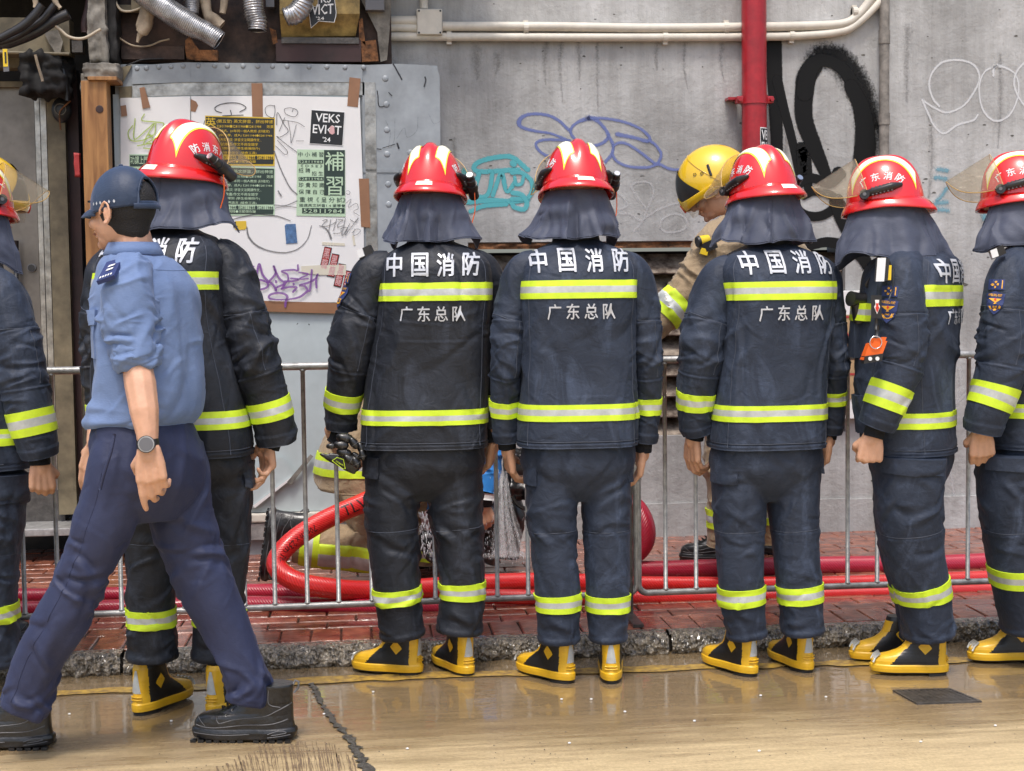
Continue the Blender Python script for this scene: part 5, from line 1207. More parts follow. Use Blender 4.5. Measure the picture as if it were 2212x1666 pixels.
# ------------------------------------------------------------------ crowd barriers
def barrier(label, x0px, x1px, bars, yl, yr, end_leg, Yl, Yr):
    a, b = onY(x0px, 800, Yl), onY(x1px, 780, Yr)
    ztop = 1.066; zbot = yl
    t = thing('crowd_barrier', label, 'barrier', (0.5 * (a.x + b.x), .5 * (Yl + Yr), KZ), 'steel crowd barriers along the kerb')
    def Pf(x, z): f = (x - a.x) / (b.x - a.x); return Vector((x, Yl + (Yr - Yl) * f, z))
    rc = .035
    m_ = MB(); xa, xb_ = a.x, b.x
    def arc(cx, cz, a0, a1): return [Pf(cx + rc * math.cos(a0 + (a1 - a0) * i / 5), cz + rc * math.sin(a0 + (a1 - a0) * i / 5)) for i in range(6)]
    loop_top = arc(xa + rc, ztop - rc, math.pi, math.pi / 2) + arc(xb_ - rc, ztop - rc, math.pi / 2, 0)
    m_ = MB(); m_.tube([Pf(xa, .6)] + loop_top + [Pf(xb_, .6)], .0145, 12, cap=False); m_.build('top_rail', M['steel'], t, True)
    m_ = MB(); m_.tube([Pf(xa, .6)] + arc(xa + rc, zbot + rc, math.pi, 1.5 * math.pi) + arc(xb_ - rc, zbot + rc, 1.5 * math.pi, 2 * math.pi) + [Pf(xb_, .6)], .0125, 12, cap=False); m_.build('bottom_rail', M['steel'], t, True)
    mm = MB(); mm.tube([Vector((0, 0, zbot)), Vector((0, 0, ztop))], .0085, 12); bm_me = None
    for i, px in enumerate(bars):
        X = onY(px, 1100, (Yl + Yr) / 2).x
        if bm_me is None:
            o = mm.build('bar', M['steel'], None, True); o.parent = t; bm_me = o
        else:
            o = bm_me.copy(); COL.objects.link(o); o.parent = t
        o.location = Pf(X, 0) - t.location; ORG[o.name] = t.location.copy()
        for z in (zbot, ztop):
            mw = MB() if i == 0 else mw
            if i == 0 and z == zbot: welds = MB()
            welds.ell(Pf(X, z + (.012 if z == zbot else -.014)), (.0125, .0125, .008), n=8)
    welds.build('welds', M['steel'], t, True)['kind'] = 'stuff'
    for ex in end_leg:
        m_ = MB(); p = Pf(ex, 0); m_.box((p.x - .017, p.y - .03, KZ + .0), (p.x + .017, p.y + .012, .62), bev=.004); m_.box((p.x - .02, p.y - .22, KZ), (p.x + .02, p.y + .22, KZ + .012)); m_.build('foot', M['iron'], t)
    return t
barrier('left crowd barrier standing behind the first three firefighters', -60, 1371, [-18, 50, 122, 190, 258, 327, 395, 460, 525, 590, 660, 728, 800, 870, 938, 1007, 1073, 1140, 1208, 1277], .155, .165, [onY(1366, 1200, 5.47).x - .02], 5.42, 5.47)
barrier('right crowd barrier standing behind the right-hand firefighters', 1376, 2560, [1437, 1503, 1569, 1634, 1700, 1766, 1831, 1895, 1960, 2025, 2091, 2156, 2220, 2285], .155, .16, [], 5.47, 5.47)

# ------------------------------------------------------------------ hoses
def hose(label, pts, r, mat='hose', flat=1.0, cat='hose', n=140):
    P = catmull([tuple(p) for p in pts], n); g = tube_grid(P, r, 24, ref=(0, .2, 1) , ratio=1.0)
    c = P[:, None, :]; 
    if flat != 1: g[..., 2] = c[..., 2] + (g[..., 2] - c[..., 2]) * flat
    seg = np.concatenate([[0], np.cumsum(np.linalg.norm(np.diff(P, axis=0), axis=1))])
    nv, nu = g.shape[:2]; g2 = np.concatenate([g, g[:, :1]], 1); nu += 1
    UV = [(seg[i], j / (nu - 1) * 2 * math.pi * r * 1.0) for i in range(nv) for j in range(nu)]
    F = [(i * nu + j, i * nu + j + 1, (i + 1) * nu + j + 1, (i + 1) * nu + j) for i in range(nv - 1) for j in range(nu - 1)]
    o = mk('fire_hose', g2.reshape(-1, 3), F, M[mat], None, True, uv=UV, org=P[len(P) // 2] - np.array([0, 0, r])); props(o, label, cat, 'red fire hoses lying on the pavement')
    return o, Grid(g)
def gp_(px, py, z): q = onZ(px, py, z); return (q.x, q.y, q.z)
def yp_(px, py, Y): q = onY(px, py, Y); return (q.x, q.y, q.z)
h0, hg = hose('bright red charged hose bending round in a tight loop behind the barrier', [yp_(990, 1010, 6.25), yp_(880, 1045, 6.1), yp_(780, 1088, 5.98), yp_(690, 1130, 5.9), yp_(625, 1175, 5.83), yp_(597, 1220, 5.78), yp_(640, 1256, 5.72), yp_(720, 1272, 5.72), yp_(800, 1276, 5.78), yp_(900, 1272, 5.85), yp_(1020, 1263, 5.9), yp_(1160, 1258, 5.95), yp_(1320, 1262, 6.0)], .041)
hose('bright red hose lying flat behind the right barrier, the middle of three', [yp_(1320, 1260, 5.9), yp_(1450, 1262, 5.9), yp_(1700, 1262, 5.9), yp_(1900, 1258, 5.9), yp_(2100, 1250, 5.9), yp_(2400, 1240, 5.9)], .032)
hose('crimson hose lying at the back of the right barrier', [yp_(1300, 1225, 6.2), yp_(1400, 1232, 6.2), yp_(1550, 1228, 6.2), yp_(1800, 1222, 6.2), yp_(2000, 1220, 6.2), yp_(2200, 1212, 6.2), yp_(2500, 1205, 6.2)], .042, 'hose2')
hose('dark red hose lying nearest the kerb on the right, under the barrier rail', [yp_(1000, 1288, 5.72), yp_(1300, 1292, 5.72), yp_(1500, 1292, 5.72), yp_(1800, 1286, 5.72), yp_(2100, 1276, 5.72), yp_(2400, 1268, 5.72)], .030, 'hose')
hose('crimson hose at the far left, the upper of two side by side', [yp_(-60, 1288, 6.0), yp_(100, 1288, 6.0), yp_(300, 1284, 6.0), yp_(500, 1279, 6.0), yp_(620, 1280, 5.95), yp_(760, 1295, 5.85)], .033, 'hose2')
hose('crimson hose at the far left, the lower of two side by side', [yp_(-60, 1318, 5.84), yp_(100, 1316, 5.84), yp_(300, 1312, 5.84), yp_(480, 1306, 5.84), yp_(620, 1306, 5.78), yp_(800, 1312, 5.72), yp_(1000, 1312, 5.68)], .033, 'hose2')
hose('crimson folded hose bend bulging up beside the barrier foot', [yp_(1330, 1080, 6.3), yp_(1372, 1100, 6.25), yp_(1392, 1145, 6.2), yp_(1380, 1185, 6.2), yp_(1330, 1215, 6.2)], [.05] * 1 if False else .05, 'hose2')
m_ = MB()
for s, va, vb, u0, u1 in (('70mm x 23m TYPE', .305, .405, .69, .80), ('TLW', .25, .195, .86, .68)):
    V, F, _ = text2d(s, .0, 1); V2, F2 = dense(V, F, .03)
    uu = []; 
    P, N = hg.at(np.array([va + (vb - va) * a for a, b in V2]), np.array([u0 + (u1 - u0) * (1 - b) for a, b in V2]))
    HT = (P + N * .0012, F2)
    m_.add([tuple(p) for p in HT[0]], F2)
o = m_.build('printed_text', M['sticker_black'], h0)
# dirt runs and knocks on the wall
rs = random.Random(12); L_s = []
for x, y, l, w_ in [(1030, 110, 60, 50), (1075, 120, 40, 40), (1180, 92, 90, 26), (1212, 92, 130, 22), (1250, 92, 80, 30), (1290, 95, 150, 18), (1420, 92, 60, 26), (1480, 92, 100, 20), (1560, 95, 80, 24), (1700, 300, 120, 20), (1960, 60, 160, 40), (2010, 250, 200, 30), (2130, 420, 120, 60), (2060, 600, 160, 50), (980, 300, 160, 20), (970, 440, 60, 24), (1930, 380, 200, 30), (2160, 120, 200, 26)]:
    L_s.append(([(x, y), (x + rs.uniform(-4, 4), y + l * .5), (x + rs.uniform(-6, 6), y + l)], [w_, w_ * .8, w_ * .3]))
strokes('dirt_run', L_s, YW, M['g_dirt'], wl, gap=.0012, step=.00004)['kind'] = 'stuff'
m_ = MB()
for i in range(150):
    x, y = (rs.uniform(960, 2212), rs.uniform(5, 520)) if i % 3 else (rs.uniform(1840, 2212), rs.uniform(520, 1080))
    p = onY(x, y, YW - .0009); r_ = rs.uniform(.002, .009) * (1.6 if i % 11 == 0 else 1); k = 7; a0 = rs.random() * 6; st_ = rs.uniform(.3, 1.2)
    V = [p + Vector((math.cos(a0 + 6.283 * q / k) * r_ * rs.uniform(.5, 1.3) * (1.6 if st_ > .8 else 1), 0, math.sin(a0 + 6.283 * q / k) * r_ * rs.uniform(.4, 1.0) * st_)) for q in range(k)]; m_.add(V, [tuple(range(k))])
m_.build('chipped_spots', M['chip'], wl)['kind'] = 'stuff'
# ------------------------------------------------------------------ people: garments are lofted round the body, pose and widths measured
def frame(a):
    a = R_(a); return Vector((math.cos(a), -math.sin(a), 0)), Vector((math.sin(a), math.cos(a), 0))   # right, forward
def wrinkle(P, A, seed, sc=(7, 7, 4.5), dirs=None):
    Wp = P + .05 * np.stack([vnoise(P * 5 + 3, seed + 11), vnoise(P * 5 + 9, seed + 12), vnoise(P * 5 + 17, seed + 13)], -1)
    a = R_(38 if seed % 2 else -38)
    Q = Wp.copy(); Q[..., 0] = Wp[..., 0] * math.cos(a) + Wp[..., 2] * math.sin(a); Q[..., 2] = -Wp[..., 0] * math.sin(a) + Wp[..., 2] * math.cos(a)
    return A * (ridges(Q * np.array(sc), seed) * .75 + .35 * ridges(Wp * np.array(sc) * 2.1, seed + 5) + .12 * vnoise(Wp * 40, seed + 7))

def folds(g, n, seed, A=(.004, .008), L=(.08, .2), w=(.010, .024), vc=(.5, .3), tilt=(0, 35)):
    """sparse long creases: ridges and valleys along random segments of the surface; tilt degrees from vertical"""
    rr = random.Random(seed * 77 + 5); P = g.P; nv, nu = P.shape[:2]
    circ = np.linalg.norm(np.roll(P, -1, 1) - P, axis=2).sum(1).mean(); ln = np.linalg.norm(np.diff(P.mean(1), axis=0), axis=1).sum()
    S = (np.arange(nu) / nu * circ)[None, :]; T = (np.linspace(0, 1, nv) * ln)[:, None]; D = np.zeros((nv, nu))
    for i in range(n):
        s0 = rr.random() * circ; t0 = min(max(rr.gauss(vc[0], vc[1]), .06), .95) * ln; a = R_(rr.gauss(tilt[0], tilt[1]) * rr.choice((-1, 1))); l = rr.uniform(*L); ww = rr.uniform(*w); am = rr.uniform(*A) * rr.choice((1, 1, -1)); bend = rr.uniform(-2.5, 2.5)
        ds = (S - s0 + circ / 2) % circ - circ / 2; dt = T - t0
        al = ds * math.sin(a) + dt * math.cos(a); pe = ds * math.cos(a) - dt * math.sin(a) - bend * al * al
        k = ww * (1 + 1.2 * np.clip(al / l, -1, 1) ** 2)
        prof = np.exp(-np.abs(pe / k) ** 1.35) - .45 * np.exp(-((pe - 1.7 * k) / (k * 1.2)) ** 2)
        D += am * prof * np.exp(-(al / l) ** 4)
    return D
def torso_grid(rows, Y, a, nv=150, nu=140, seed=1, amp=.006, exp=3.0, base=None):
    """rows: (py, cx_px, half-width px, half-depth px, dy m)"""
    r, f = frame(a); r = np.array(r); b = -np.array(f)
    K = catmull([(q[0], q[1], 0, q[2], q[3], (q[4] if len(q) > 4 else 0)) for q in rows], nv)
    ang = np.linspace(0, 2 * math.pi, nu, endpoint=False)
    ca, sa = np.cos(ang), np.sin(ang); ca = np.sign(ca) * np.abs(ca) ** (2 / exp); sa = np.sign(sa) * np.abs(sa) ** (2 / exp)
    P = np.zeros((nv, nu, 3))
    for i in range(nv):
        py, cx, _, w_, d_, dy = K[i]; c = np.array(onY(cx, py, Y + dy)); s = scale_at(cx, Y + dy)
        P[i] = c + np.outer(ca, r) * w_ / s + np.outer(sa, b) * d_ / s
    g = Grid(P); D = wrinkle(P, amp * .32, seed, (6, 6, 3.4)) + folds(g, 26, seed, (amp * .5, amp * 1.5), (.07, .22), (.008, .022), (.5, .28), (14, 26)) + folds(g, 46, seed + 70, (amp * .18, amp * .55), (.03, .10), (.003, .008), (.55, .3), (60, 40))
    fade = smoothstep(0, .06, np.linspace(0, 1, nv))[:, None]
    g.disp(D * fade)
    return g
def limb_grid(keys, Y, nv=150, nu=64, seed=2, amp=.006, ratio=1.0, folds_=(), exp=2.15, n2=None, rs=1.0):
    """keys: (px, py, dy m, radius px); folds: (v, strength) bunching rings"""
    pts = [tuple(onY(k[0], k[1], Y + k[2])) + (k[3] / scale_at(k[0], Y + k[2]),) for k in keys]
    C = catmull(pts, nv); g = tube_grid(C[:, :3], C[:, 3] * rs, nu, ref=(1, 0, 0), ratio=ratio, exp=exp)
    G_ = Grid(g); v = np.linspace(0, 1, nv)[:, None]; D = wrinkle(g, amp * .30, seed, (8, 8, 6.5))
    for fv, st, ph in folds_ or [(.5, 1, 0)]: D = D + folds(G_, 15, seed * 3 + int(fv * 100), (amp * .6, amp * 1.5), (.03, .08), (.004, .012), (fv, .10), (64, 22))
    D = D + folds(G_, 14, seed + 500, (amp * .5, amp * 1.2), (.05, .15), (.006, .016), (.5, .3), (25, 30)) + folds(G_, 40, seed + 600, (amp * .15, amp * .5), (.02, .07), (.0025, .006), (.5, .3), (60, 40))
    ang = np.linspace(0, 2 * math.pi, nu, endpoint=False)[None]
    D = D * smoothstep(0, .05, v)
    G_.disp(D); return G_
def groove(g, v0, depth=-.0035, wv=.0045, nu0=None):
    v = np.linspace(0, 1, g.P.shape[0])[:, None]; D = depth * np.exp(-((v - v0) / wv) ** 2) + .0028 * np.exp(-((v - v0 - wv * 2.2) / wv) ** 2)
    g.disp(np.broadcast_to(D, g.P.shape[:2]))
def flare_lip(g, amt=.004, vs=.985):
    v = np.linspace(0, 1, g.P.shape[0])[:, None]; g.disp(np.broadcast_to(amt * smoothstep(vs - .012, vs, v), g.P.shape[:2]))
def gobj(name, g, mat, parent, caps=True): return mk(name, g.P.reshape(-1, 3), g.faces(caps), mat, parent, True)
BANDM = None
def band(g, v0, v1, parent, u0=0, u1=1, off=.0035, vf=None, name='reflective_band', nu=None):
    P, F, fr = g.patch(v0, v1, u0, u1, off, nv=10, nu=nu or (120 if u1 - u0 > .99 else 70), vf=vf)
    mi = [1 if .33 < t < .68 else 0 for t in fr]
    return mk(name, P, F, [M['lime'], M['silver']], parent, True, mi, auto=50)
def vtube(name, g, L, r, mat, parent):
    """stitched seam: thin piping following (v,u) points on a grid"""
    m_ = MB()
    for pts in L:
        K = catmull([(v, u, 0) for v, u in pts], max(16, len(pts) * 10)); P, N = g.at(K[:, 0], K[:, 1]); m_.tube([Vector(p) for p in (P + N * r * .2)], r, 5)
    return m_.build(name, mat, parent, True)

# ---- boots (local: x right, y toe, z up), heel at y=-.075
def boot_mesh(kind):
    L = [  # z, front y, back y, half width, toe roundness
        (0, .190, -.072, .044), (.004, .203, -.078, .049), (.018, .208, -.080, .051), (.030, .208, -.080, .0505), (.033, .203, -.076, .047), (.045, .202, -.074, .0475), (.056, .193, -.073, .046), (.064, .172, -.072, .0445),
        (.072, .140, -.071, .043), (.082, .112, -.071, .042), (.094, .093, -.070, .0415), (.110, .080, -.069, .041), (.130, .072, -.067, .0415), (.15, .066, -.066, .042), (.165, .060, -.060, .038)]
    if kind == 'work':
        L = [(0, .196, -.072, .046), (.006, .206, -.083, .052), (.026, .210, -.088, .0535), (.036, .208, -.086, .051), (.040, .203, -.080, .049), (.060, .201, -.077, .049), (.076, .192, -.076, .048), (.086, .176, -.076, .046), (.093, .135, -.076, .044), (.110, .105, -.076, .0435), (.130, .080, -.075, .043), (.150, .062, -.075, .043), (.170, .055, -.077, .044), (.185, .054, -.079, .045), (.190, .052, -.077, .044)]
    if kind == 'work': L = [(z * .86, f * 1.09, b * 1.05, h * .98) for z, f, b, h in L]
    nz = 110; nu = 120; zs = np.concatenate([np.linspace(0, .10, 72), np.linspace(.1015, L[-1][0], nz - 72)])
    zk = [q[0] for q in L]; fy = np.interp(zs, zk, [q[1] for q in L]); by = np.interp(zs, zk, [q[2] for q in L]); hw = np.interp(zs, zk, [q[3] for q in L])
    V = []; ang = np.linspace(0, 2 * math.pi, nu, endpoint=False)
    for i in range(nz):
        cy, ly = (fy[i] + by[i]) / 2, (fy[i] - by[i]) / 2
        for a in ang:
            y = math.sin(a); x = math.cos(a); e = 2.5; y = math.copysign(abs(y) ** (2 / e), y); x = math.copysign(abs(x) ** (2 / e), x)
            Y_ = cy + ly * y; t = (Y_ + .08) / .29
            k = 1.0 if zs[i] > .11 else (1 - .10 * math.exp(-((t - .42) / .16) ** 2) + .06 * math.exp(-((t - .75) / .15) ** 2) - .06 * smoothstep(.2, 0, t))
            V.append((x * hw[i] * k * (.92 if kind == 'fire' else 1), Y_, zs[i]))
    F = []; MI = []
    for i in range(nz - 1):
        for j in range(nu):
            F.append((i * nu + j, i * nu + (j + 1) % nu, (i + 1) * nu + (j + 1) % nu, (i + 1) * nu + j))
            p = (np.array(V[i * nu + j]) + np.array(V[(i + 1) * nu + (j + 1) % nu])) / 2; y, z, x = p[1], p[2], p[0]
            if kind == 'work': MI.append(1 if z < .032 else 0); continue
            yel = z < .034 or (z < .12 and y > .132 - (z - .034) * .95 + abs(x) * .15) or (y > fy[i] - .020 and z < .15) or y < -.036 - .06 * (z - .03)
            MI.append(1 if (yel and not (z < .006)) else 0)
    F += [tuple(range(nu))[::-1], tuple(range((nz - 1) * nu, nz * nu))]; MI += [0, 0]
    me = bpy.data.meshes.new('boot_upper'); me.from_pydata(V, [], F)
    for m in ([M['boot_black'], M['boot_yellow']] if kind != 'work' else [M['leather'], M['leather']]): me.materials.append(m)
    me.polygons.foreach_set('material_index', MI); me.polygons.foreach_set('use_smooth', [True] * len(F)); me.set_sharp_from_angle(angle=R_(60)); me.update()
    return me, (zs, fy, by, hw)
def raw(name, mb, mat, smooth=False):
    me = bpy.data.meshes.new(name); me.from_pydata([tuple(v) for v in mb.V], [], mb.F); me.materials.append(mat); me.polygons.foreach_set('use_smooth', [smooth] * len(mb.F)); me.update(); return me
BOOT, bprof = boot_mesh('fire'); WBOOT, wprof = boot_mesh('work')
bt = BVHTree.FromPolygons([v.co.copy() for v in BOOT.vertices], [tuple(p.vertices) for p in BOOT.polygons])
wt = BVHTree.FromPolygons([v.co.copy() for v in WBOOT.vertices], [tuple(p.vertices) for p in WBOOT.polygons])
m_ = MB(); decal(m_, bt, *poly2([(-.014, 0), (.014, 0), (.009, .045), (.003, .078), (-.003, .078), (-.009, .045)]), (0, -.2, .068), (1.25, 0, 0), (0, 0, 1.0), (0, 1, 0), .0015, maxlen=.01); HEELREF = raw('heel_reflector', m_, M['silver'])
m_ = MB()
for s in (-1, 1): decal(m_, bt, *poly2([(0, -.026), (.021, -.003), (.024, .003), (0, .028), (-.021, .003), (-.024, -.003)]), (.2 * s, .012, .098), (0, 1, 0), (0, 0, 1), (-s, 0, 0), .0018, maxlen=.01)
DIAM = raw('yellow_diamond', m_, M['boot_yellow'])
m_ = MB()
for z in (.046, .056): m_.tube([Vector((-.022, -.066, z)), Vector((-.012, -.0755, z)), Vector((.012, -.0755, z)), Vector((.022, -.066, z))], .0028, 6)
HEELRIB = raw('heel_ribs', m_, M['boot_yellow'], True)
m_ = MB()
for s in (-.6, -.2, .2, .6): m_.tube([Vector((s * .045, .198, .040)), Vector((s * .045, .190, .058)), Vector((s * .04, .172, .072))], .004, 6)
TOERIB = raw('toe_ribs', m_, M['silver'], True)
def footprint(prof, z, k=1.0, n=48):
    zs, fy, by, hw = prof; f, b, h = np.interp(z, zs, fy) * k, np.interp(z, zs, by) * k, np.interp(z, zs, hw) * k; V = []
    for a in np.linspace(0, 2 * math.pi, n, endpoint=False):
        y = math.sin(a); x = math.cos(a); y = math.copysign(abs(y) ** .8, y); x = math.copysign(abs(x) ** .8, x); V.append((x * h, (f + b) / 2 + (f - b) / 2 * y))
    return V
m_ = MB(); fp = footprint(bprof, .0, .99); n = len(fp); sel = [(x, y) for x, y in fp]
m_.add([(x, y, -.008) for x, y in sel if y < .0] + [(x, y, .001) for x, y in sel if y < .0], [])
k = len([1 for x, y in sel if y < 0]); m_.F += [(i, (i + 1) % k, k + (i + 1) % k, k + i) for i in range(k)] + [tuple(range(k))]; m_.M += [0] * (k + 1)
HEEL = raw('black_heel', m_, M['boot_black'])
# work boot details
m_ = MB()
for s in (-1, 1):
    def on(pts, r=.0019):
        P = []
        for y, z in catmull([(a * 1.08, b * .86, 0) for a, b in pts], 24)[:, :2]:
            h, n_, _, _ = wt.ray_cast(Vector((.2 * s, y, z)), Vector((-s, 0, 0)))
            if h is not None: P.append(h)
        if len(P) > 2: m_.tube(P, r, 5)
    on([(.205, .052), (.15, .045), (.06, .055), (-.02, .058), (-.075, .075)]); on([(.13, .085), (.125, .062), (.08, .075), (.0, .085), (-.03, .10), (-.072, .125)]); on([(-.015, .18), (-.015, .13), (-.045, .115)]); on([(.19, .078), (.165, .05)], .001)
    on([(.20, .024), (.1, .022), (.04, .024)], .0016); on([(-.01, .024), (-.04, .034), (-.06, .026), (-.02, .02)], .0016); on([(-.01, .012), (-.07, .018)], .0016); on([(.055, .175), (.052, .15), (.065, .125)], .0014)
m_.tube([Vector((0, -.083, .135)), Vector((0, -.097, .150)), Vector((0, -.098, .168)), Vector((0, -.088, .172)), Vector((0, -.080, .158))], .0035, 6)
WSEAM = raw('stitched_seams', m_, M['leather_edge'], True)
m_ = MB()
for i in range(5):
    y, z = .128 - i * .0145, .086 + i * .0105
    m_.tube([Vector((-.024, y, z - .004)), Vector((0, y + .008, z + .006)), Vector((.024, y - .006, z - .004))], .0022, 6); m_.tube([Vector((.024, y, z - .004)), Vector((0, y + .006, z + .007)), Vector((-.024, y - .008, z - .003))], .0022, 6)
m_.tube([Vector((.03, .09, .125)), Vector((.045, .088, .10)), Vector((.05, .086, .06)), Vector((.052, .08, .03))], .0022, 6)
LACE = raw('laces', m_, M['leather'], True)
m_ = MB()
for i in range(13):
    y = -.080 + i * .0238
    if .02 < y < .06: continue
    for s in (-1, 1): m_.box((s * .030, y, -.005), (s * .0475, y + .017, .003))
LUG = raw('sole_lugs', m_, M['leather'])
m_ = MB()
for s in (-1, 1):
    for i in range(4):
        y, z = .112 - i * .017, .076 + i * .0145
        h, n_, _, _ = wt.ray_cast(Vector((.2 * s, y, z)), Vector((-s, 0, 0)))
        if h is not None: m_.tube([h + Vector((.001 * s, 0, -.004)), h + Vector((.002 * s, .004, 0)), h + Vector((.001 * s, 0, .004))], .0016, 5)
EYE = raw('eyelets', m_, M['steel'], True)
def boot(person, loc, deg, kind='fire', pitch=0, z=.008, label=None):
    """deg: toe direction, 0 = away from the camera, + clockwise"""
    me = BOOT if kind == 'fire' else WBOOT; o = bpy.data.objects.new('boot', me); COL.objects.link(o); o.parent = person
    o.location = Vector(loc) + Vector((math.sin(R_(deg)), math.cos(R_(deg)), 0)) * (.016 if kind == 'fire' else 0) + Vector((0, 0, z)) - ORG[person.name]; o.scale = (.93,) * 3 if kind == 'fire' else (1,) * 3; o.rotation_euler = (R_(pitch), 0, -R_(deg)); ORG[o.name] = Vector((0, 0, 0))
    if label: o['label'] = label
    for nm, mm in ((('heel_reflector', HEELREF), ('yellow_diamond', DIAM), ('heel_ribs', HEELRIB), ('toe_ribs', TOERIB), ('black_heel', HEEL)) if kind == 'fire' else (('stitched_seams', WSEAM), ('laces', LACE), ('sole_lugs', LUG), ('eyelets', EYE))):
        c = bpy.data.objects.new(nm, mm); COL.objects.link(c); c.parent = o; ORG[c.name] = Vector((0, 0, 0))
    return o

# ---- hand: shapes to be united with the body
def hand(mb, wrist, d, palm, size=1.0, curl=(25, 35, 30), thumb=1, spread=.0, tcurl=20, wr=.026):
    """d: direction of the fingers; palm: direction the palm faces; thumb: +1/-1 side (cross of d and palm)"""
    d = Vector(d).normalized(); palm = Vector(palm); palm = (palm - d * palm.dot(d)).normalized(); s = d.cross(palm).normalized() * thumb
    w0 = Vector(wrist); k = size
    mb.tube([w0 - d * .05 * k, w0, w0 + d * .02 * k], [wr * k, wr * .92 * k, wr * k], 12, round_end=True, ratio=.8)
    for i in range(4):
        off = s * (.0315 - .021 * i) * k
        mb.tube([w0 + d * .005 * k + off * .55, w0 + d * .045 * k + off * .85, w0 + d * (.088 - .004 * abs(i - 1)) * k + off], [.0155 * k, .0150 * k, .0125 * k], 10, round_end=True)
    mb.ell(w0 + d * .04 * k + s * .018 * k + palm * .008 * k, (.017 * k, .017 * k, .017 * k), n=10)
    mb.ell(w0 + d * .045 * k - s * .018 * k + palm * .007 * k, (.015 * k, .015 * k, .015 * k), n=10)
    ln = [(.042, .025, .021), (.047, .029, .022), (.043, .027, .022), (.033, .020, .019)]
    for i in range(4):
        p = w0 + d * (.088 - .004 * abs(i - 1)) * k + s * (.0315 - .021 * i) * k * 1.0
        a = 0; c = curl if isinstance(curl[0], (int, float)) else curl[i]; pts = [p - d * .004 * k]; q = p
        for seg in range(3):
            a += R_(c[seg] + (i - 1.5) * 2); dd = (d * math.cos(a) + palm * math.sin(a)) + s * spread * (1.5 - i); dd.normalize()
            q = q + dd * ln[i][seg] * k; pts.append(q)
        r = [.0105, .0098, .0088, .0078][0:4]
        rr = (.0105 if i < 3 else .0090) * k
        mb.tube([Vector(x) for x in pts], [rr, rr * .95, rr * .88, rr * .76], 10, round_end=True)
    tb = w0 + d * .022 * k + s * .024 * k + palm * .006 * k; a = R_(tcurl)
    t1 = tb + (d * .65 + s * .65 + palm * .35).normalized() * .036 * k; t2 = t1 + (d * math.cos(a) + s * (.28 - .5 * math.sin(a)) + palm * (.35 + math.sin(a))).normalized() * .030 * k; t3 = t2 + (d * math.cos(a * 1.6) + s * (.05 - .5 * math.sin(a)) + palm * (.35 + math.sin(a * 1.6))).normalized() * .024 * k
    mb.tube([tb, t1, t2, t3], [.0155 * k, .0130 * k, .0112 * k, .0088 * k], 10, round_end=True)

def head_shapes(mb, c, a, nod=0, k=1.0, tilt=0):
    """c: centre of the skull; a: facing; nod degrees down"""
    r, f = frame(a); u = Vector((0, 0, 1)); q = Matrix.Rotation(R_(-nod), 3, r); f2 = q @ f; u2 = q @ u
    Mx = Matrix((r, f2, u2)).transposed(); c = Vector(c)
    def at(x, y, z): return c + Mx @ (Vector((x, y, z)) * k)
    def E(x, y, z, sx, sy, sz, n=18): mb.ell(at(x, y, z), (sx * k, sy * k, sz * k), Mx, n)
    E(0, -.008, .012, .076, .094, .090, 24); E(0, .018, -.045, .060, .066, .068, 20); E(0, .048, -.085, .040, .034, .026); E(0, .078, -.098, .018, .014, .014)
    E(0, .066, .014, .052, .022, .020); E(.030, .066, -.038, .022, .022, .024); E(-.030, .066, -.038, .022, .022, .024)
    mb.tube([at(0, .086, .006), at(0, .098, -.018), at(0, .108, -.036)], [.009 * k, .011 * k, .0125 * k], 10, round_end=True)
    E(.012, .092, -.040, .009, .011, .008, 10); E(-.012, .092, -.040, .009, .011, .008, 10)
    E(0, .088, -.060, .021, .011, .0065, 12); E(0, .085, -.073, .018, .011, .0075, 12)
    for s in (-1, 1):
        E(s * .030, .078, .004, .013, .008, .008, 10)
        ec = at(s * .077, -.010, -.020)
        P = []
        for t in np.linspace(-.2, 1.15, 14):
            an = math.pi * (t * 1.25 - .25); P.append(ec + Mx @ (Vector((s * (.010 + .006 * math.sin(an)), .004 - .019 * math.sin(an) * 1.0 + (.004 if t < 0 else 0), .032 * math.cos(an) * (1.0 if math.cos(an) > 0 else .9))) * k))
        mb.tube(P, .0043 * k, 8, round_end=True); mb.ell(ec + Mx @ Vector((s * .004, .002, -.002)) * k, (.006 * k, .015 * k, .024 * k), Mx, 12)
    return at, Mx, f2, u2
EYEW = simple('eye_white', (.75, .73, .70), .2); EYED = simple('dark_iris', (.02, .012, .008), .15); LIP = simple('lips', (.40, .16, .12), .5)
def face_bits(person, at, k=1.0):
    m_ = MB()
    for s in (-1, 1): m_.ell(at(s * .030, .0815, .002), (.0085 * k, .0060 * k, .0055 * k), None, 10)
    e = m_.build('eyes', EYEW, person, True)
    m_ = MB()
    for s in (-1, 1): m_.tube([at(s * .016, .091, .024), at(s * .030, .090, .028), at(s * .046, .080, .024)], .0030 * k, 6)
    m_.build('eyebrows', M['hair'], person, True)
    m_ = MB(); m_.tube([at(-.020, .0915, -.0665), at(0, .0985, -.0655), at(.020, .0915, -.0665)], [.0022, .0034, .0022], 6); m_.build('mouth', LIP, person, True)

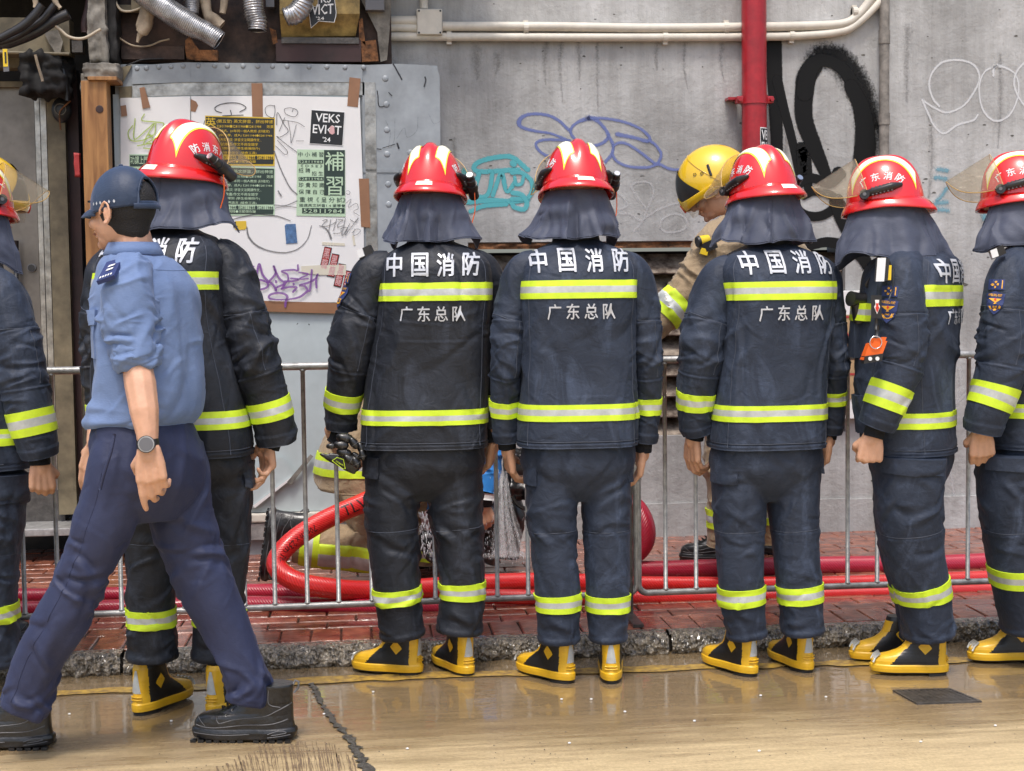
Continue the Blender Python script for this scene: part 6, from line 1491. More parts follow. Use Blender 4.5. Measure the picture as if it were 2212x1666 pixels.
# ---- red helmet
def helmet(person, c, a, nod=8, roll_=0, k=1.0, torch=0, visor=True, text=True, vis_up=62, brackets=(1, 1)):
    """c: centre of the brim plane"""
    r, f = frame(a); u = Vector((0, 0, 1)); q = Matrix.Rotation(R_(-nod), 3, r); q = Matrix.Rotation(R_(roll_), 3, f) @ q
    Mx = Matrix((q @ r, q @ f, q @ u)).transposed(); c = Vector(c)
    def at(p): return c + Mx @ (Vector(p) * k)
    A, B, H = .112, .130, .156
    def dome(x, y, off=0):
        rho = math.sqrt((x / A) ** 2 + (y / B) ** 2); rho = min(rho, 1.0)
        z = H * (1 - rho ** 3.1) ** .60
        ridge = .0085 * math.exp(-(x / .017) ** 4) + .0035 * math.exp(-((abs(x) - .048) / .012) ** 2) - .0028 * math.exp(-((abs(x) - .029) / .007) ** 2)
        return z + ridge * smoothstep(1.0, .86, rho) + off
    nu, nr = 120, 44; V = []; F = []
    rh = np.sin(np.linspace(0, 1, nr) * math.pi / 2) ** .8; rh[-1] = 1
    for i in range(nr):
        for j in range(nu):
            an = 2 * math.pi * j / nu; x, y = A * rh[i] * math.cos(an), B * rh[i] * math.sin(an); V.append(at((x, y, dome(x, y) if i < nr - 1 else -.002)))
    for i in range(nr - 1):
        for j in range(nu): F.append((i * nu + j, i * nu + (j + 1) % nu, (i + 1) * nu + (j + 1) % nu, (i + 1) * nu + j)[::-1])
    # brim profile rows outwards, then under
    def bw(an):
        s = math.sin(an); c_ = abs(math.cos(an)); return .015 + (.024 if s < 0 else .004) * abs(s) ** 1.8
    base = (nr - 1) * nu; rows = [(.10, .004), (.45, -.004), (.85, -.014), (1.0, -.020), (1.0, -.0245), (.8, -.021), (.2, -.008), (-.10, -.004)]
    for (t, z) in rows:
        for j in range(nu):
            an = 2 * math.pi * j / nu; w_ = bw(an); nx, ny = math.cos(an), math.sin(an); dz = z * (1 + (.55 if math.sin(an) < 0 else .25) * abs(math.sin(an)) ** 1.5) * 1.15
            V.append(at((nx * (A + w_ * t), ny * (B + w_ * t), dz)))
    nrows = len(rows)
    for i in range(nrows):
        b0 = base + i * nu; b1 = base + (i + 1) * nu
        for j in range(nu): F.append((b0 + j, b0 + (j + 1) % nu, b1 + (j + 1) % nu, b1 + j)[::-1])
    h = mk('helmet', V, F, M['helmet'], person, True, auto=None)
    bv = BVHTree.FromPolygons([Vector(v) for v in V], F)
    # reflective strips
    for s in (-1, 1):
        for nm, hw_, off, mt in (('reflective_strip', .0185, .0012, 'strip_edge'), ('reflective_strip', .0152, .0020, 'strip')):
            n1 = 40; V2 = []; y0, y1 = -.102, .104; sh = (.0185 - hw_) * 1.6
            for i in range(n1):
                y = (y1 - sh * .35) * math.sin((2 * i / (n1 - 1) - 1) * math.pi / 2)
                for e in (-1, -.5, 0, .5, 1):
                    edge = 1 - .2 * (smoothstep(.97, 1.0, abs(2 * i / (n1 - 1) - 1)))
                    x = s * (.045 + .004 * (1 - (y / .113) ** 2)) + e * hw_ * edge; z = dome(x, y); e1 = .001
                    nx_ = -(dome(x + e1, y) - dome(x - e1, y)) / (2 * e1); ny_ = -(dome(x, y + e1) - dome(x, y - e1)) / (2 * e1); nn = Vector((nx_, ny_, 1)).normalized()
                    V2.append(at(Vector((x, y, z)) + nn * off))
            mk(nm, V2, [(i * 5 + j, i * 5 + j + 1, (i + 1) * 5 + j + 1, (i + 1) * 5 + j) for i in range(n1 - 1) for j in range(4)], M[mt], h, True)
    X, Yd, Z = Mx @ Vector((1, 0, 0)), Mx @ Vector((0, 1, 0)), Mx @ Vector((0, 0, 1))
    m_ = MB(); V2, F2 = poly2([(-.5, -.5), (.5, -.5), (.5, .5), (-.5, .5)])
    # rear brim tag
    P = []
    for i in range(9):
        an = -math.pi / 2 + (i / 8 - .5) * .42
        for t, z in ((.35, -.002), (.75, -.0115)):
            w_ = bw(an); dz = z * (1 + .55 * abs(math.sin(an)) ** 1.5) * 1.15 + .0025; P.append(at((math.cos(an) * (A + w_ * t), math.sin(an) * (B + w_ * t), dz)))
    mk('brim_tag', P, [(2 * i, 2 * i + 1, 2 * i + 3, 2 * i + 2) for i in range(8)], M['strip'], h, True)
    if text:
        m_ = MB()
        for s in (-1, 1):
            chars = '广东消防' if s < 0 else '防消东广'
            for i, ch in enumerate(chars):
                t = (i - 1.5); an = t * .40
                yc = -s * 0; yy = (.104 * math.sin(an)) * (1 if s > 0 else -1) + .004; zz = .004 + .076 * math.cos(an)
                V, F_, dim = text2d(ch, .0, 1); sz = .027
                axx = (Yd * math.cos(an) * (1 if s > 0 else -1) - Z * math.sin(an)) * sz * k; ayy = (Z * math.cos(an) + Yd * math.sin(an) * (1 if s > 0 else -1)) * sz * k
                o_ = at((s * .3, yy, zz)) - axx * .5 - ayy * .5
                for q, (dx, dz) in enumerate(((0, 0), (.018, .0), (-.018, 0), (0, .018), (0, -.018))): decal(m_, bv, V, F_, o_ + axx * dx + ayy * dz, axx, ayy, X * -s, .0012 + q * .0001, maxlen=.009)
        m_.build('lettering', M['white'], h)
    # side brackets
    for s, on_ in ((-1, brackets[0]), (1, brackets[1])):
        if not on_: continue
        m_ = MB(); P = [at((s * .103, .058, .024)), at((s * .112, .03, .029)), at((s * .114, 0, .034)), at((s * .110, -.030, .040)), at((s * .101, -.052, .044))]
        pl = [Vector(p) for p in catmull([tuple(p) for p in P], 24)]
        m_.tube(pl, np.interp(np.linspace(0, 1, 24), [0, .2, .75, 1], [.013, .0165, .0185, .011]) * k, 12, ratio=.75, round_end=True)
        m_.cyl(at((s * .098, .064, .022)), at((s * .124, .062, .022)), .0165 * k, 20)
        b_ = m_.build('side_bracket', M['blackplastic'], h, True, auto=40)
        m_ = MB(); m_.cyl(at((s * .1235, .062, .022)), at((s * .1265, .062, .022)), .006 * k, 12)
        for i in range(6):
            for dz in (-.0115, .0115):
                p = at((s * (.1225 - .0003 * (i - 2) ** 2), .036 - i * .0125, .029 + i * .002 + dz)); m_.box(p - Vector((.0025, .0025, .002)), p + Vector((.0025, .0025, .002)))
        m_.build('bracket_studs', M['greyplastic'], h)
    if visor:
        n1, n2 = 40, 14; V = []; rot = Matrix.Rotation(R_(vis_up), 3, 'X')
        for i in range(n1):
            t = -1 + 2 * i / (n1 - 1); an = t * R_(86)
            top = .012 + .028 * (1 - t * t); bot = -.022 - .108 * (1 - abs(t) ** 5)
            for j in range(n2):
                z = top + (bot - top) * j / (n2 - 1); p = Vector((math.sin(an) * .128, math.cos(an) * .138, z)); p = rot @ p + Vector((0, .060, .020)); V.append(at(p))
        Fv = [(i * n2 + j, i * n2 + j + 1, (i + 1) * n2 + j + 1, (i + 1) * n2 + j) for i in range(n1 - 1) for j in range(n2 - 1)]
        vo = mk('visor', V, Fv, M['visor'], h, True)
        sd_ = vo.modifiers.new('t', 'SOLIDIFY'); sd_.thickness = .002
        m_ = MB(); m_.tube([Vector(V[i * n2 + n2 - 1]) for i in range(n1)], .0016, 6); m_.tube([Vector(V[i * n2]) for i in range(n1)], .0013, 6); m_.build('visor_highlight', M['amber'], vo, True)  # amber tubes put the highlight of the visor edges into colour
    if torch:
        s = torch; m_ = MB(); a0 = at((s * .138, -.035, .048)); a1 = at((s * .142, .070, -.002)); d = (a1 - a0).normalized(); Lh = (a1 - a0).length
        m_.tube([a0, a0 + d * .02, a0 + d * .022, a0 + d * .075, a0 + d * .080, a1 - d * .002, a1], np.array([.013, .0135, .016, .015, .0175, .0185, .017]) * k, 16)
        p = (a0 + a1) / 2; m_.tube([p, at((s * .110, .012, .028))], .012, 12)
        m_.tube([p - d * .012, p + d * .012], .0205, 16)
        t_ = m_.build('torch', M['blackplastic'], h, True, auto=35)
        m_ = MB(); m_.cyl(a0 - d * .003, a0 + d * .001, .0105, 16); m_.build('torch_button', M['chrome'], h)
        m_ = MB(); pc = [at((s * .150, .02, .0)), at((s * .152, .03, -.06)), at((s * .142, .03, -.11))]; m_.tube([Vector(x) for x in catmull([tuple(q) for q in pc], 12)], .0018, 6); m_.build('cord', M['orange'], h)
    return h, at, Mx

def hood(person, c, a, r0=(.103, .122), r1=(.165, .150), L=.19, ext=125, seed=1, corner=.02, tilt=0, zoff=0, pleats=((-.35, .012), (.12, .010)), cornerL=None, wav=.012):
    """neck cape hanging from the helmet. c: brim centre"""
    r, f = frame(a); c = Vector(c) + Vector((0, 0, zoff)); nv, nu = 64, 130; P = np.zeros((nv, nu, 3))
    for i in range(nv):
        t = i / (nv - 1)
        for j in range(nu):
            q = -1 + 2 * j / (nu - 1); ph = R_(ext) * q        # 0 = back, + to the right side
            sx, sy = math.sin(ph), -math.cos(ph)
            k = t ** 1.0
            rx = r0[0] + (r1[0] - r0[0]) * k; ry = r0[1] + (r1[1] - r0[1]) * k ** .8
            e = 1 + (.07 + corner * 3) * k * k * smoothstep(.45, .95, abs(q)); rx *= e; ry *= 1 + .10 * k
            pl = 0
            for pq, pa in pleats: pl += pa * 1.5 * k ** .7 * (math.exp(-(abs(q - pq) / .05) ** 1.3) * 1.2 - .7 * math.exp(-((q - pq - .11) / .05) ** 2))
            pl += wav * k * k * math.sin(q * 7 + seed * 2.1)
            n = float(vnoise([[q * 3.5 + seed, t * 3.0, seed * 3.3]])[0]) * .016 * k
            rr = 1 + (pl + n) / .13
            LL = L * (1 + .03 * math.sin(q * 5 + seed) + .02 * math.sin(q * 12 + seed * 3)) + ((.008 + corner) * smoothstep(.78, .97, abs(q))) - .009 * smoothstep(.45, .75, abs(q)) * (1 - smoothstep(.78, .95, abs(q)))
            z = -.004 - LL * t * (1 if abs(q) < 1 else 1)
            p = r * (sx * rx * rr) + f * (sy * ry * rr) + Vector((0, 0, z)); P[i, j] = np.array(c + p) - tilt * 0
    g = Grid(P, closed=False)
    s = np.sign((g.N * (P - np.array(c))[..., :]).sum()); g.N *= s
    tt = np.linspace(0, 1, nv)[:, None]
    g.P = g.P + g.N * ((wrinkle(P, .0060, seed + 20, (8, 8, 5)) + folds(g, 16, seed + 40, (.005, .012), (.04, .11), (.006, .016), (.62, .22), (22, 22))) * tt ** .7)[..., None]; g.norm(); g.N *= np.sign((g.N * (P - np.array(c))).sum())
    In = g.P - g.N * .0025; nvv = nv * nu
    V = np.concatenate([g.P.reshape(-1, 3), In.reshape(-1, 3)]); F0 = g.faces()
    F = F0 + [tuple(i + nvv for i in fc[::-1]) for fc in F0]
    ed = [(i * nu, (i + 1) * nu) for i in range(nv - 1)] + [((i + 1) * nu + nu - 1, i * nu + nu - 1) for i in range(nv - 1)] + [((nv - 1) * nu + j, (nv - 1) * nu + j + 1) for j in range(nu - 1)]
    F += [(a_, b_, b_ + nvv, a_ + nvv) for a_, b_ in ed]
    h = mk('neck_cape', V, F, M['hood'], person, True, auto=60)
    m_ = MB(); hem = [Vector(p) for p in (g.P[-3] + g.N[-3] * .0005)]; m_.tube(hem[::2], .0016, 5); m_.tube([Vector(p) for p in (g.P[::3, 3] + g.N[::3, 3] * .0005)], .0014, 5); m_.tube([Vector(p) for p in (g.P[::3, -4] + g.N[::3, -4] * .0005)], .0014, 5)
    for jj in (int(nu * .40), int(nu * .55)): m_.tube([Vector(p) for p in (g.P[::3, jj] + g.N[::3, jj] * .0002)], .0013, 5)
    m_.build('hem_piping', M['hood'], h, True)
    return h

SHIELD = [(-.5, .42), (-.3, .46), (0, .58), (.3, .46), (.5, .42), (.47, .0), (.36, -.38), (.15, -.62), (0, -.72), (-.15, -.62), (-.36, -.38), (-.47, 0)]
def shoulder_patch(parent, bv, px, py, Y, n, up, w_=.062, side=1):
    """embroidered patches on the upper sleeve. n: direction the patch faces"""
    n = Vector(n).normalized(); up = Vector(up); up = (up - n * up.dot(n)).normalized(); x = up.cross(n).normalized()
    if x.dot(CR @ Vector((1, 0, 0))) < 0 and abs(x.dot(CR @ Vector((1, 0, 0)))) > .05: x = -x
    o = onY(px, py, Y); ax, ay = x * w_, up * w_
    def lay(name, lst, off, mat):
        m_ = MB()
        for V2, F2 in lst: decal(m_, bv, V2, F2, o, ax, ay, -n, off, maxlen=.012)
        return m_.build(name, mat, parent)
    def sc(P, s, dx=0, dy=0): return [(a * s + dx, b * s + dy) for a, b in P]
    lay('shoulder_patch', [poly2(SHIELD)], .004, M['patch_blue'])
    ring = [(math.cos(t) * .34, math.sin(t) * .36 - .16) for t in np.linspace(-2.9, -.24, 16)]; ring += [(math.cos(t) * .24, math.sin(t) * .27 - .16) for t in np.linspace(-.24, -2.9, 16)]
    wings = [(-.34, .16), (.34, .16), (.14, .0), (0, -.06), (-.14, .0)]
    L = [(ring, [tuple(range(len(ring)))]), poly2(wings), poly2([(-.05, -.06), (.05, -.06), (.08, -.12), (-.08, -.12)])]
    V, F, _ = text2d('中国消防救援', .01, 1); L.append(([(-.36 + a * .72, .27 + b * .15) for a, b in V], F))
    V, F, _ = text2d('救援', .01, 1); L.append(([(-.13 + a * .26, -.34 + b * .14) for a, b in V], F))
    lay('patch_emblem', L, .0052, M['patch_gold'])
    lay('patch_flame', [poly2([(-.07, .08), (0, .2), (.07, .08), (0, -.0)])], .006, M['patch_red'])
    lay('rank_patch', [poly2([(-.42, .66), (.42, .66), (.42, 1.22), (-.42, 1.22)])], .004, M['patch_blue'])
    fl = []
    for cx, cy in ((-.05, 1.08), (-.2, .94), (.1, .94), (-.05, .8)): fl.append(poly2([(cx + .085 * math.cos(t) * (1 if i % 2 else .6), cy + .085 * math.sin(t) * (1 if i % 2 else .6)) for i, t in enumerate(np.linspace(0, 2 * math.pi, 10, endpoint=False))]))
    fl.append(poly2([(.27, .72), (.32, .72), (.32, 1.16), (.27, 1.16)]))
    lay('rank_emblem', fl, .0052, M['patch_gold'])

def back_lettering(parent, g, Y, a, cx, cy1, w1, cy2, w2, top='中国消防', bot='广东总队', s1=.057, s2=.043):
    """letters across the back; cx,cy px; w px text width (as if facing away)"""
    bv = bvh_grid(g); r, f = frame(a)
    for nm, s, cy, wpx, sz in (('lettering', top, cy1, w1, s1), ('small_lettering', bot, cy2, w2, s2)):
        sc = scale_at(cx, Y); n = len(s)
        c = onY(cx, cy, Y); pitch_ = (wpx / sc - sz) / (n - 1)
        for i, ch in enumerate(s):
            m_ = MB(); V, F, dim = text2d(ch, .0, 1)
            kx = sz * min(1.0, dim[0] / max(dim)); ky = sz * (1.34 if nm == 'lettering' else 1.16) * min(1, dim[1] / max(dim))
            o = c + r * ((i - (n - 1) / 2) * pitch_) - r * kx / 2 - Vector((0, 0, ky / 2)) - f * .5 + Vector((0, 0, random.uniform(-.002, .002)))
            bo = .024 if nm == 'lettering' else .016
            for q, (dx, dz) in enumerate(((0, 0), (1, 0), (-1, 0), (0, 1), (0, -1), (.7, .7), (-.7, .7), (.7, -.7), (-.7, -.7))):
                decal(m_, bv, V, F, o + r * dx * bo * sz + Vector((0, 0, dz * bo * sz)), r * kx, Vector((0, 0, ky)), f, .0035 + q * .00012, maxlen=.0085)
            m_.build('large_letter' if nm == 'lettering' else 'small_letter', M['letter'], parent)
# decal() starts .4 m in front of the given plane: the planes above sit half a metre behind the back
# ------------------------------------------------------------------ the firefighters in the row
def pers(label, cat, x, y, group=None): return thing('person', label, cat, (x, y, 0), group)
def body_mesh(p, head_c, a, nod, cores, hands, face=False, mat=None, voxel=.0045, hk=1.0):
    mb = MB(); out = None
    if head_c is not None: out = head_shapes(mb, head_c, a, nod, hk)
    for pts, r in cores: mb.tube([Vector(q) for q in pts], r, 10, round_end=True)
    for h in hands: hand(mb, **h)
    b = remesh_obj(mb, 'body', mat or M['skin'], p, voxel, 2, .5)
    if face and out: face_bits(p, out[0], hk)
    return out
def ffighter(label, X, Y, a, torso, armL, armR, legs, hel, hd, letters, bands, hands, boots, seed, mat='navy', torch=0, tamp=.006, hemgrp=None, patchL=None, neck=None, pockets=(), exp=3.0, sleeveband=((.86,), (.86,)), cuff=True, collar=True, hempy=None, aud=0, armfold=.004, armR_on=True):
    p = pers(label, 'firefighter', X, Y, 'firefighters in navy turnout gear and red helmets')
    mt = M[mat]
    g = torso_grid(torso, Y, a, seed=seed, amp=tamp, exp=exp)
    v_h = 1 - .028
    groove(g, v_h)
    jk = gobj('jacket', g, mt, p)
    for (y0, y1, ul, ur) in bands['torso']:
        v0, v1 = g.v_of(y0), g.v_of(y1)
        band(g, v0, v1, jk, ul, ur)
    vtube('seam', g, [[(.05, u), (.35, u + .004), (.7, u), (.985, u)] for u in (.095, .405)], .0014, M['seam'], jk)
    vtube('hem_seam', g, [[(v_h - .006, u) for u in np.linspace(0.0, .5, 14)]], .0014, M['seam'], jk)
    if letters: back_lettering(jk, g, Y, a + aud, *letters)
    res = {'g': g, 'p': p, 'jk': jk}
    for side, keys, nm in ((-1, armL, 'L'), (1, armR, 'R')):
        if not keys: continue
        s = limb_grid(keys, Y, nv=170, nu=72, seed=seed + 3 + side, amp=tamp * 1.0, folds_=((.48, 1, 0), (.56, 1, 1)), ratio=1.08)
        groove(s, .36); groove(s, .64, -.002); flare_lip(s, .004, .95)
        so = gobj('sleeve', s, mt, jk)
        vtube('sleeve_seam', s, [[(.352 + .015 * math.sin(u * 9), u) for u in np.linspace(0, 1, 24)], [(.36, .18), (.5, .17), (.63, .18)]], .0014, M['seam'], jk)
        b0, b1 = bands['sleeve' + nm]; v0, v1 = s.v_of(b0), s.v_of(b1)
        band(s, v0, v1, jk, vf=None)
        res['s' + nm] = s
        if side == -1 and patchL: shoulder_patch(jk, bvh_grid(s), patchL[0], patchL[1], Y + patchL[2], patchL[3], patchL[4], patchL[5])
    # inner knitted cuffs
    for (pts, r) in bands.get('cuffs', []):
        m_ = MB(); P = [Vector(onY(q[0], q[1], Y + q[2])) for q in pts]; m_.tube(P, r, 20, round_end=False); m_.build('knit_cuff', M['knit'], p, True)
    # trousers
    pel = torso_grid(legs['pelvis'], Y, a, nv=60, nu=90, seed=seed + 9, amp=.003, exp=2.3)
    V = [pel.P.reshape(-1, 3)]; F = pel.faces(); nV = pel.P.size // 3; tg = []
    for kk, keys in enumerate((legs['L'], legs['R'])):
        l = limb_grid(keys, Y, nv=170, nu=80, seed=seed + 30 + kk, amp=tamp * .95, rs=.93, folds_=((.40, 1, 0), (.88, 1, 0), (.15, 1, 0)), ratio=1.12); groove(l, .40, -.003); groove(l, .965, -.003); flare_lip(l, .003, .97); tg.append(l)
        V.append(l.P.reshape(-1, 3)); F += [tuple(i + nV for i in fc) for fc in l.faces()]; nV += l.P.size // 3
    tb = MB(); tb.add(np.concatenate(V).tolist(), F); tr = remesh_obj(tb, 'trousers', mt, p, .0058, 2, .5)
    for l, (b0, b1) in zip(tg, (legs['bL'], legs['bR'])): band(l, l.v_of(b0), l.v_of(b1), tr, nu=80, off=.0045)
    for l in tg:
        vtube('knee_seam', l, [[(.395, u) for u in np.linspace(0, 1, 24)]], .0014, M['seam'], tr)
    for (which, y0, y1, u0, u1) in pockets:
        l = tg[which]; Pv, Fv, _ = l.patch(l.v_of(y0), l.v_of(y1), u0, u1, .010, nv=12, nu=30); po = mk('cargo_pocket', Pv, Fv, mt, tr, True, auto=50)
    for b in boots: boot(p, onZ(b[0], b[1], 0.0), b[2])
    # helmet, cape, head
    hx, hy, hY, ha, nod, rl = hel; c = onY(hx, hy, Y + hY)
    helmet(p, c, ha, nod, rl, torch=torch, k=1.0, vis_up=62)
    hood(p, c, ha, **hd)
    if collar:
        m_ = MB(); t0 = np.array(g.P[0].mean(0)); m_.tube([Vector(t0) + Vector((0, 0, -.03)), Vector(t0) + Vector((0, .0, .035))], [.088, .072], 28, ratio=1.0); m_.build('collar', M['navy_black'], jk, True)
    fr, ff = frame(ha); hc = c + Vector((0, 0, .012)) + ff * (.005)
    nk = Vector(g.P[8].mean(0)); wst = Vector(g.P[-20].mean(0)); pelc = Vector(pel.P[-15].mean(0))
    cores = [([hc + Vector((0, 0, -.03)), hc + Vector((0, 0, -.1)) - ff * .02, nk + Vector((0, 0, 0))], [.055, .052, .056]), ([nk, (nk + wst) / 2, wst, pelc], [.06, .07, .07, .06])]
    for k in ('sL', 'sR'):
        if k in res:
            s = res[k]; cs = [Vector(s.P[i].mean(0)) for i in (10, 60, 110, 160)]; cores.append(([nk] + cs, [.05, .045, .032, .028, .026])); res[k + 'w'] = cs[-1]
    for l in tg:
        cs = [Vector(l.P[i].mean(0)) for i in (5, 70, 120, 165)]; cores.append(([pelc] + cs, [.05, .06, .045, .036, .034]))
    hl = []
    for h in hands:
        q = dict(h); px, py, dy = q.pop('at'); q['wrist'] = onY(px, py, Y + dy); hl.append(q)
        k = q.pop('arm', None)
        src = res.get('s' + k + 'w') if k else None
        if src is not None: cores.append(([src, Vector(q['wrist'])], [.026, .023]))
    at, *_ = body_mesh(p, hc, ha, nod * .6, cores, hl, face=True, hk=.98)
    return res
NV = []
# 2nd in the row (straight back, holding gloves)
ff2 = ffighter('firefighter holding black gloves, standing before the white notice board', .157, 4.95, 5,
    torso=[(518, 930, 42, 42, .03), (527, 932, 57, 50, .02), (538, 935, 81, 62, .01), (555, 938, 106, 76, 0), (580, 942, 120, 86, -.01), (640, 942, 121, 90, -.02), (720, 934, 124, 90, -.01), (800, 926, 130, 90, 0), (880, 919, 134, 92, 0), (930, 917, 136, 94, 0), (964, 916, 137, 95, 0)],
    armL=[(850, 570, .0, 32), (808, 593, .0, 45), (783, 651, .0, 45), (766, 715, -.01, 49), (755, 780, 0, 45), (745, 845, .03, 40), (738, 893, .05, 35), (737, 925, .06, 31)],
    armR=[(1010, 565, 0, 32), (1045, 593, .02, 39), (1062, 661, .03, 37), (1068, 740, .03, 36), (1066, 810, .04, 32), (1062, 880, .05, 27), (1058, 925, .05, 24)],
    legs=dict(pelvis=[(925, 918, 120, 80), (1000, 916, 132, 84), (1045, 915, 95, 65), (1080, 914, 44, 37)], L=[(850, 985, 0, 66), (846, 1080, 0, 62), (850, 1180, 0, 59), (858, 1280, 0, 54), (870, 1376, 0, 51)], R=[(985, 985, 0, 62), (984, 1080, 0, 62), (992, 1180, 0, 58), (998, 1280, 0, 52), (992, 1366, 0, 52)], bL=(1268, 1300), bR=(1255, 1290)),
    hel=(931, 413, 0.06, 12, 10, 1.5), hd=dict(r0=(.102, .118), r1=(.160, .150), L=.162, seed=2, corner=.015, zoff=-.012, pleats=((-.22, .016), (.05, .012)), wav=.012),
    letters=(938, 575, 196, 677, 136), bands=dict(torso=[(612, 650, .025, .475), (880, 912, 0.0, 1.0)], sleeveL=(843, 882), sleeveR=(850, 885), cuffs=[([(736, 915, .06), (727, 955, .07)], .034), ([(1058, 915, .05), (1062, 955, .05)], .030)]),
    hands=[dict(at=(727, 958, .07), arm='L', d=(.35, .1, -1), palm=(1, .3, 0), thumb=-1, curl=(55, 60, 40)), dict(at=(1066, 955, .05), arm='R', d=(-.15, .35, -1), palm=(-1, .3, 0), thumb=1, curl=(30, 40, 30))],
    boots=[(880, 1456, -66), (1000, 1456, -24)], seed=2, mat='navy_black', torch=1, patchL=(770, 640, -.0, (-1, -.55, .1), (.2, 0, 1), .062), tamp=.0062, pockets=((0, 968, 1030, .33, .52),))
# 3rd
ff3 = ffighter('firefighter in the middle of the row seen squarely from behind, arms hanging', .68, 4.80, 1,
    torso=[(518, 1244, 44, 44, .03), (527, 1245, 62, 52, .02), (540, 1246, 89, 64, .01), (558, 1247, 109, 78, 0), (585, 1247, 122, 88, -.01), (640, 1247, 124, 92, -.02), (720, 1248, 122, 92, -.01), (800, 1248, 123, 92, 0), (880, 1247, 126, 94, 0), (930, 1246, 128, 96, 0), (960, 1246, 128, 96, 0)],
    armL=[(1165, 567, 0, 32), (1128, 593, 0, 41), (1108, 651, 0, 37), (1098, 720, -.01, 36), (1094, 790, 0, 34), (1091, 860, .03, 30), (1092, 920, .05, 29), (1094, 952, .06, 25)],
    armR=[(1330, 567, 0, 32), (1364, 593, 0, 41), (1384, 651, 0, 37), (1393, 720, -.01, 35), (1399, 790, 0, 31), (1400, 860, .03, 27), (1396, 920, .05, 27), (1392, 952, .06, 24)],
    legs=dict(pelvis=[(925, 1247, 112, 80), (1000, 1249, 122, 84), (1045, 1250, 86, 65), (1080, 1250, 39, 37)], L=[(1192, 985, 0, 60), (1192, 1080, 0, 58), (1196, 1180, 0, 54), (1205, 1285, 0, 52), (1207, 1386, 0, 46)], R=[(1306, 985, 0, 60), (1308, 1080, 0, 57), (1311, 1180, 0, 53), (1313, 1285, 0, 50), (1314, 1384, 0, 42)], bL=(1280, 1316), bR=(1282, 1317)),
    hel=(1243, 407, 0.06, -5, 12, 2.5), hd=dict(r0=(.102, .118), r1=(.160, .150), L=.162, seed=3, corner=.01, zoff=-.008, pleats=((-.20, .018), (.10, .010)), wav=.010),
    letters=(1243, 566, 208, 672, 140), bands=dict(torso=[(607, 645, .025, .475), (868, 903, 0, 1)], sleeveL=(864, 897), sleeveR=(856, 891), cuffs=[([(1093, 940, .06), (1096, 968, .07)], .031), ([(1392, 940, .06), (1389, 975, .07)], .030)]),
    hands=[dict(at=(1097, 966, .07), arm='L', d=(.12, .25, -1), palm=(1, .2, 0), thumb=-1, curl=(28, 40, 35)), dict(at=(1389, 972, .07), arm='R', d=(-.1, .25, -1), palm=(-1, .2, 0), thumb=1, curl=(25, 35, 30))],
    boots=[(1212, 1471, -38), (1320, 1470, 9)], seed=3, torch=1, tamp=.0048, pockets=((0, 965, 1045, .36, .56), (1, 965, 1040, -.04, .10)))
# 4th
ff4 = ffighter('firefighter in front of the yellow helmet, fourth in the navy row', 1.317, 4.80, -3,
    torso=[(528, 1660, 44, 44, .03), (536, 1661, 62, 52, .02), (548, 1663, 87, 64, .01), (566, 1666, 108, 78, 0), (592, 1671, 120, 88, -.01), (650, 1677, 114, 92, -.02), (720, 1672, 113, 92, -.01), (800, 1664, 116, 92, 0), (880, 1658, 118, 94, 0), (930, 1656, 120, 96, 0), (964, 1655, 121, 96, 0)],
    armL=[(1585, 575, 0, 32), (1555, 603, 0, 42), (1533, 661, 0, 44), (1518, 730, -.01, 48), (1512, 790, 0, 45), (1504, 850, .02, 40), (1502, 905, .04, 36), (1508, 934, .05, 30)],
    armR=[(1745, 573, 0, 32), (1774, 603, 0, 39), (1788, 661, 0, 35), (1796, 730, 0, 33), (1801, 790, 0, 30), (1801, 850, .03, 26), (1798, 905, .05, 25), (1794, 934, .06, 21)],
    legs=dict(pelvis=[(930, 1656, 108, 80), (1000, 1656, 120, 84), (1045, 1656, 86, 65), (1080, 1656, 39, 37)], L=[(1598, 990, 0, 62), (1596, 1080, 0, 60), (1598, 1180, 0, 54), (1602, 1285, 0, 50), (1614, 1376, 0, 44)], R=[(1714, 990, 0, 60), (1714, 1080, 0, 58), (1719, 1180, 0, 52), (1728, 1280, 0, 50), (1735, 1368, 0, 46)], bL=(1266, 1303), bR=(1261, 1298)),
    hel=(1648, 418, 0.06, -20, 9, -1), hd=dict(r0=(.104, .120), r1=(.168, .152), L=.162, seed=4, corner=.005, zoff=-.008, pleats=((-.62, .008), (.28, .014)), wav=.006),
    letters=(1675, 570, 198, 676, 136), bands=dict(torso=[(610, 648, .025, .475), (870, 904, 0, 1)], sleeveL=(844, 880), sleeveR=(841, 871), cuffs=[([(1506, 920, .05), (1500, 948, .06)], .032), ([(1794, 925, .06), (1790, 948, .06)], .027)]),
    hands=[dict(at=(1497, 942, .06), arm='L', d=(.0, .15, -1), palm=(1, .45, 0), thumb=-1, curl=((22, 45, 40), (22, 45, 45), (26, 48, 45), (30, 50, 45))), dict(at=(1791, 942, .06), arm='R', d=(-.05, .25, -1), palm=(-1, .25, 0), thumb=1, curl=(30, 40, 35))],
    boots=[(1608, 1456, -28), (1732, 1447, -14)], seed=5, torch=1, tamp=.005, pockets=((0, 966, 1040, .30, .50), (1, 968, 1020, -.04, .08)))
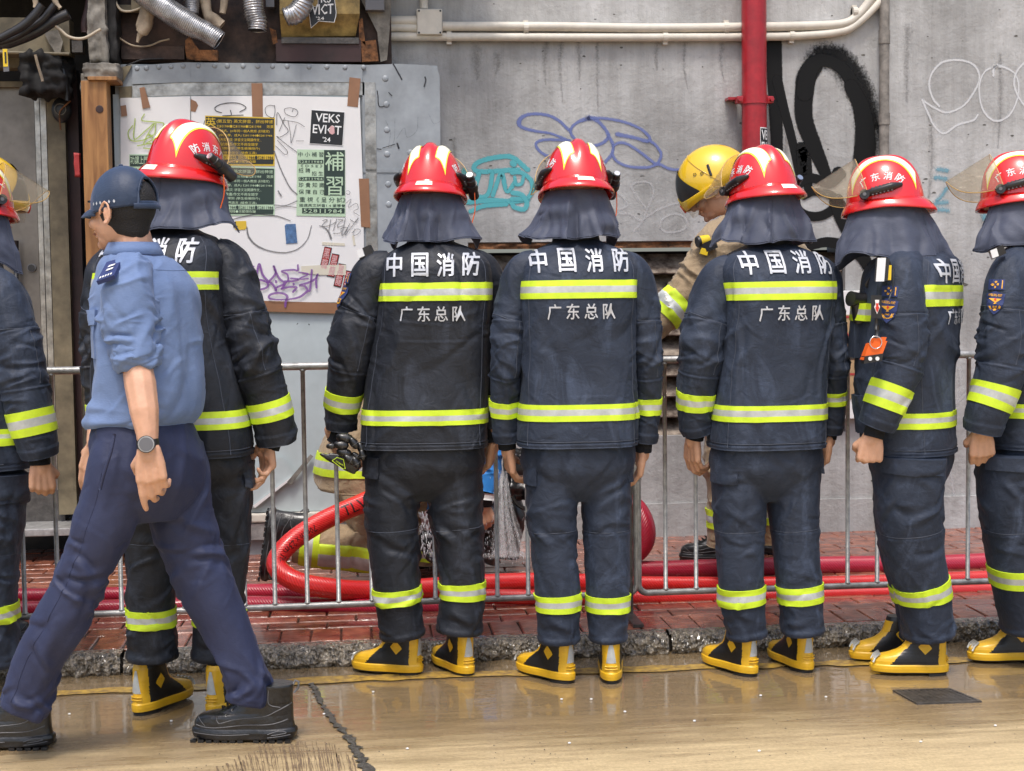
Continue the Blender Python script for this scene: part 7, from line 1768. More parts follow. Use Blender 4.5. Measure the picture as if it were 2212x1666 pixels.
# 1st, closest, behind the walking officer
ff1 = ffighter('firefighter just behind the walking officer, tallest helmet on the left', -.72, 4.63, 13,
    torso=[(492, 372, 48, 46, .03), (502, 370, 67, 56, .02), (514, 366, 96, 70, .01), (534, 360, 121, 84, 0), (562, 352, 138, 96, -.01), (620, 346, 142, 100, -.02), (720, 350, 150, 100, 0), (800, 358, 160, 100, 0), (880, 366, 168, 102, 0), (940, 370, 176, 104, 0), (982, 372, 178, 104, 0)],
    armL=[(270, 550, 0, 38), (236, 583, 0, 45), (218, 651, 0, 41), (212, 720, 0, 40), (214, 800, 0, 36), (218, 870, 0, 32), (224, 930, 0, 30)],
    armR=[(455, 545, 0, 38), (494, 575, 0, 47), (516, 641, -.02, 49), (532, 710, -.03, 50), (552, 780, -.03, 50), (574, 850, -.02, 47), (590, 910, -.01, 46), (598, 955, 0, 40)],
    legs=dict(pelvis=[(940, 378, 150, 86), (1010, 385, 162, 90), (1055, 392, 115, 70), (1090, 398, 52, 40)], L=[(325, 1000, 0, 72), (326, 1100, 0, 66), (328, 1200, 0, 60), (326, 1310, 0, 56), (330, 1424, 0, 56)], R=[(476, 1000, 0, 74), (482, 1090, 0, 68), (480, 1190, 0, 64), (472, 1300, 0, 58), (462, 1424, 0, 52)], bL=(1312, 1350), bR=(1312, 1350)),
    hel=(400, 372, 0.05, 40, 6, 5), hd=dict(r0=(.102, .122), r1=(.150, .150), L=.176, seed=7, corner=.0, zoff=-.006, pleats=((-.5, .012), (.35, .006)), wav=.006),
    letters=(345, 545, 222, 652, 150), bands=dict(torso=[(590, 628, .03, .47), (884, 922, 0, 1)], sleeveL=(872, 908), sleeveR=(862, 902), cuffs=[([(594, 935, .0), (582, 968, .0)], .032)]),
    hands=[dict(at=(574, 950, .0), arm='R', d=(.05, .1, -1), palm=(-.8, -.5, 0), thumb=1, curl=((18, 30, 22), (24, 36, 30), (34, 50, 40), (42, 58, 45)), size=1.02)],
    boots=[(318, 1538, 34), (474, 1540, 26)], seed=8, mat='navy_black', torch=1, tamp=.0075, pockets=((1, 985, 1050, -.04, .12),))
# 5th, three-quarter view facing left
ff5 = ffighter('firefighter turned left with an orange alarm on his chest, second from the right', 1.9, 4.75, -54,
    torso=[(540, 1978, 44, 46, 0), (548, 1978, 66, 62, 0), (557, 1977, 92, 78, 0), (572, 1973, 108, 90, 0), (600, 1969, 118, 97, 0), (660, 1964, 122, 98, 0), (740, 1958, 120, 100, 0), (820, 1955, 116, 98, 0), (900, 1958, 112, 96, 0), (950, 1962, 112, 94, 0), (976, 1964, 112, 93, 0)],
    armL=[(1962, 567, -.10, 34), (1948, 595, -.15, 43), (1948, 651, -.17, 47), (1950, 720, -.18, 50), (1946, 780, -.18, 48), (1926, 835, -.18, 44), (1907, 885, -.18, 42), (1893, 920, -.17, 36)],
    armR=None,
    legs=dict(pelvis=[(935, 1966, 100, 80), (1000, 1966, 108, 82), (1045, 1966, 74, 64), (1080, 1966, 33, 37)], L=[(1966, 985, -.07, 78), (1962, 1080, -.07, 74), (1970, 1180, -.06, 68), (1995, 1280, -.05, 58), (2006, 1374, -.04, 55)], R=[(1962, 990, .10, 70), (1954, 1090, .10, 66), (1962, 1190, .10, 62), (1982, 1290, .10, 52), (1992, 1375, .10, 48)], bL=(1256, 1292), bR=(1256, 1292)),
    hel=(1912, 440, .0, -68, 4, 4), hd=dict(r0=(.104, .126), r1=(.150, .182), L=.172, seed=9, corner=.02, ext=150, zoff=-.01, pleats=((.05, .012), (-.55, -.008)), wav=.004),
    letters=(1965, 590, 170, 684, 125), bands=dict(torso=[(618, 662, .01, .45), (885, 918, 0, 1)], sleeveL=(832, 882), sleeveR=None, cuffs=[([(1895, 912, -.17), (1886, 945, -.17)], .034)]),
    hands=[dict(at=(1885, 938, -.17), arm='L', d=(-.12, .0, -1), palm=(.2, 1, 0), thumb=-1, curl=(80, 85, 60), tcurl=60)],
    boots=[(2012, 1456, -78), (1960, 1426, -84)], seed=11, torch=0, tamp=.0055, patchL=(1922, 668, -.2, (-.55, -1, 0), (.08, 0, 1), .062), pockets=((0, 968, 1020, .15, .45),), exp=2.3)
# 6th at the right edge
ff6 = ffighter('firefighter cropped by the right edge of the picture, facing left', 2.3, 4.80, -60,
    torso=[(530, 2250, 44, 46, .0), (540, 2250, 62, 58, .0), (552, 2248, 84, 70, 0), (574, 2245, 106, 84, 0), (610, 2240, 122, 98, 0), (680, 2238, 126, 102, 0), (780, 2236, 124, 104, 0), (880, 2238, 124, 104, 0), (930, 2238, 124, 104, 0), (962, 2238, 124, 104, 0)],
    armL=[(2205, 561, -.08, 36), (2182, 595, -.14, 43), (2172, 651, -.16, 47), (2170, 720, -.17, 52), (2164, 780, -.17, 52), (2150, 840, -.17, 48), (2132, 890, -.17, 44), (2122, 932, -.16, 36)],
    armR=None,
    legs=dict(pelvis=[(925, 2240, 108, 84), (1000, 2238, 116, 90), (1045, 2236, 82, 70), (1080, 2236, 37, 40)], L=[(2196, 980, -.08, 86), (2196, 1080, -.08, 82), (2206, 1180, -.07, 76), (2216, 1270, -.06, 70), (2230, 1352, -.05, 66)], R=[(2270, 990, .10, 70), (2270, 1090, .10, 66), (2275, 1190, .10, 62), (2280, 1290, .10, 56), (2285, 1375, .10, 52)], bL=(1215, 1252), bR=(1230, 1262)),
    hel=(2202, 428, .0, -66, 4, 4), hd=dict(r0=(.104, .124), r1=(.150, .175), L=.158, seed=12, corner=.01, ext=138, zoff=-.01, pleats=((.15, .01), (-.5, -.008)), wav=.005),
    letters=None, bands=dict(torso=[(605, 650, .01, .45), (865, 895, 0, 1)], sleeveL=(832, 880), sleeveR=None, cuffs=[([(2124, 918, -.16), (2120, 938, -.16)], .034)]),
    hands=[dict(at=(2120, 928, -.16), arm='L', d=(.04, .0, -1), palm=(.3, 1, 0), thumb=-1, curl=((45, 70, 50), (45, 68, 50), (48, 70, 50), (50, 72, 50)), tcurl=60)],
    boots=[(2216, 1428, -85), (2330, 1412, -80)], seed=14, torch=0, tamp=.0055, patchL=(2152, 652, -.2, (-.6, -1, 0), (.05, 0, 1), .06), pockets=((0, 960, 1010, .12, .45),), exp=2.3)
# at the left edge, facing right
ff0 = ffighter('firefighter cropped by the left edge of the picture, visor raised to the right', -1.33, 4.95, 58,
    torso=[(575, -50, 44, 46, .0), (585, -50, 62, 58, .0), (598, -46, 86, 70, 0), (620, -40, 106, 84, 0), (660, -35, 122, 96, 0), (740, -32, 126, 100, 0), (840, -32, 126, 100, 0), (940, -34, 126, 100, 0), (980, -34, 126, 100, 0), (1008, -34, 128, 100, 0)],
    armL=None,
    armR=[(-25, 605, -.08, 34), (2, 633, -.14, 45), (24, 691, -.16, 49), (38, 750, -.17, 53), (50, 815, -.17, 53), (62, 880, -.17, 51), (76, 940, -.17, 47), (86, 984, -.16, 38)],
    legs=dict(pelvis=[(975, -40, 90, 80), (1040, -38, 98, 84), (1100, -38, 96, 84), (1150, -38, 88, 76)], L=[(-60, 1030, .1, 66), (-62, 1130, .1, 62), (-62, 1240, .1, 58), (-56, 1330, .1, 54), (-50, 1430, .1, 52)], R=[(-10, 1020, -.06, 74), (-12, 1120, -.06, 70), (-16, 1220, -.05, 62), (-14, 1310, -.05, 56), (-6, 1436, -.04, 54)], bL=(1302, 1338), bR=(1302, 1338)),
    hel=(-58, 450, .0, 62, 4, -3), hd=dict(r0=(.104, .124), r1=(.152, .170), L=.182, seed=15, corner=.01, ext=132, zoff=-.01, pleats=((.15, .01), (-.5, -.008)), wav=.005),
    letters=None, bands=dict(torso=[(650, 690, .05, .49), (920, 955, 0, 1)], sleeveL=None, sleeveR=(886, 936), cuffs=[([(84, 968, -.16), (86, 1004, -.16)], .034)]),
    hands=[dict(at=(88, 998, -.16), arm='R', d=(.04, .0, -1), palm=(-.3, 1, 0), thumb=1, curl=(62, 80, 60), tcurl=60)],
    boots=[(-10, 1462, 82), (-60, 1440, 84)], seed=16, torch=0, tamp=.0055, pockets=((1, 1020, 1080, -.02, .25),), exp=2.3)

# gear on the chest of the turned firefighter: things that hang from him
Y5 = 4.75
def gear():
    lt = thing('shoulder_lamp', 'clear and yellow signal lamp clipped to the shoulder of the turned firefighter', 'lamp', onY(1905, 610, Y5 - .2)); W8 = pm(3.072, 1810.8, 488)
    m_ = MB(); a = onY(1905, 583, Y5 - .22); m_.obox(a, Vector((.020, -.008, 0)), Vector((.006, .016, 0)), Vector((.003, 0, .036))); m_.build('housing', M['blackplastic'], lt)
    m_ = MB(); m_.obox(a + Vector((-.010, -.016, 0)), Vector((.013, -.003, 0)), Vector((.003, .010, 0)), Vector((.003, 0, .038))); m_.build('clear_lens', M['lens'], lt)
    m_ = MB(); m_.obox(a + Vector((.014, -.020, -.010)), Vector((.009, -.003, 0)), Vector((.001, .003, 0)), Vector((.001, 0, .024))); m_.build('yellow_label', M['yellow'], lt)
    m_ = MB(); m_.tube([a + Vector((.022, 0, .03)), a + Vector((.032, -.02, .0)), a + Vector((.026, -.03, -.06)), a + Vector((.012, -.03, -.10))], .003, 8); m_.build('strap', M['blackplastic'], lt, True)
    rd = thing('radio_badge', 'black badge holder with a red emblem hanging below the shoulder lamp', 'badge', onY(1892, 700, Y5 - .25)); b = onY(1893, 663, Y5 - .27)
    m_ = MB(); m_.obox(b, Vector((.016, -.004, 0)), Vector((.001, .003, 0)), Vector((0, 0, .037))); m_.build('plate', M['blackplastic'], rd)
    m_ = MB(); d = b + Vector((0, -.006, 0)); P = [(-.4, .8), (.4, .8), (.3, .3), (.55, 0), (.3, -.4), (0, -.85), (-.3, -.4), (-.55, 0), (-.3, .3)]; m_.add([d + Vector((x * .018, -.001, y * .028)) for x, y in P], [tuple(range(9))]); m_.build('pale_emblem', M['white'], rd)
    m_ = MB(); m_.add([d + Vector((x * .012, -.003, y * .018 - .003)) for x, y in P], [tuple(range(9))]); m_.build('red_emblem', M['patch_red'], rd)
    m_ = MB(); m_.tube([b + Vector((0, 0, -.037)), b + Vector((-.002, -.004, -.075))], .0055, 8); m_.tube([b + Vector((.002, 0, -.06)), b + Vector((.0, -.008, -.105))], .007, 8); m_.build('lanyard', M['blackplastic'], rd, True)
    al = thing('alarm_unit', 'orange distress alarm on a key ring hanging at the turned firefighter\'s chest', 'alarm', onY(1885, 780, Y5 - .27)); c = onY(1887, 757, Y5 - .27)
    m_ = MB(); m_.obox(c, Vector((.030, .0, .004)), Vector((.0, .016, 0)), Vector((.010, 0, .026))); m_.obox(c + Vector((.012, 0, .024)), Vector((.02, .0, .002)), Vector((.0, .015, 0)), Vector((.006, 0, .016))); m_.build('orange_case', M['orange'], al)
    m_ = MB(); m_.obox(c + Vector((-.008, -.004, -.026)), Vector((.030, .0, .004)), Vector((.0, .018, 0)), Vector((.002, 0, .012))); m_.build('black_base', M['blackplastic'], al)
    m_ = MB(); 
    for s in (-.012, .012): m_.cyl(c + Vector((-.008 + s, -.021, -.026)), c + Vector((-.008 + s, -.025, -.026)), .0065, 12)
    m_.build('indicator', M['lens'], al); m_ = MB()
    m_.tube([c + Vector((.0 + .020 * math.cos(t), -.02, .026 + .020 * math.sin(t))) for t in np.linspace(0, 2 * math.pi, 20)], .0018, 6, cap=False); m_.build('key_ring', M['chrome'], al, True)
    tr = thing('chest_torch', 'black torch sticking out of the turned firefighter\'s chest pocket', 'torch', onY(1850, 660, Y5 - .05)); e = onY(1852, 645, Y5 - .06)
    m_ = MB(); m_.tube([e + Vector((-.028, -.01, .0)), e + Vector((0, 0, -.004)), e + Vector((.03, .0, .0))], [.026, .024, .020], 20); m_.tube([e + Vector((.0, 0, -.01)), e + Vector((.012, .01, -.08))], .022, 16); m_.build('torch_head', M['blackplastic'], tr, True, auto=40)
    m_ = MB(); m_.obox(e + Vector((.045, -.01, .03)), Vector((.008, 0, .016)), Vector((0, .008, 0)), Vector((-.012, 0, .032))); m_.build('radio', M['blackplastic'], tr)
    pk = MB(); q = onY(1868, 735, Y5 - .1); 
    return
gear()
g5 = ff5['g']
def chest_panel(g, jk, v0, v1, u0, u1, mat, off, name):
    P, F, fr = g.patch(v0, v1, u0, u1, off, nv=12, nu=30); return mk(name, P, F, mat, jk, True, auto=50)
chest_panel(g5, ff5['jk'], g5.v_of(665), g5.v_of(770), .62, .76, M['navy'], .022, 'chest_pocket')
chest_panel(g5, ff5['jk'], g5.v_of(850), g5.v_of(930), .56, .72, M['navy'], .012, 'hip_pocket')
P, F, fr = g5.patch(g5.v_of(655), g5.v_of(692), .57, .80, .026, nv=10, nu=24); mk('reflective_band', P, F, [M['lime'], M['silver']], ff5['jk'], True, [1 if .33 < t < .68 else 0 for t in fr], auto=50)
# small lamps on the shoulders of others
for lab, x, y, Y_ in (('silver signal lamp on the left shoulder of the glove-holding firefighter', 790, 545, 4.93), ('clear lamp on the shoulder of the firefighter at the right edge', 2154, 545, 4.62)):
    lt = thing('shoulder_lamp', lab, 'lamp', onY(x, y, Y_)); a = onY(x, y, Y_)
    m_ = MB(); m_.obox(a, Vector((.022, -.004, .010)), Vector((.004, .014, 0)), Vector((-.006, 0, .014))); m_.build('housing', M['blackplastic'], lt)
    m_ = MB(); m_.obox(a + Vector((-.016, -.010, -.004)), Vector((.010, -.002, .004)), Vector((.002, .010, 0)), Vector((-.004, 0, .013))); m_.build('clear_lens', M['lens'], lt)
# gloves in the hand of the second firefighter
gl = thing('gloves', 'pair of black padded gloves held by the second firefighter', 'gloves', onY(745, 1024, 4.93)); GZ = pm(4.269, 520.5, 889)
m_ = MB(); Yg = 4.93
for (pts, r) in (([(740, 395), (820, 430), (940, 470), (1060, 520)], [10, 24, 32, 22]), ([(820, 400), (920, 430), (1060, 470)], [12, 28, 30]), ([(1040, 560), (960, 500), (900, 440)], [14, 26, 28])):
    P = tube_px(GZ(pts), Yg, n=16); m_.tube(P, np.interp(np.linspace(0, 1, 16), np.linspace(0, 1, len(r)), r) / 4.269 / 620 * 1.6, 14, round_end=True, ratio=.6)
gm = remesh_obj(m_, 'glove_palm', M['leather'], gl, .004, 2)
for i, (x, y, r, dx, dy) in enumerate(((955, 245, 52, 1, .25), (925, 310, 45, 1, .1), (1040, 290, 42, .7, 1), (950, 380, 48, 1, .3), (1000, 440, 46, 1, .6), (1060, 470, 40, .5, 1), (1110, 340, 40, .4, 1), (1060, 410, 30, 1, 1), (1120, 400, 36, .2, 1), (830, 320, 30, 1, 0))):
    (a, b), = GZ([(x, y)]); p = onY(a, b, Yg - .035 - .006 * (i % 3)); rr = r / 4.269 / 620 * .95; d = Vector((dx, 0, -dy)).normalized() * rr * .75
    m_ = MB(); m_.tube([p - d, p, p + d], [rr * .8, rr, rr * .85], 14, round_end=True); m_.build('glove_finger', M['leather'], gl, True)
    m_ = MB(); q = Vector((0, 1, 0)).cross(d.normalized()); m_.tube([p + d * .5 + (q * math.cos(t) + Vector((0, 1, 0)) * math.sin(t)) * rr * .97 for t in np.linspace(math.pi, 2 * math.pi, 8)], .0009, 5); m_.build('finger_seam', M['leather_edge'], gl)
m_ = MB(); T_ = [onY(a, b, Yg - .047) for a, b in GZ([(840, 455), (885, 425), (945, 445), (962, 530), (940, 530)])]; m_.tube(T_ + [T_[0]], .0012, 6)
V, F, _ = text2d('SHIELD', .01, 1); m_.add([onY(*GZ([(942 - a * 70 + b * 4, 500 - a * 42 - b * -4 + (b) * 14 - 14 + 4)])[0], Yg - .0475) for a, b in V], F)
m_.build('lime_print', M['lime'], gl)
# ------------------------------------------------------------------ walking officer
YO = 4.24
op = thing('person', 'officer in blue shirt and navy cap striding left in front of the row', 'officer', (-.68, YO, 0))
g = torso_grid([(541, 288, 42, 42, 0), (547, 290, 54, 50, 0), (557, 294, 74, 64, 0), (573, 301, 94, 78, 0), (598, 310, 110, 88, 0), (630, 316, 124, 96, 0), (700, 320, 126, 100, 0), (780, 323, 126, 102, 0), (840, 322, 130, 105, 0), (885, 316, 132, 106, 0), (905, 309, 136, 102, 0), (914, 309, 128, 94, 0)], YO, -58, seed=31, amp=.0068, exp=2.2, nv=170)
v = np.linspace(0, 1, g.P.shape[0])[:, None]
g.disp(.007 * ridges(g.P * np.array([10, 10, 2.2]), 71) * smoothstep(.35, .8, v))
sh = gobj('shirt', g, M['shirt'], op)
vtube('seam', g, [[(.13, u) for u in np.linspace(.0, .5, 14)], [(.13, .02), (.3, .0), (.6, -.01), (.9, -.01)]], .0012, M['shirt'], sh)
P_, F_, _ = g.patch(g.v_of(672), g.v_of(770), .55, .64, .006, nv=10, nu=16); mk('shirt_pocket', P_, F_, M['shirt'], sh, True, auto=50)
P_, F_, _ = g.patch(g.v_of(668), g.v_of(700), .545, .645, .010, nv=6, nu=16); mk('pocket_flap', P_, F_, M['shirt'], sh, True, auto=50)
s = limb_grid([(296, 574, -.08, 38), (281, 602, -.12, 50), (277, 646, -.14, 58), (282, 700, -.15, 58), (290, 752, -.16, 53), (292, 776, -.16, 50)], YO, nv=150, nu=80, seed=34, amp=.009, folds_=((.7, 1, 1),)); gobj('sleeve', s, M['shirt'], sh)
s = limb_grid([(290, 742, -.16, 50), (290, 752, -.16, 56), (292, 772, -.16, 57), (294, 790, -.16, 53), (295, 797, -.16, 46)], YO, nv=50, nu=80, seed=36, amp=.005); gobj('rolled_cuff', s, M['shirt'], sh)
s = limb_grid([(264, 570, .12, 40), (254, 610, .17, 42), (250, 680, .19, 42), (246, 740, .19, 40)], YO, nv=60, nu=48, seed=38, amp=.006); gobj('sleeve', s, M['shirt'], sh)
m_ = MB(); c = Vector(g.P[0].mean(0)); fr, ff = frame(-60)
col_ = []
for i in range(40):
    a = 2 * math.pi * i / 40; col_.append(c + fr * math.cos(a) * .066 + ff * math.sin(a) * .068)
V = [p + Vector((0, 0, .020)) for p in col_] + [c + (p - c) * 1.05 + Vector((0, 0, .022)) for p in col_] + [c + (p - c) * 1.28 + Vector((0, 0, -.012)) for p in col_] + [c + (p - c) * 1.2 + Vector((0, 0, -.016)) for p in col_]
F = [(k * 40 + i, k * 40 + (i + 1) % 40, ((k + 1) % 4) * 40 + (i + 1) % 40, ((k + 1) % 4) * 40 + i) for k in range(4) for i in range(40)]
mk('collar', V, F, M['shirt'], sh, True)
m_ = MB(); E4 = [(212, 616, -.225), (250, 602, -.225), (268, 564, -.13), (234, 574, -.14)]; EP = [onY(x, y, YO + d) for x, y, d in E4]; nrm = (EP[1] - EP[0]).cross(EP[3] - EP[0]).normalized(); nrm = nrm if nrm.z > 0 else -nrm
m_.add([p + nrm * .012 for p in EP] + [p + nrm * .0 for p in EP], [(0, 1, 2, 3), (0, 4, 5, 1), (1, 5, 6, 2), (2, 6, 7, 3), (3, 7, 4, 0)]); m_.build('epaulette', M['patch_blue'], sh)
m_ = MB()
def ep(u, v_): return EP[0].lerp(EP[1], u).lerp(EP[3].lerp(EP[2], u), v_) + nrm * .0135
for v0 in (.42, .62):
    m_.add([ep(.3, v0), ep(.7, v0), ep(.75, v0 + .09), ep(.35, v0 + .09)], [(0, 1, 2, 3)])
V2, F2, _ = text2d('- - - - -', .05, 1)
m_.add([ep(.12 + a * .7, .08 + b * .10) for a, b in V2], F2); m_.build('rank_marks', M['white'], sh)
pel = torso_grid([(898, 310, 120, 88, 0), (914, 310, 124, 92, 0), (950, 316, 134, 102, 0), (1000, 324, 144, 108, 0), (1050, 326, 140, 104, 0), (1090, 330, 118, 84, 0), (1120, 332, 80, 60, 0)], YO, -62, nv=70, nu=100, seed=41, amp=.004, exp=2.1)
V = [pel.P.reshape(-1, 3)]; F = pel.faces(); nV = pel.P.size // 3; TG = []
for kk, (keys, fo) in enumerate((([(268, 960, -.08, 64), (258, 1010, -.09, 71), (244, 1075, -.09, 71), (214, 1160, -.09, 64), (176, 1250, -.08, 58), (140, 1330, -.07, 60), (92, 1410, -.06, 53), (66, 1480, -.05, 51), (54, 1525, -.05, 49), (50, 1536, -.05, 47)], ((.46, .005, 2.5), (.93, .006, 2.0))), ([(372, 960, .08, 71), (380, 1030, .08, 73), (392, 1110, .07, 67), (420, 1200, .07, 62), (455, 1290, .06, 58), (494, 1370, .05, 50), (522, 1440, .04, 46), (536, 1484, .04, 46), (530, 1514, .04, 44)], ((.42, .006, 1.0), (.93, .007, 2.2))))):
    l = limb_grid(keys, YO, nv=200, nu=84, seed=44 + kk * 4, amp=.0088, folds_=fo, ratio=1.05); 
    l.disp(.005 * ridges(l.P * np.array([5, 5, 5]) + 3.3 * kk, 91 + kk)); flare_lip(l, .003, .97); TG.append(l)
    V.append(l.P.reshape(-1, 3)); F += [tuple(i + nV for i in fc) for fc in l.faces()]; nV += l.P.size // 3
tb = MB(); tb.add(np.concatenate(V).tolist(), F); tr = remesh_obj(tb, 'trousers', M['pants'], op, .0052, 2, .5)
vtube('side_seam', TG[0], [[(v_, .30) for v_ in np.linspace(.1, .95, 20)]], .0013, M['pants'], tr); vtube('side_seam', TG[1], [[(v_, .72) for v_ in np.linspace(.1, .95, 20)]], .0013, M['pants'], tr)
PK = [tuple(onY(x, y, YO + d)) for x, y, d in ((247, 938, -.20), (240, 975, -.215), (226, 1020, -.215), (216, 1058, -.205))]; m_ = MB(); m_.tube([Vector(p) for p in catmull(PK, 20)], .0045, 8); m_.build('pocket_welt', M['pants'], tr, True)
pp = thing('white_tag', 'small white tag on the seat of the officer\'s trousers by his wrist', 'tag', onY(348, 978, YO - .13)); m_ = MB(); q = onY(346, 977, YO - .125); m_.ell(q, (.017, .006, .009), n=14); m_.build('plate', M['white'], pp, True); m_ = MB(); 
for dx in (-.003, .004): m_.box(q + Vector((dx, -.0068, -.004)), q + Vector((dx + .0025, -.0055, .004)))
m_.build('mark', M['sticker_black'], pp)
# head and arms
hc = onY(264, 450, YO)
cores = [([hc + Vector((0, 0, -.04)), onY(284, 510, YO), onY(290, 560, YO)], [.056, .055, .066]), ([onY(290, 560, YO), onY(300, 700, YO), onY(312, 950, YO)], [.07, .08, .07]),
         ([onY(290, 580, YO - .06), onY(280, 650, YO - .13), onY(290, 745, YO - .16), onY(297, 795, YO - .18), onY(303, 830, YO - .20), onY(312, 890, YO - .235), onY(318, 935, YO - .25), onY(320, 966, YO - .26)], [.05, .048, .044, .0415, .044, .040, .0315, .0265]),
         ([onY(280, 580, YO + .06), onY(252, 700, YO + .19), onY(232, 830, YO + .24), onY(212, 930, YO + .22), onY(208, 955, YO + .2)], [.05, .045, .04, .033, .03]),
         ([onY(312, 950, YO), onY(240, 1080, YO - .08), onY(168, 1280, YO - .07), onY(72, 1490, YO - .05)], [.06, .06, .04, .028]), ([onY(312, 950, YO), onY(400, 1130, YO + .07), onY(480, 1340, YO + .05), onY(540, 1480, YO + .04)], [.06, .06, .045, .035])]
at, *_ = body_mesh(op, hc, -62, 4, cores, [dict(wrist=onY(321, 968, YO - .26), d=(.07, -.03, -1), palm=(.15, 1, 0), thumb=-1, curl=((14, 16, 14), (24, 42, 30), (28, 48, 34), (32, 52, 36)), size=1.02, tcurl=30, wr=.026), dict(wrist=onY(210, 958, YO + .2), d=(-.28, .1, -1), palm=(.4, .8, 0), thumb=-1, curl=(15, 20, 15), size=1.0)], face=True, hk=1.0, voxel=.004)
def Ld(x, y, z): return at(x, y, z)
# hair
m_ = MB(); V = []; nn = 40; mm = 26
for i in range(mm):
    th = math.pi * (.30 + .50 * i / (mm - 1))
    for j in range(nn):
        ph = math.pi * (1.5 + (j / (nn - 1) - .5) * 1.26)
        z = math.cos(th); q = Vector((.0785 * math.sin(th) * math.cos(ph), .0965 * math.sin(th) * math.sin(ph) - .008, .094 * z + .012)); q += Vector((0, 0, -.03 * smoothstep(.8, 1, i / (mm - 1)) * math.cos((j / (nn - 1) - .5) * 3)))
        V.append(Ld(*q))
mk('hair', V, [(i * nn + j, i * nn + j + 1, (i + 1) * nn + j + 1, (i + 1) * nn + j) for i in range(mm - 1) for j in range(nn - 1)], M['hair'], op, True)
# cap
V = []; nn = 72; mm = 30
for i in range(mm + 2):
    t = min(i / (mm - 1), 1.0); th = math.pi * .5 * t * 1.10 + .001
    for j in range(nn):
        ph = 2 * math.pi * j / nn; k = 1 if i < mm else (1 - .03 * (i - mm + 1)); pan = .0012 * math.exp(-((((j * 6 / nn) % 1) - .5) / .06) ** 2)
        low = -.006 * math.sin(ph)
        V.append(Ld((.084 + pan) * math.sin(th) * math.cos(ph) * k, (.100 + pan) * math.sin(th) * math.sin(ph) * k - .008, .108 * math.cos(th) + .012 + (low - .004) * t))
F = [(i * nn + j, i * nn + (j + 1) % nn, (i + 1) * nn + (j + 1) % nn, (i + 1) * nn + j) for i in range(mm + 1) for j in range(nn)]
keep = []
for fc in F:
    i, j = fc[0] // nn, fc[0] % nn; ph = 2 * math.pi * j / nn; d = (ph - 1.5 * math.pi) / .60; t = i / (mm - 1)
    if abs(d) < 1 and t > .98 - .46 * math.sqrt(max(0, 1 - d * d)) and t < .90: continue
    keep.append(fc)
cp = mk('cap', V, keep, M['cap'], op, True); sm_ = cp.modifiers.new('t', 'SOLIDIFY'); sm_.thickness = .003; sm_.offset = 1
m_ = MB(); P = []
for q in np.linspace(-1, 1, 25):
    ph = 1.5 * math.pi + q * .60; t = .98 - .46 * math.sqrt(max(0, 1 - q * q)); th = math.pi * .5 * t * 1.10; P.append(Ld(.0855 * math.sin(th) * math.cos(ph), .1015 * math.sin(th) * math.sin(ph) - .008, .1085 * math.cos(th) + .012 + (.006 - .004) * t))
m_.tube(P, .0024, 8); m_.build('opening_trim', M['cap'], cp, True)
m_ = MB(); P = []
for q in np.linspace(-.75, .75, 16):
    ph = 1.5 * math.pi + q; P.append(Ld(.0885 * math.cos(ph), .105 * math.sin(ph) - .008, -.006))
g2 = tube_grid(P, .008, 10, ref=(0, 0, 1), ratio=.3); nv_, nu_ = g2.shape[:2]; m_.add(g2.reshape(-1, 3), [(i * nu_ + j, i * nu_ + (j + 1) % nu_, (i + 1) * nu_ + (j + 1) % nu_, (i + 1) * nu_ + j) for i in range(nv_ - 1) for j in range(nu_)]); m_.build('back_strap', M['cap'], cp, True)
V = []; n1, n2 = 26, 8
for i in range(n1):
    ph = math.pi * .5 + (i / (n1 - 1) - .5) * 2.0
    for j in range(n2):
        t = j / (n2 - 1); e = math.cos((i / (n1 - 1) - .5) * math.pi) ** .6; V.append(Ld(.083 * math.cos(ph) * (1 - .05 * t), .099 * math.sin(ph) - .008 + .046 * t * e, .004 - .020 * t * t + .010 * (1 - abs(2 * i / (n1 - 1) - 1)) - .006))
br = mk('cap_peak', V, [(i * n2 + j, i * n2 + j + 1, (i + 1) * n2 + j + 1, (i + 1) * n2 + j) for i in range(n1 - 1) for j in range(n2 - 1)], M['cap'], cp, True); sm_ = br.modifiers.new('t', 'SOLIDIFY'); sm_.thickness = .003
m_ = MB(); m_.ell(Ld(0, -.008, .121), (.007, .007, .005), n=10); m_.build('top_button', M['cap'], cp, True)
# faint white lettering along the cap side
m_ = MB(); V2, F2, _ = text2d('. . . . . .', .04, 1); V2, F2 = dense(V2, F2, .1)
for_pts = []
for a, b in V2:
    ph = math.pi * (.84 + .26 * a); for_pts.append(Ld(.0868 * math.cos(ph), .1035 * math.sin(ph) - .008, .006 + b * .011))
m_.add(for_pts, F2); m_.build('cap_lettering', M['letter'], cp)
wa = thing('wrist_watch', 'black round sports watch on the officer\'s left wrist', 'watch', onY(320, 962, YO - .26)); wc = onY(319, 958, YO - .255)
m_ = MB(); d = (onY(321, 968, YO) - onY(317, 935, YO)).normalized(); m_.tube([wc - d * .011, wc, wc + d * .011], .0305, 24, cap=False); m_.build('strap', M['blackplastic'], wa, True)
fc_ = wc + Vector((.0, -.026, .0)); m_ = MB(); n_ = Vector((.12, -1, .1)).normalized(); m_.cyl(fc_, fc_ + n_ * .012, .0235, 28); m_.build('case', M['blackplastic'], wa, auto=40); m_ = MB(); m_.tube([fc_ + n_ * .011, fc_ + n_ * .014], [.0225, .021], 28); m_.build('bezel', M['steel'], wa, auto=40); m_ = MB(); m_.cyl(fc_ + n_ * .0141, fc_ + n_ * .0146, .0185, 28); m_.build('dial', M['greyplastic'], wa)
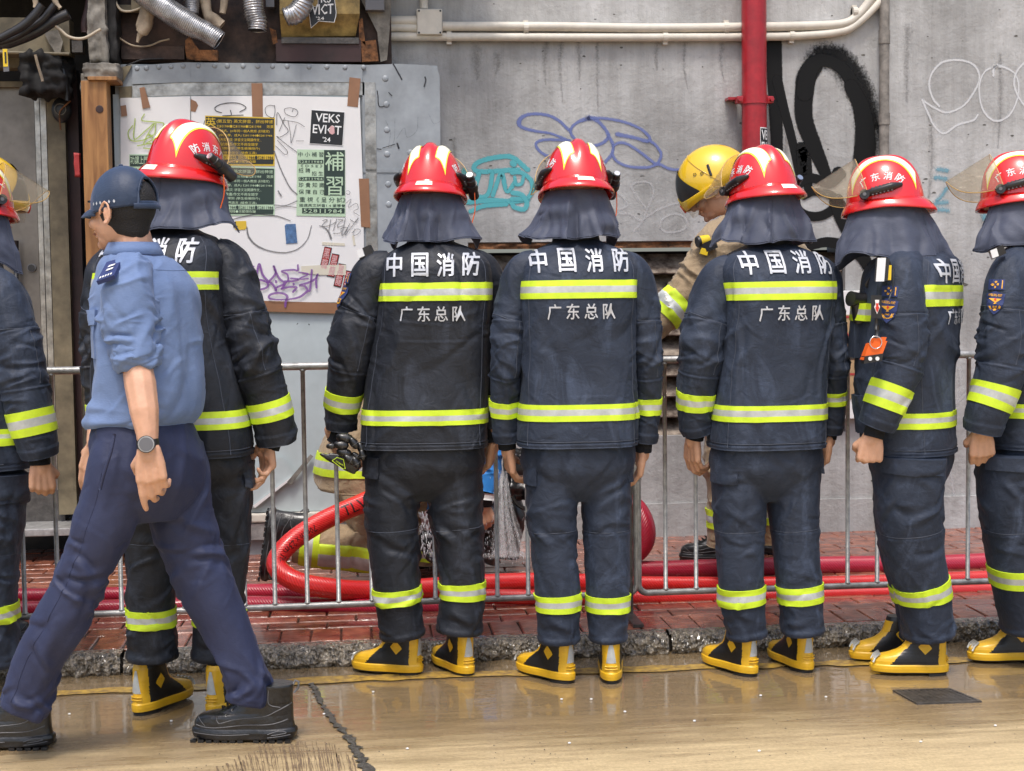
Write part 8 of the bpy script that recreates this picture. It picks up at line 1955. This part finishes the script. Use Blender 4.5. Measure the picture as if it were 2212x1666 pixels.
boot(op, onZ(54, 1612) + Vector((.0, -.0, 0)), -84, 'work', z=.006); boot(op, onZ(578, 1596) + Vector((-.0, 0, 0)), -80, 'work', z=.006, pitch=0)

# ------------------------------------------------------------------ tan-suited firefighters with yellow helmets
def hk_helmet(person, c, a, nod=30, k=1.0, details=True):
    r, f = frame(a); u = Vector((0, 0, 1)); q = Matrix.Rotation(R_(-nod), 3, r); Mx = Matrix((q @ r, q @ f, q @ u)).transposed(); c = Vector(c)
    def at_(x, y, z): return c + Mx @ (Vector((x, y, z)) * k)
    A, B, H = .124, .160, .165
    def shell(th, ph, e=1.0):
        x, y, z = math.sin(th) * math.cos(ph), math.sin(th) * math.sin(ph), math.cos(th)
        lowf = .55 if z < 0 else 1; Y_ = y * B * (1.0 if y < 0 else .98); return Vector((x * A * e * (1 - .08 * smoothstep(0, -.6, z)), Y_ * e, z * H * e * lowf))
    nn, mm = 96, 50; V = []; F = []; MI = []
    for i in range(mm):
        for j in range(nn):
            ph = 2 * math.pi * j / nn; fr_ = math.sin(ph); thm = math.pi * (.60 + .10 * smoothstep(.1, -.8, fr_) - .06 * smoothstep(.3, .9, fr_)); th = thm * i / (mm - 1) + .001
            V.append(at_(*shell(th, ph)))
    for i in range(mm - 1):
        for j in range(nn):
            F.append((i * nn + j, (i + 1) * nn + j, (i + 1) * nn + (j + 1) % nn, i * nn + (j + 1) % nn)); ph = 2 * math.pi * (j + .5) / nn; x, y = math.cos(ph), math.sin(ph); t = i / (mm - 1)
            MI.append(0)
    h = mk('helmet', V, F, [M['helmet_yellow']], person, True, MI); sm_ = h.modifiers.new('t', 'SOLIDIFY'); sm_.thickness = .004; sm_.offset = 1
    # black brow band over the crown front
    V = []; n1, n2 = 40, 18
    for i in range(n1):
        s = -1 + 2 * i / (n1 - 1); ph = math.pi / 2 + s * 1.15
        for j in range(n2):
            t = j / (n2 - 1); th = math.pi * (.18 + .30 * abs(s) ** 2 + t * (.27 - .22 * abs(s) ** 2)); V.append(at_(*shell(th, ph, 1.055)))
    mk('brow_band', V, [(i * n2 + j, i * n2 + j + 1, (i + 1) * n2 + j + 1, (i + 1) * n2 + j) for i in range(n1 - 1) for j in range(n2 - 1)], M['blackplastic'], h, True)
    V = []
    for i in range(n1):
        s = -1 + 2 * i / (n1 - 1); ph = math.pi / 2 + s * 1.5
        for j in range(n2):
            t = j / (n2 - 1); th = math.pi * (.455 + .05 * abs(s) - .05 * math.exp(-(s / .16) ** 2) * (1 - t) + t * (.11 - .03 * abs(s))); V.append(at_(*shell(th, ph, 1.075 + .012 * math.sin(t * math.pi))))
    o = mk('frontal_plate', V, [(i * n2 + j, i * n2 + j + 1, (i + 1) * n2 + j + 1, (i + 1) * n2 + j) for i in range(n1 - 1) for j in range(n2 - 1)], M['helmet_yellow'], h, True); sm_ = o.modifiers.new('t', 'SOLIDIFY'); sm_.thickness = .006
    V = []
    for i in range(n1):
        s = -1 + 2 * i / (n1 - 1); ph = math.pi / 2 + s * 1.25
        for j in range(n2):
            t = j / (n2 - 1); p = shell(math.pi * .54, ph, 1.02); V.append(at_(p.x, p.y, p.z - .045 * t * (1 - .5 * abs(s) ** 3)))
    mk('visor', V, [(i * n2 + j, i * n2 + j + 1, (i + 1) * n2 + j + 1, (i + 1) * n2 + j) for i in range(n1 - 1) for j in range(n2 - 1)], M['visor'], h, True)
    for s in (-1, 1):
        m_ = MB()
        for t in np.linspace(0, 1, 2):
            pass
        P = [at_(*shell(math.pi * (.10 + .42 * t), math.pi / 2 + s * (1.15 + .55 * t), 1.05)) for t in np.linspace(0, 1, 20)]; m_.tube(P, .0014, 6)
        m_.build('shell_rib', M['helmet_yellow'], h, True)
        m_ = MB(); b0 = at_(*shell(math.pi * .36, math.pi / 2 + s * 1.72, 1.05)); b1 = at_(*shell(math.pi * .45, math.pi / 2 + s * 1.62, 1.05)); m_.tube([b0, b1], .006, 6); m_.build('vent_slot', M['blackplastic'], h)
        for th_, ph_ in ((.36, 1.28), (.39, 1.46)):
            m_ = MB(); cc_ = shell(math.pi * th_, math.pi / 2 + s * ph_, 1.05); m_.tube([at_(cc_.x, cc_.y + .006 * math.cos(t), cc_.z + .006 * math.sin(t)) for t in np.linspace(0, 2 * math.pi, 13)], .0012, 5, cap=False); m_.build('small_rosette', M['sticker_black'], h)
    m_ = MB(); e = at_(*shell(math.pi * .50, math.pi / 2, 1.06)); e2 = at_(*shell(math.pi * .50, math.pi / 2, 1.10)); m_.cyl(e, e2, .020 * k, 18); m_.build('round_badge', M['patch_red'], h)
    return h, at_
def tan_suit(label, X, Y, a, torso, limbs, legs, hel, bands, hands, boots, seed, head=True):
    p = thing('person', label, 'firefighter', (X, Y, KZ), 'tan-suited firefighters behind the barrier')
    g = torso_grid(torso, Y, a, nv=110, nu=110, seed=seed, amp=.008, exp=2.3); ck = gobj('coat', g, M['tan'], p)
    for y0, y1 in bands['torso']: band(g, g.v_of(y0), g.v_of(y1), ck, off=.005)
    ends = []
    for i, (keys, bv_) in enumerate(limbs):
        s = limb_grid(keys, Y, nv=130, nu=60, seed=seed + i + 1, amp=.009, folds_=((.35, .005, 1), (.6, .005, 2.5))); gobj('sleeve', s, M['tan'], ck)
        if bv_: band(s, bv_[0], bv_[1], ck, off=.005)
        ends.append([Vector(s.P[k].mean(0)) for k in (6, 60, 122)])
    V = []; F = []; nV = 0; L = []
    for i, (keys, bv_) in enumerate(legs):
        l = limb_grid(keys, Y, nv=130, nu=60, seed=seed + 10 + i, amp=.009, folds_=((.45, .006, 1), (.6, .005, 2)), ratio=1.05); V.append(l.P.reshape(-1, 3)); F += [tuple(q + nV for q in fc) for fc in l.faces()]; nV += l.P.size // 3; L.append((l, bv_))
    tr = mk('trousers', np.concatenate(V), F, M['tan'], p, True)
    for l, bv_ in L:
        for b in bv_:
            if len(b) == 2: band(l, b[0], b[1], tr, off=.005)
            else:
                P, F, fr = l.patch(*b, .005, nv=40, nu=12); c_ = 14; mi = [1 if 4 <= (i % (c_ - 1)) <= 8 else 0 for i in range(len(F))]; mk('reflective_band', P, F, [M['lime'], M['silver']], tr, True, mi)
    hx, hy, hY, ha, nod = hel; c = onY(hx, hy, Y + hY); hk_helmet(p, c, ha, nod)
    fr, ff = frame(ha); hc = c + Vector((0, 0, -.02)) + ff * .012
    nk = Vector(g.P[8].mean(0)); wst = Vector(g.P[-10].mean(0)); cores = [([hc, (hc + nk) / 2 - ff * .01, nk], [.055, .052, .06]), ([nk, wst], [.07, .07])]
    for e in ends: cores.append(([nk] + e, [.05, .045, .034, .028]))
    for l, _ in L: cores.append(([wst] + [Vector(l.P[k].mean(0)) for k in (6, 60, 124)], [.06, .055, .045, .036]))
    hl = []
    for h in hands:
        q = dict(h); px, py, dy = q.pop('at'); q['wrist'] = onY(px, py, Y + dy); k = q.pop('arm'); cores.append(([ends[k][-1], Vector(q['wrist'])], [.027, .024])); hl.append(q)
    body_mesh(p, hc, ha, nod * .75, cores, hl, face=True, hk=1.0)
    m_ = MB(); m_.tube([Vector(g.P[3].mean(0)) + Vector((0, 0, -.02)), Vector(g.P[0].mean(0)) + Vector((0, 0, .03))], [.085, .078], 24); m_.build('collar', M['tan'], ck, True)
    for b in boots:
        if len(b) == 4: boot(p, onZ(b[0], b[1], KZ), b[2], 'work', z=.006)
    return p, g, ck
h1, g1, c1 = tan_suit('tan-suited firefighter with a yellow helmet bending behind the fourth firefighter', 1.75, 5.95, -62,
    [(470, 1622, 40, 40, 0), (480, 1624, 60, 52, 0), (492, 1624, 80, 66, 0), (515, 1624, 98, 78, 0), (560, 1624, 106, 84, 0), (650, 1622, 108, 86, 0), (760, 1620, 108, 88, 0), (850, 1620, 116, 92, 0), (930, 1614, 118, 92, 0)],
    [([(1590, 500, -.12, 38), (1560, 520, -.16, 46), (1532, 560, -.18, 46), (1504, 605, -.19, 42), (1478, 640, -.2, 38), (1452, 664, -.2, 36), (1428, 690, -.2, 32), (1404, 716, -.2, 28)], (.68, .86)), ([(1660, 515, .12, 34), (1700, 548, .16, 40), (1722, 610, .2, 42), (1728, 690, .2, 40), (1720, 780, .2, 34)], (.75, .9))],
    [([(1590, 900, -.08, 60), (1580, 980, -.08, 56), (1578, 1070, -.08, 48), (1574, 1180, -.08, 46)], [(.72, .86)]), ([(1650, 900, .1, 60), (1660, 980, .1, 56), (1668, 1070, .1, 48), (1672, 1170, .1, 46)], [(.68, .84)])],
    (1546, 399, -.02, -72, 36), dict(torso=[(640, 672), (880, 912)]), [dict(at=(1394, 728, -.2), arm=0, d=(-.7, .0, -.7), palm=(.5, .3, -.5), thumb=-1, curl=(40, 50, 30)), dict(at=(1716, 796, .2), arm=1, d=(0, 0, -1), palm=(-1, .2, 0), thumb=1)],
    [(1572, 1212, -80, 0), (1670, 1196, -60, 0)], 51)
lt = thing('shoulder_lamp', 'yellow and black signal lamp clipped to the tan coat', 'lamp', onY(1522, 540, 5.7)); a = onY(1520, 526, 5.68)
m_ = MB(); m_.tube([a + Vector((-.022, -.01, .006)), a + Vector((.02, .0, .016))], [.024, .019], 18); m_.build('yellow_body', M['yellow'], lt, auto=40); m_ = MB(); m_.tube([a + Vector((-.030, -.012, .004)), a + Vector((-.020, -.01, .006))], [.022, .026], 18); m_.build('black_rim', M['blackplastic'], lt, auto=40)
m_ = MB(); m_.obox(a + Vector((.014, -.02, -.012)), Vector((.030, -.004, .012)), Vector((.0, .012, 0)), Vector((-.006, 0, .018))); m_.build('black_clip', M['blackplastic'], lt); m_ = MB(); m_.obox(a + Vector((-.004, -.022, -.034)), Vector((.014, 0, -.004)), Vector((0, .008, 0)), Vector((.003, 0, .012))); m_.build('yellow_foot', M['yellow'], lt)

h2, g2_, c2 = tan_suit('tan-suited firefighter kneeling on the pavement behind the red hose loop', .15, 6.25, 60,
    [(745, 900, 40, 40, 0), (765, 895, 78, 64, 0), (800, 882, 100, 80, 0), (850, 855, 106, 86, 0), (910, 815, 104, 86, 0), (960, 785, 104, 84, 0), (1010, 774, 106, 84, 0), (1056, 780, 108, 84, 0)],
    [([(905, 790, -.15, 36), (940, 850, -.18, 40), (960, 930, -.2, 34), (985, 990, -.2, 28)], (.75, .92)), ([(880, 790, .16, 36), (930, 850, .2, 40), (990, 920, .25, 34), (1020, 980, .25, 28)], None)],
    [([(775, 1030, -.06, 60), (800, 1100, -.1, 58), (825, 1160, -.12, 52), (812, 1188, -.12, 48), (770, 1184, -.12, 48), (720, 1180, -.12, 48), (670, 1176, -.12, 46), (635, 1172, -.12, 42)], [(.84, .955), (.50, .84, .06, .30)]), ([(785, 1030, .14, 60), (850, 1060, .16, 56), (900, 1080, .16, 50), (915, 1110, .16, 46), (905, 1180, .16, 42), (900, 1215, .16, 40)], [(.86, .96)])],
    (925, 705, 0, 60, 30), dict(torso=[(975, 1022)]), [dict(at=(992, 1004, -.2), arm=0, d=(.6, 0, -.8), palm=(-.6, 0, -.6), thumb=-1, curl=(30, 40, 30)), dict(at=(1028, 994, .25), arm=1, d=(.6, 0, -.8), palm=(-.6, 0, -.6), thumb=1, curl=(30, 40, 30))],
    [(905, 1226, 70, 0)], 61)
b = bpy.data.objects.new('boot', WBOOT); COL.objects.link(b); b.parent = h2; ORG[b.name] = Vector((0, 0, 0)); cpos = onY(585, 1150, 6.12)
Mb = Matrix(((0, -.14, .99, 0), (-1, 0, 0, 0), (0, -.99, -.14, 0), (0, 0, 0, 1)))
b.matrix_local = Matrix.Translation(cpos - h2.location + Vector((-.02, 0, .02))) @ Mb
for nm, mm_ in (('stitched_seams', WSEAM), ('laces', LACE), ('sole_lugs', LUG)):
    c = bpy.data.objects.new(nm, mm_); COL.objects.link(c); c.parent = b; ORG[c.name] = Vector((0, 0, 0))
h3, g3_, c3 = tan_suit('tan-suited firefighter with a yellow helmet behind the left-edge firefighter', -1.62, 5.32, 50,
    [(540, -60, 40, 40, 0), (552, -64, 62, 52, 0), (568, -72, 90, 66, 0), (600, -80, 100, 76, 0), (670, -84, 104, 80, 0), (760, -84, 104, 80, 0), (900, -84, 104, 80, 0), (1000, -84, 104, 80, 0)],
    [([(-73, 560, -.12, 36), (-75, 600, -.15, 44), (-85, 700, -.16, 44), (-91, 800, -.16, 38), (-91, 920, -.14, 30)], (.78, .9)), ([(-153, 560, .12, 40), (-163, 660, .16, 44), (-163, 800, .16, 38)], None)],
    [([(-83, 980, -.06, 64), (-81, 1100, -.06, 58), (-77, 1220, -.06, 52), (-71, 1372, -.06, 50)], [(.74, .84)]), ([(-143, 980, .08, 62), (-145, 1100, .08, 58), (-145, 1220, .08, 52), (-145, 1350, .08, 50)], [(.74, .84)])],
    (-42, 432, 0, 62, 8), dict(torso=[(640, 676), (940, 976)]), [dict(at=(-91, 936, -.14), arm=0, d=(0, 0, -1), palm=(-.3, 1, 0), thumb=1)], [(-69, 1398, 75, 0), (-143, 1380, 70, 0)], 71)

# ------------------------------------------------------------------ crouching person in blue, the bag and the splashing water
pb = thing('person', 'person in a bright blue jacket crouching under splashing water behind the barrier', 'person', (.72, 6.45, KZ))
g = torso_grid([(860, 1005, 40, 40, 0), (880, 1003, 72, 58, 0), (915, 1000, 92, 72, 0), (980, 992, 96, 80, 0), (1060, 980, 92, 80, 0), (1110, 972, 90, 78, 0)], 6.45, 70, nv=80, nu=80, seed=81, amp=.008); jk = gobj('jacket', g, M['blue_jacket'], pb)
P_, F_, _ = g.patch(.0, .52, 0, 1, .003, nv=12, nu=60); mk('dark_yoke', P_, F_, M['greyplastic'], jk, True)
s = limb_grid([(1040, 930, -.12, 30), (1052, 970, -.16, 34), (1050, 1020, -.18, 34), (1042, 1064, -.2, 31)], 6.45, nv=80, nu=50, seed=83, amp=.006); gobj('sleeve', s, M['blue_jacket'], jk)
m_ = MB(); m_.tube([onY(1048, 1066, 6.24), onY(1030, 1073, 6.24)], [.06, .058], 20); m_.tube
m_ = MB(); m_.tube(tube_px([(1044, 1062), (1042, 1076)], 6.25, n=4), .060, 24); m_.build('white_stripe', M['white'], jk, True)
m_ = MB(); m_.tube(tube_px([(1043, 1072), (1043, 1094)], 6.25, n=6), [.056, .054, .052, .05, .046, .040], 24); m_.build('black_cuff', M['knit'], pb, True)
V = []; F = []; nV = 0
for kk, keys in enumerate(([(985, 1100, -.05, 44), (1050, 1120, -.1, 40), (1080, 1140, -.1, 34), (1060, 1180, -.1, 28), (1045, 1212, -.1, 26)], [(990, 1100, .1, 44), (1070, 1090, .14, 40), (1100, 1110, .14, 34), (1098, 1170, .14, 28), (1096, 1205, .14, 26)])):
    l = limb_grid(keys, 6.45, nv=70, nu=40, seed=85 + kk, amp=.006); V.append(l.P.reshape(-1, 3)); F += [tuple(q + nV for q in fc) for fc in l.faces()]; nV += l.P.size // 3
mk('trousers', np.concatenate(V), F, M['leather'], pb, True)
hc = onY(1030, 812, 6.45); body_mesh(pb, hc, 70, 20, [([hc, onY(1008, 870, 6.45), onY(990, 1090, 6.45)], [.055, .055, .07]), ([onY(1008, 890, 6.45), onY(1050, 980, 6.28), onY(1044, 1088, 6.25), onY(1044, 1098, 6.24)], [.05, .04, .03, .026])], [dict(wrist=onY(1040, 1088, 6.24), d=(.25, 0, -1), palm=(.1, 1, 0), thumb=-1, curl=(50, 60, 40))], face=True)
m_ = MB(); m_.ell(hc + Vector((-.02, 0, .03)), (.086, .086, .085), n=20); m_.build('hair', M['hair'], pb, True)
bg = thing('equipment_bag', 'soaked black equipment bag with loose straps beside the third firefighter', 'bag', onZ(1115, 1196, KZ))
o = rough_box(1102, 985, 1138, 1078, 6.35, 6.55, 'leather', 'bag_body', bg, .018, 14)
m_ = MB()
for pts in ([(1106, 1072), (1118, 1090), (1136, 1100)], [(1108, 1074), (1098, 1088), (1072, 1096)], [(1094, 1076), (1088, 1098), (1074, 1100)]): m_.tube(tube_px(pts, 6.33, n=10), .009, 6, ratio=1.0)
m_.build('loose_straps', M['leather'], bg)
m_ = MB(); rr = random.Random(3)
def drop(x, y, Y, r, st): p = onY(x, y, Y); m_.tube([p, p + Vector((rr.uniform(-.3, .3) * st, rr.uniform(-.2, .2) * st, -st))], [r, r * .5], 5, round_end=True)
for i in range(420):
    t = rr.random(); x = 1082 + rr.gauss(0, 5 + 16 * t); y = 1015 + 178 * t; drop(x, y, 6.2 + rr.uniform(-.1, .1), rr.uniform(.0005, .0013), rr.uniform(.003, .016))
for i in range(260):
    x = rr.uniform(905, 1140); y = 1190 + abs(rr.gauss(0, 10)); drop(x, y, 6.2 + rr.uniform(-.15, .2), rr.uniform(.0008, .0022), rr.uniform(.003, .012))
for i in range(260):
    x = 925 + rr.gauss(0, 13); y = rr.uniform(1105, 1195); drop(x, y, 6.1 + rr.uniform(-.05, .1), rr.uniform(.001, .003), rr.uniform(.004, .022))
wt_ = m_.build('water_splash', M['foam'] if 'foam' in M else M['water'], None, True, org=onZ(1085, 1200, KZ)); props(wt_, 'white water splashing down beside the crouching person', 'water', kind='stuff')
for i in range(30):
    t0 = rr.uniform(-9, 9); sp_ = rr.uniform(.4, 1.8)
    v_, f_, u_ = stroke([(1086 + t0, 1018 + rr.uniform(0, 20)), (1088 + t0 * 1.5 * sp_, 1100), (1092 + t0 * 2.6 * sp_, 1160), (1096 + t0 * 3.2 * sp_, 1200)], [4, 8, 13, 20], 6.25 - i * .012, gap=0); mk('water_film', v_, f_, M['g_water'], wt_, True, uv=u_)
for i in range(7):
    v_, f_, u_ = stroke([(900 + i * 34, 1203), (930 + i * 34, 1196 + rr.uniform(-6, 6)), (965 + i * 34, 1204)], [10, 22, 10], 6.2 - i * .01, gap=0); mk('water_film', v_, f_, M['g_water'], wt_, True, uv=u_)
wc_ = thing('wet_helmet', 'soaked black object lying in the splashing water between the second firefighter\'s legs', 'object', onZ(922, 1205, KZ))
m_ = MB(); m_.ell(onY(922, 1170, 6.15), (.045, .04, .05), n=16); m_.tube(tube_px([(915, 1185), (925, 1205), (935, 1212)], 6.12, n=8), .012, 8); o = m_.build('wet_shell', M['leather'], wc_, True)
m_ = MB(); m_.ell(onY(934, 1125, 6.3), (.05, .05, .055), n=16); o = m_.build('red_ball', M['hose2'] if False else M['pinkred'], None, True, org=onZ(934, 1180, KZ)); props(o, 'reddish wet object above the black one between the second firefighter\'s legs', 'object')

for o in list(bpy.data.objects):
    b_ = o.name.split('.')[0]
    if o.type == 'MESH' and b_ in ('printed_text', 'dark_text', 'phone_numbers', 'marker_scribble', 'marker_arc', 'marker_tag_grey', 'marker_tag_green', 'marker_tag_purple', 'sole_lugs', 'laces', 'stitched_seams', 'eyelets', 'bracket_studs', 'red_print', 'dark_print', 'lettering', 'rank_marks', 'rank_emblem', 'patch_emblem', 'cap_lettering', 'pale_ring', 'scratches', 'toe_ribs', 'heel_ribs', 'seam', 'sleeve_seam', 'hem_piping', 'lime_print', 'graffiti_faint', 'graffiti_scratch', 'eyes', 'eyebrows', 'loose_straps'):
        o['kind'] = 'stuff'
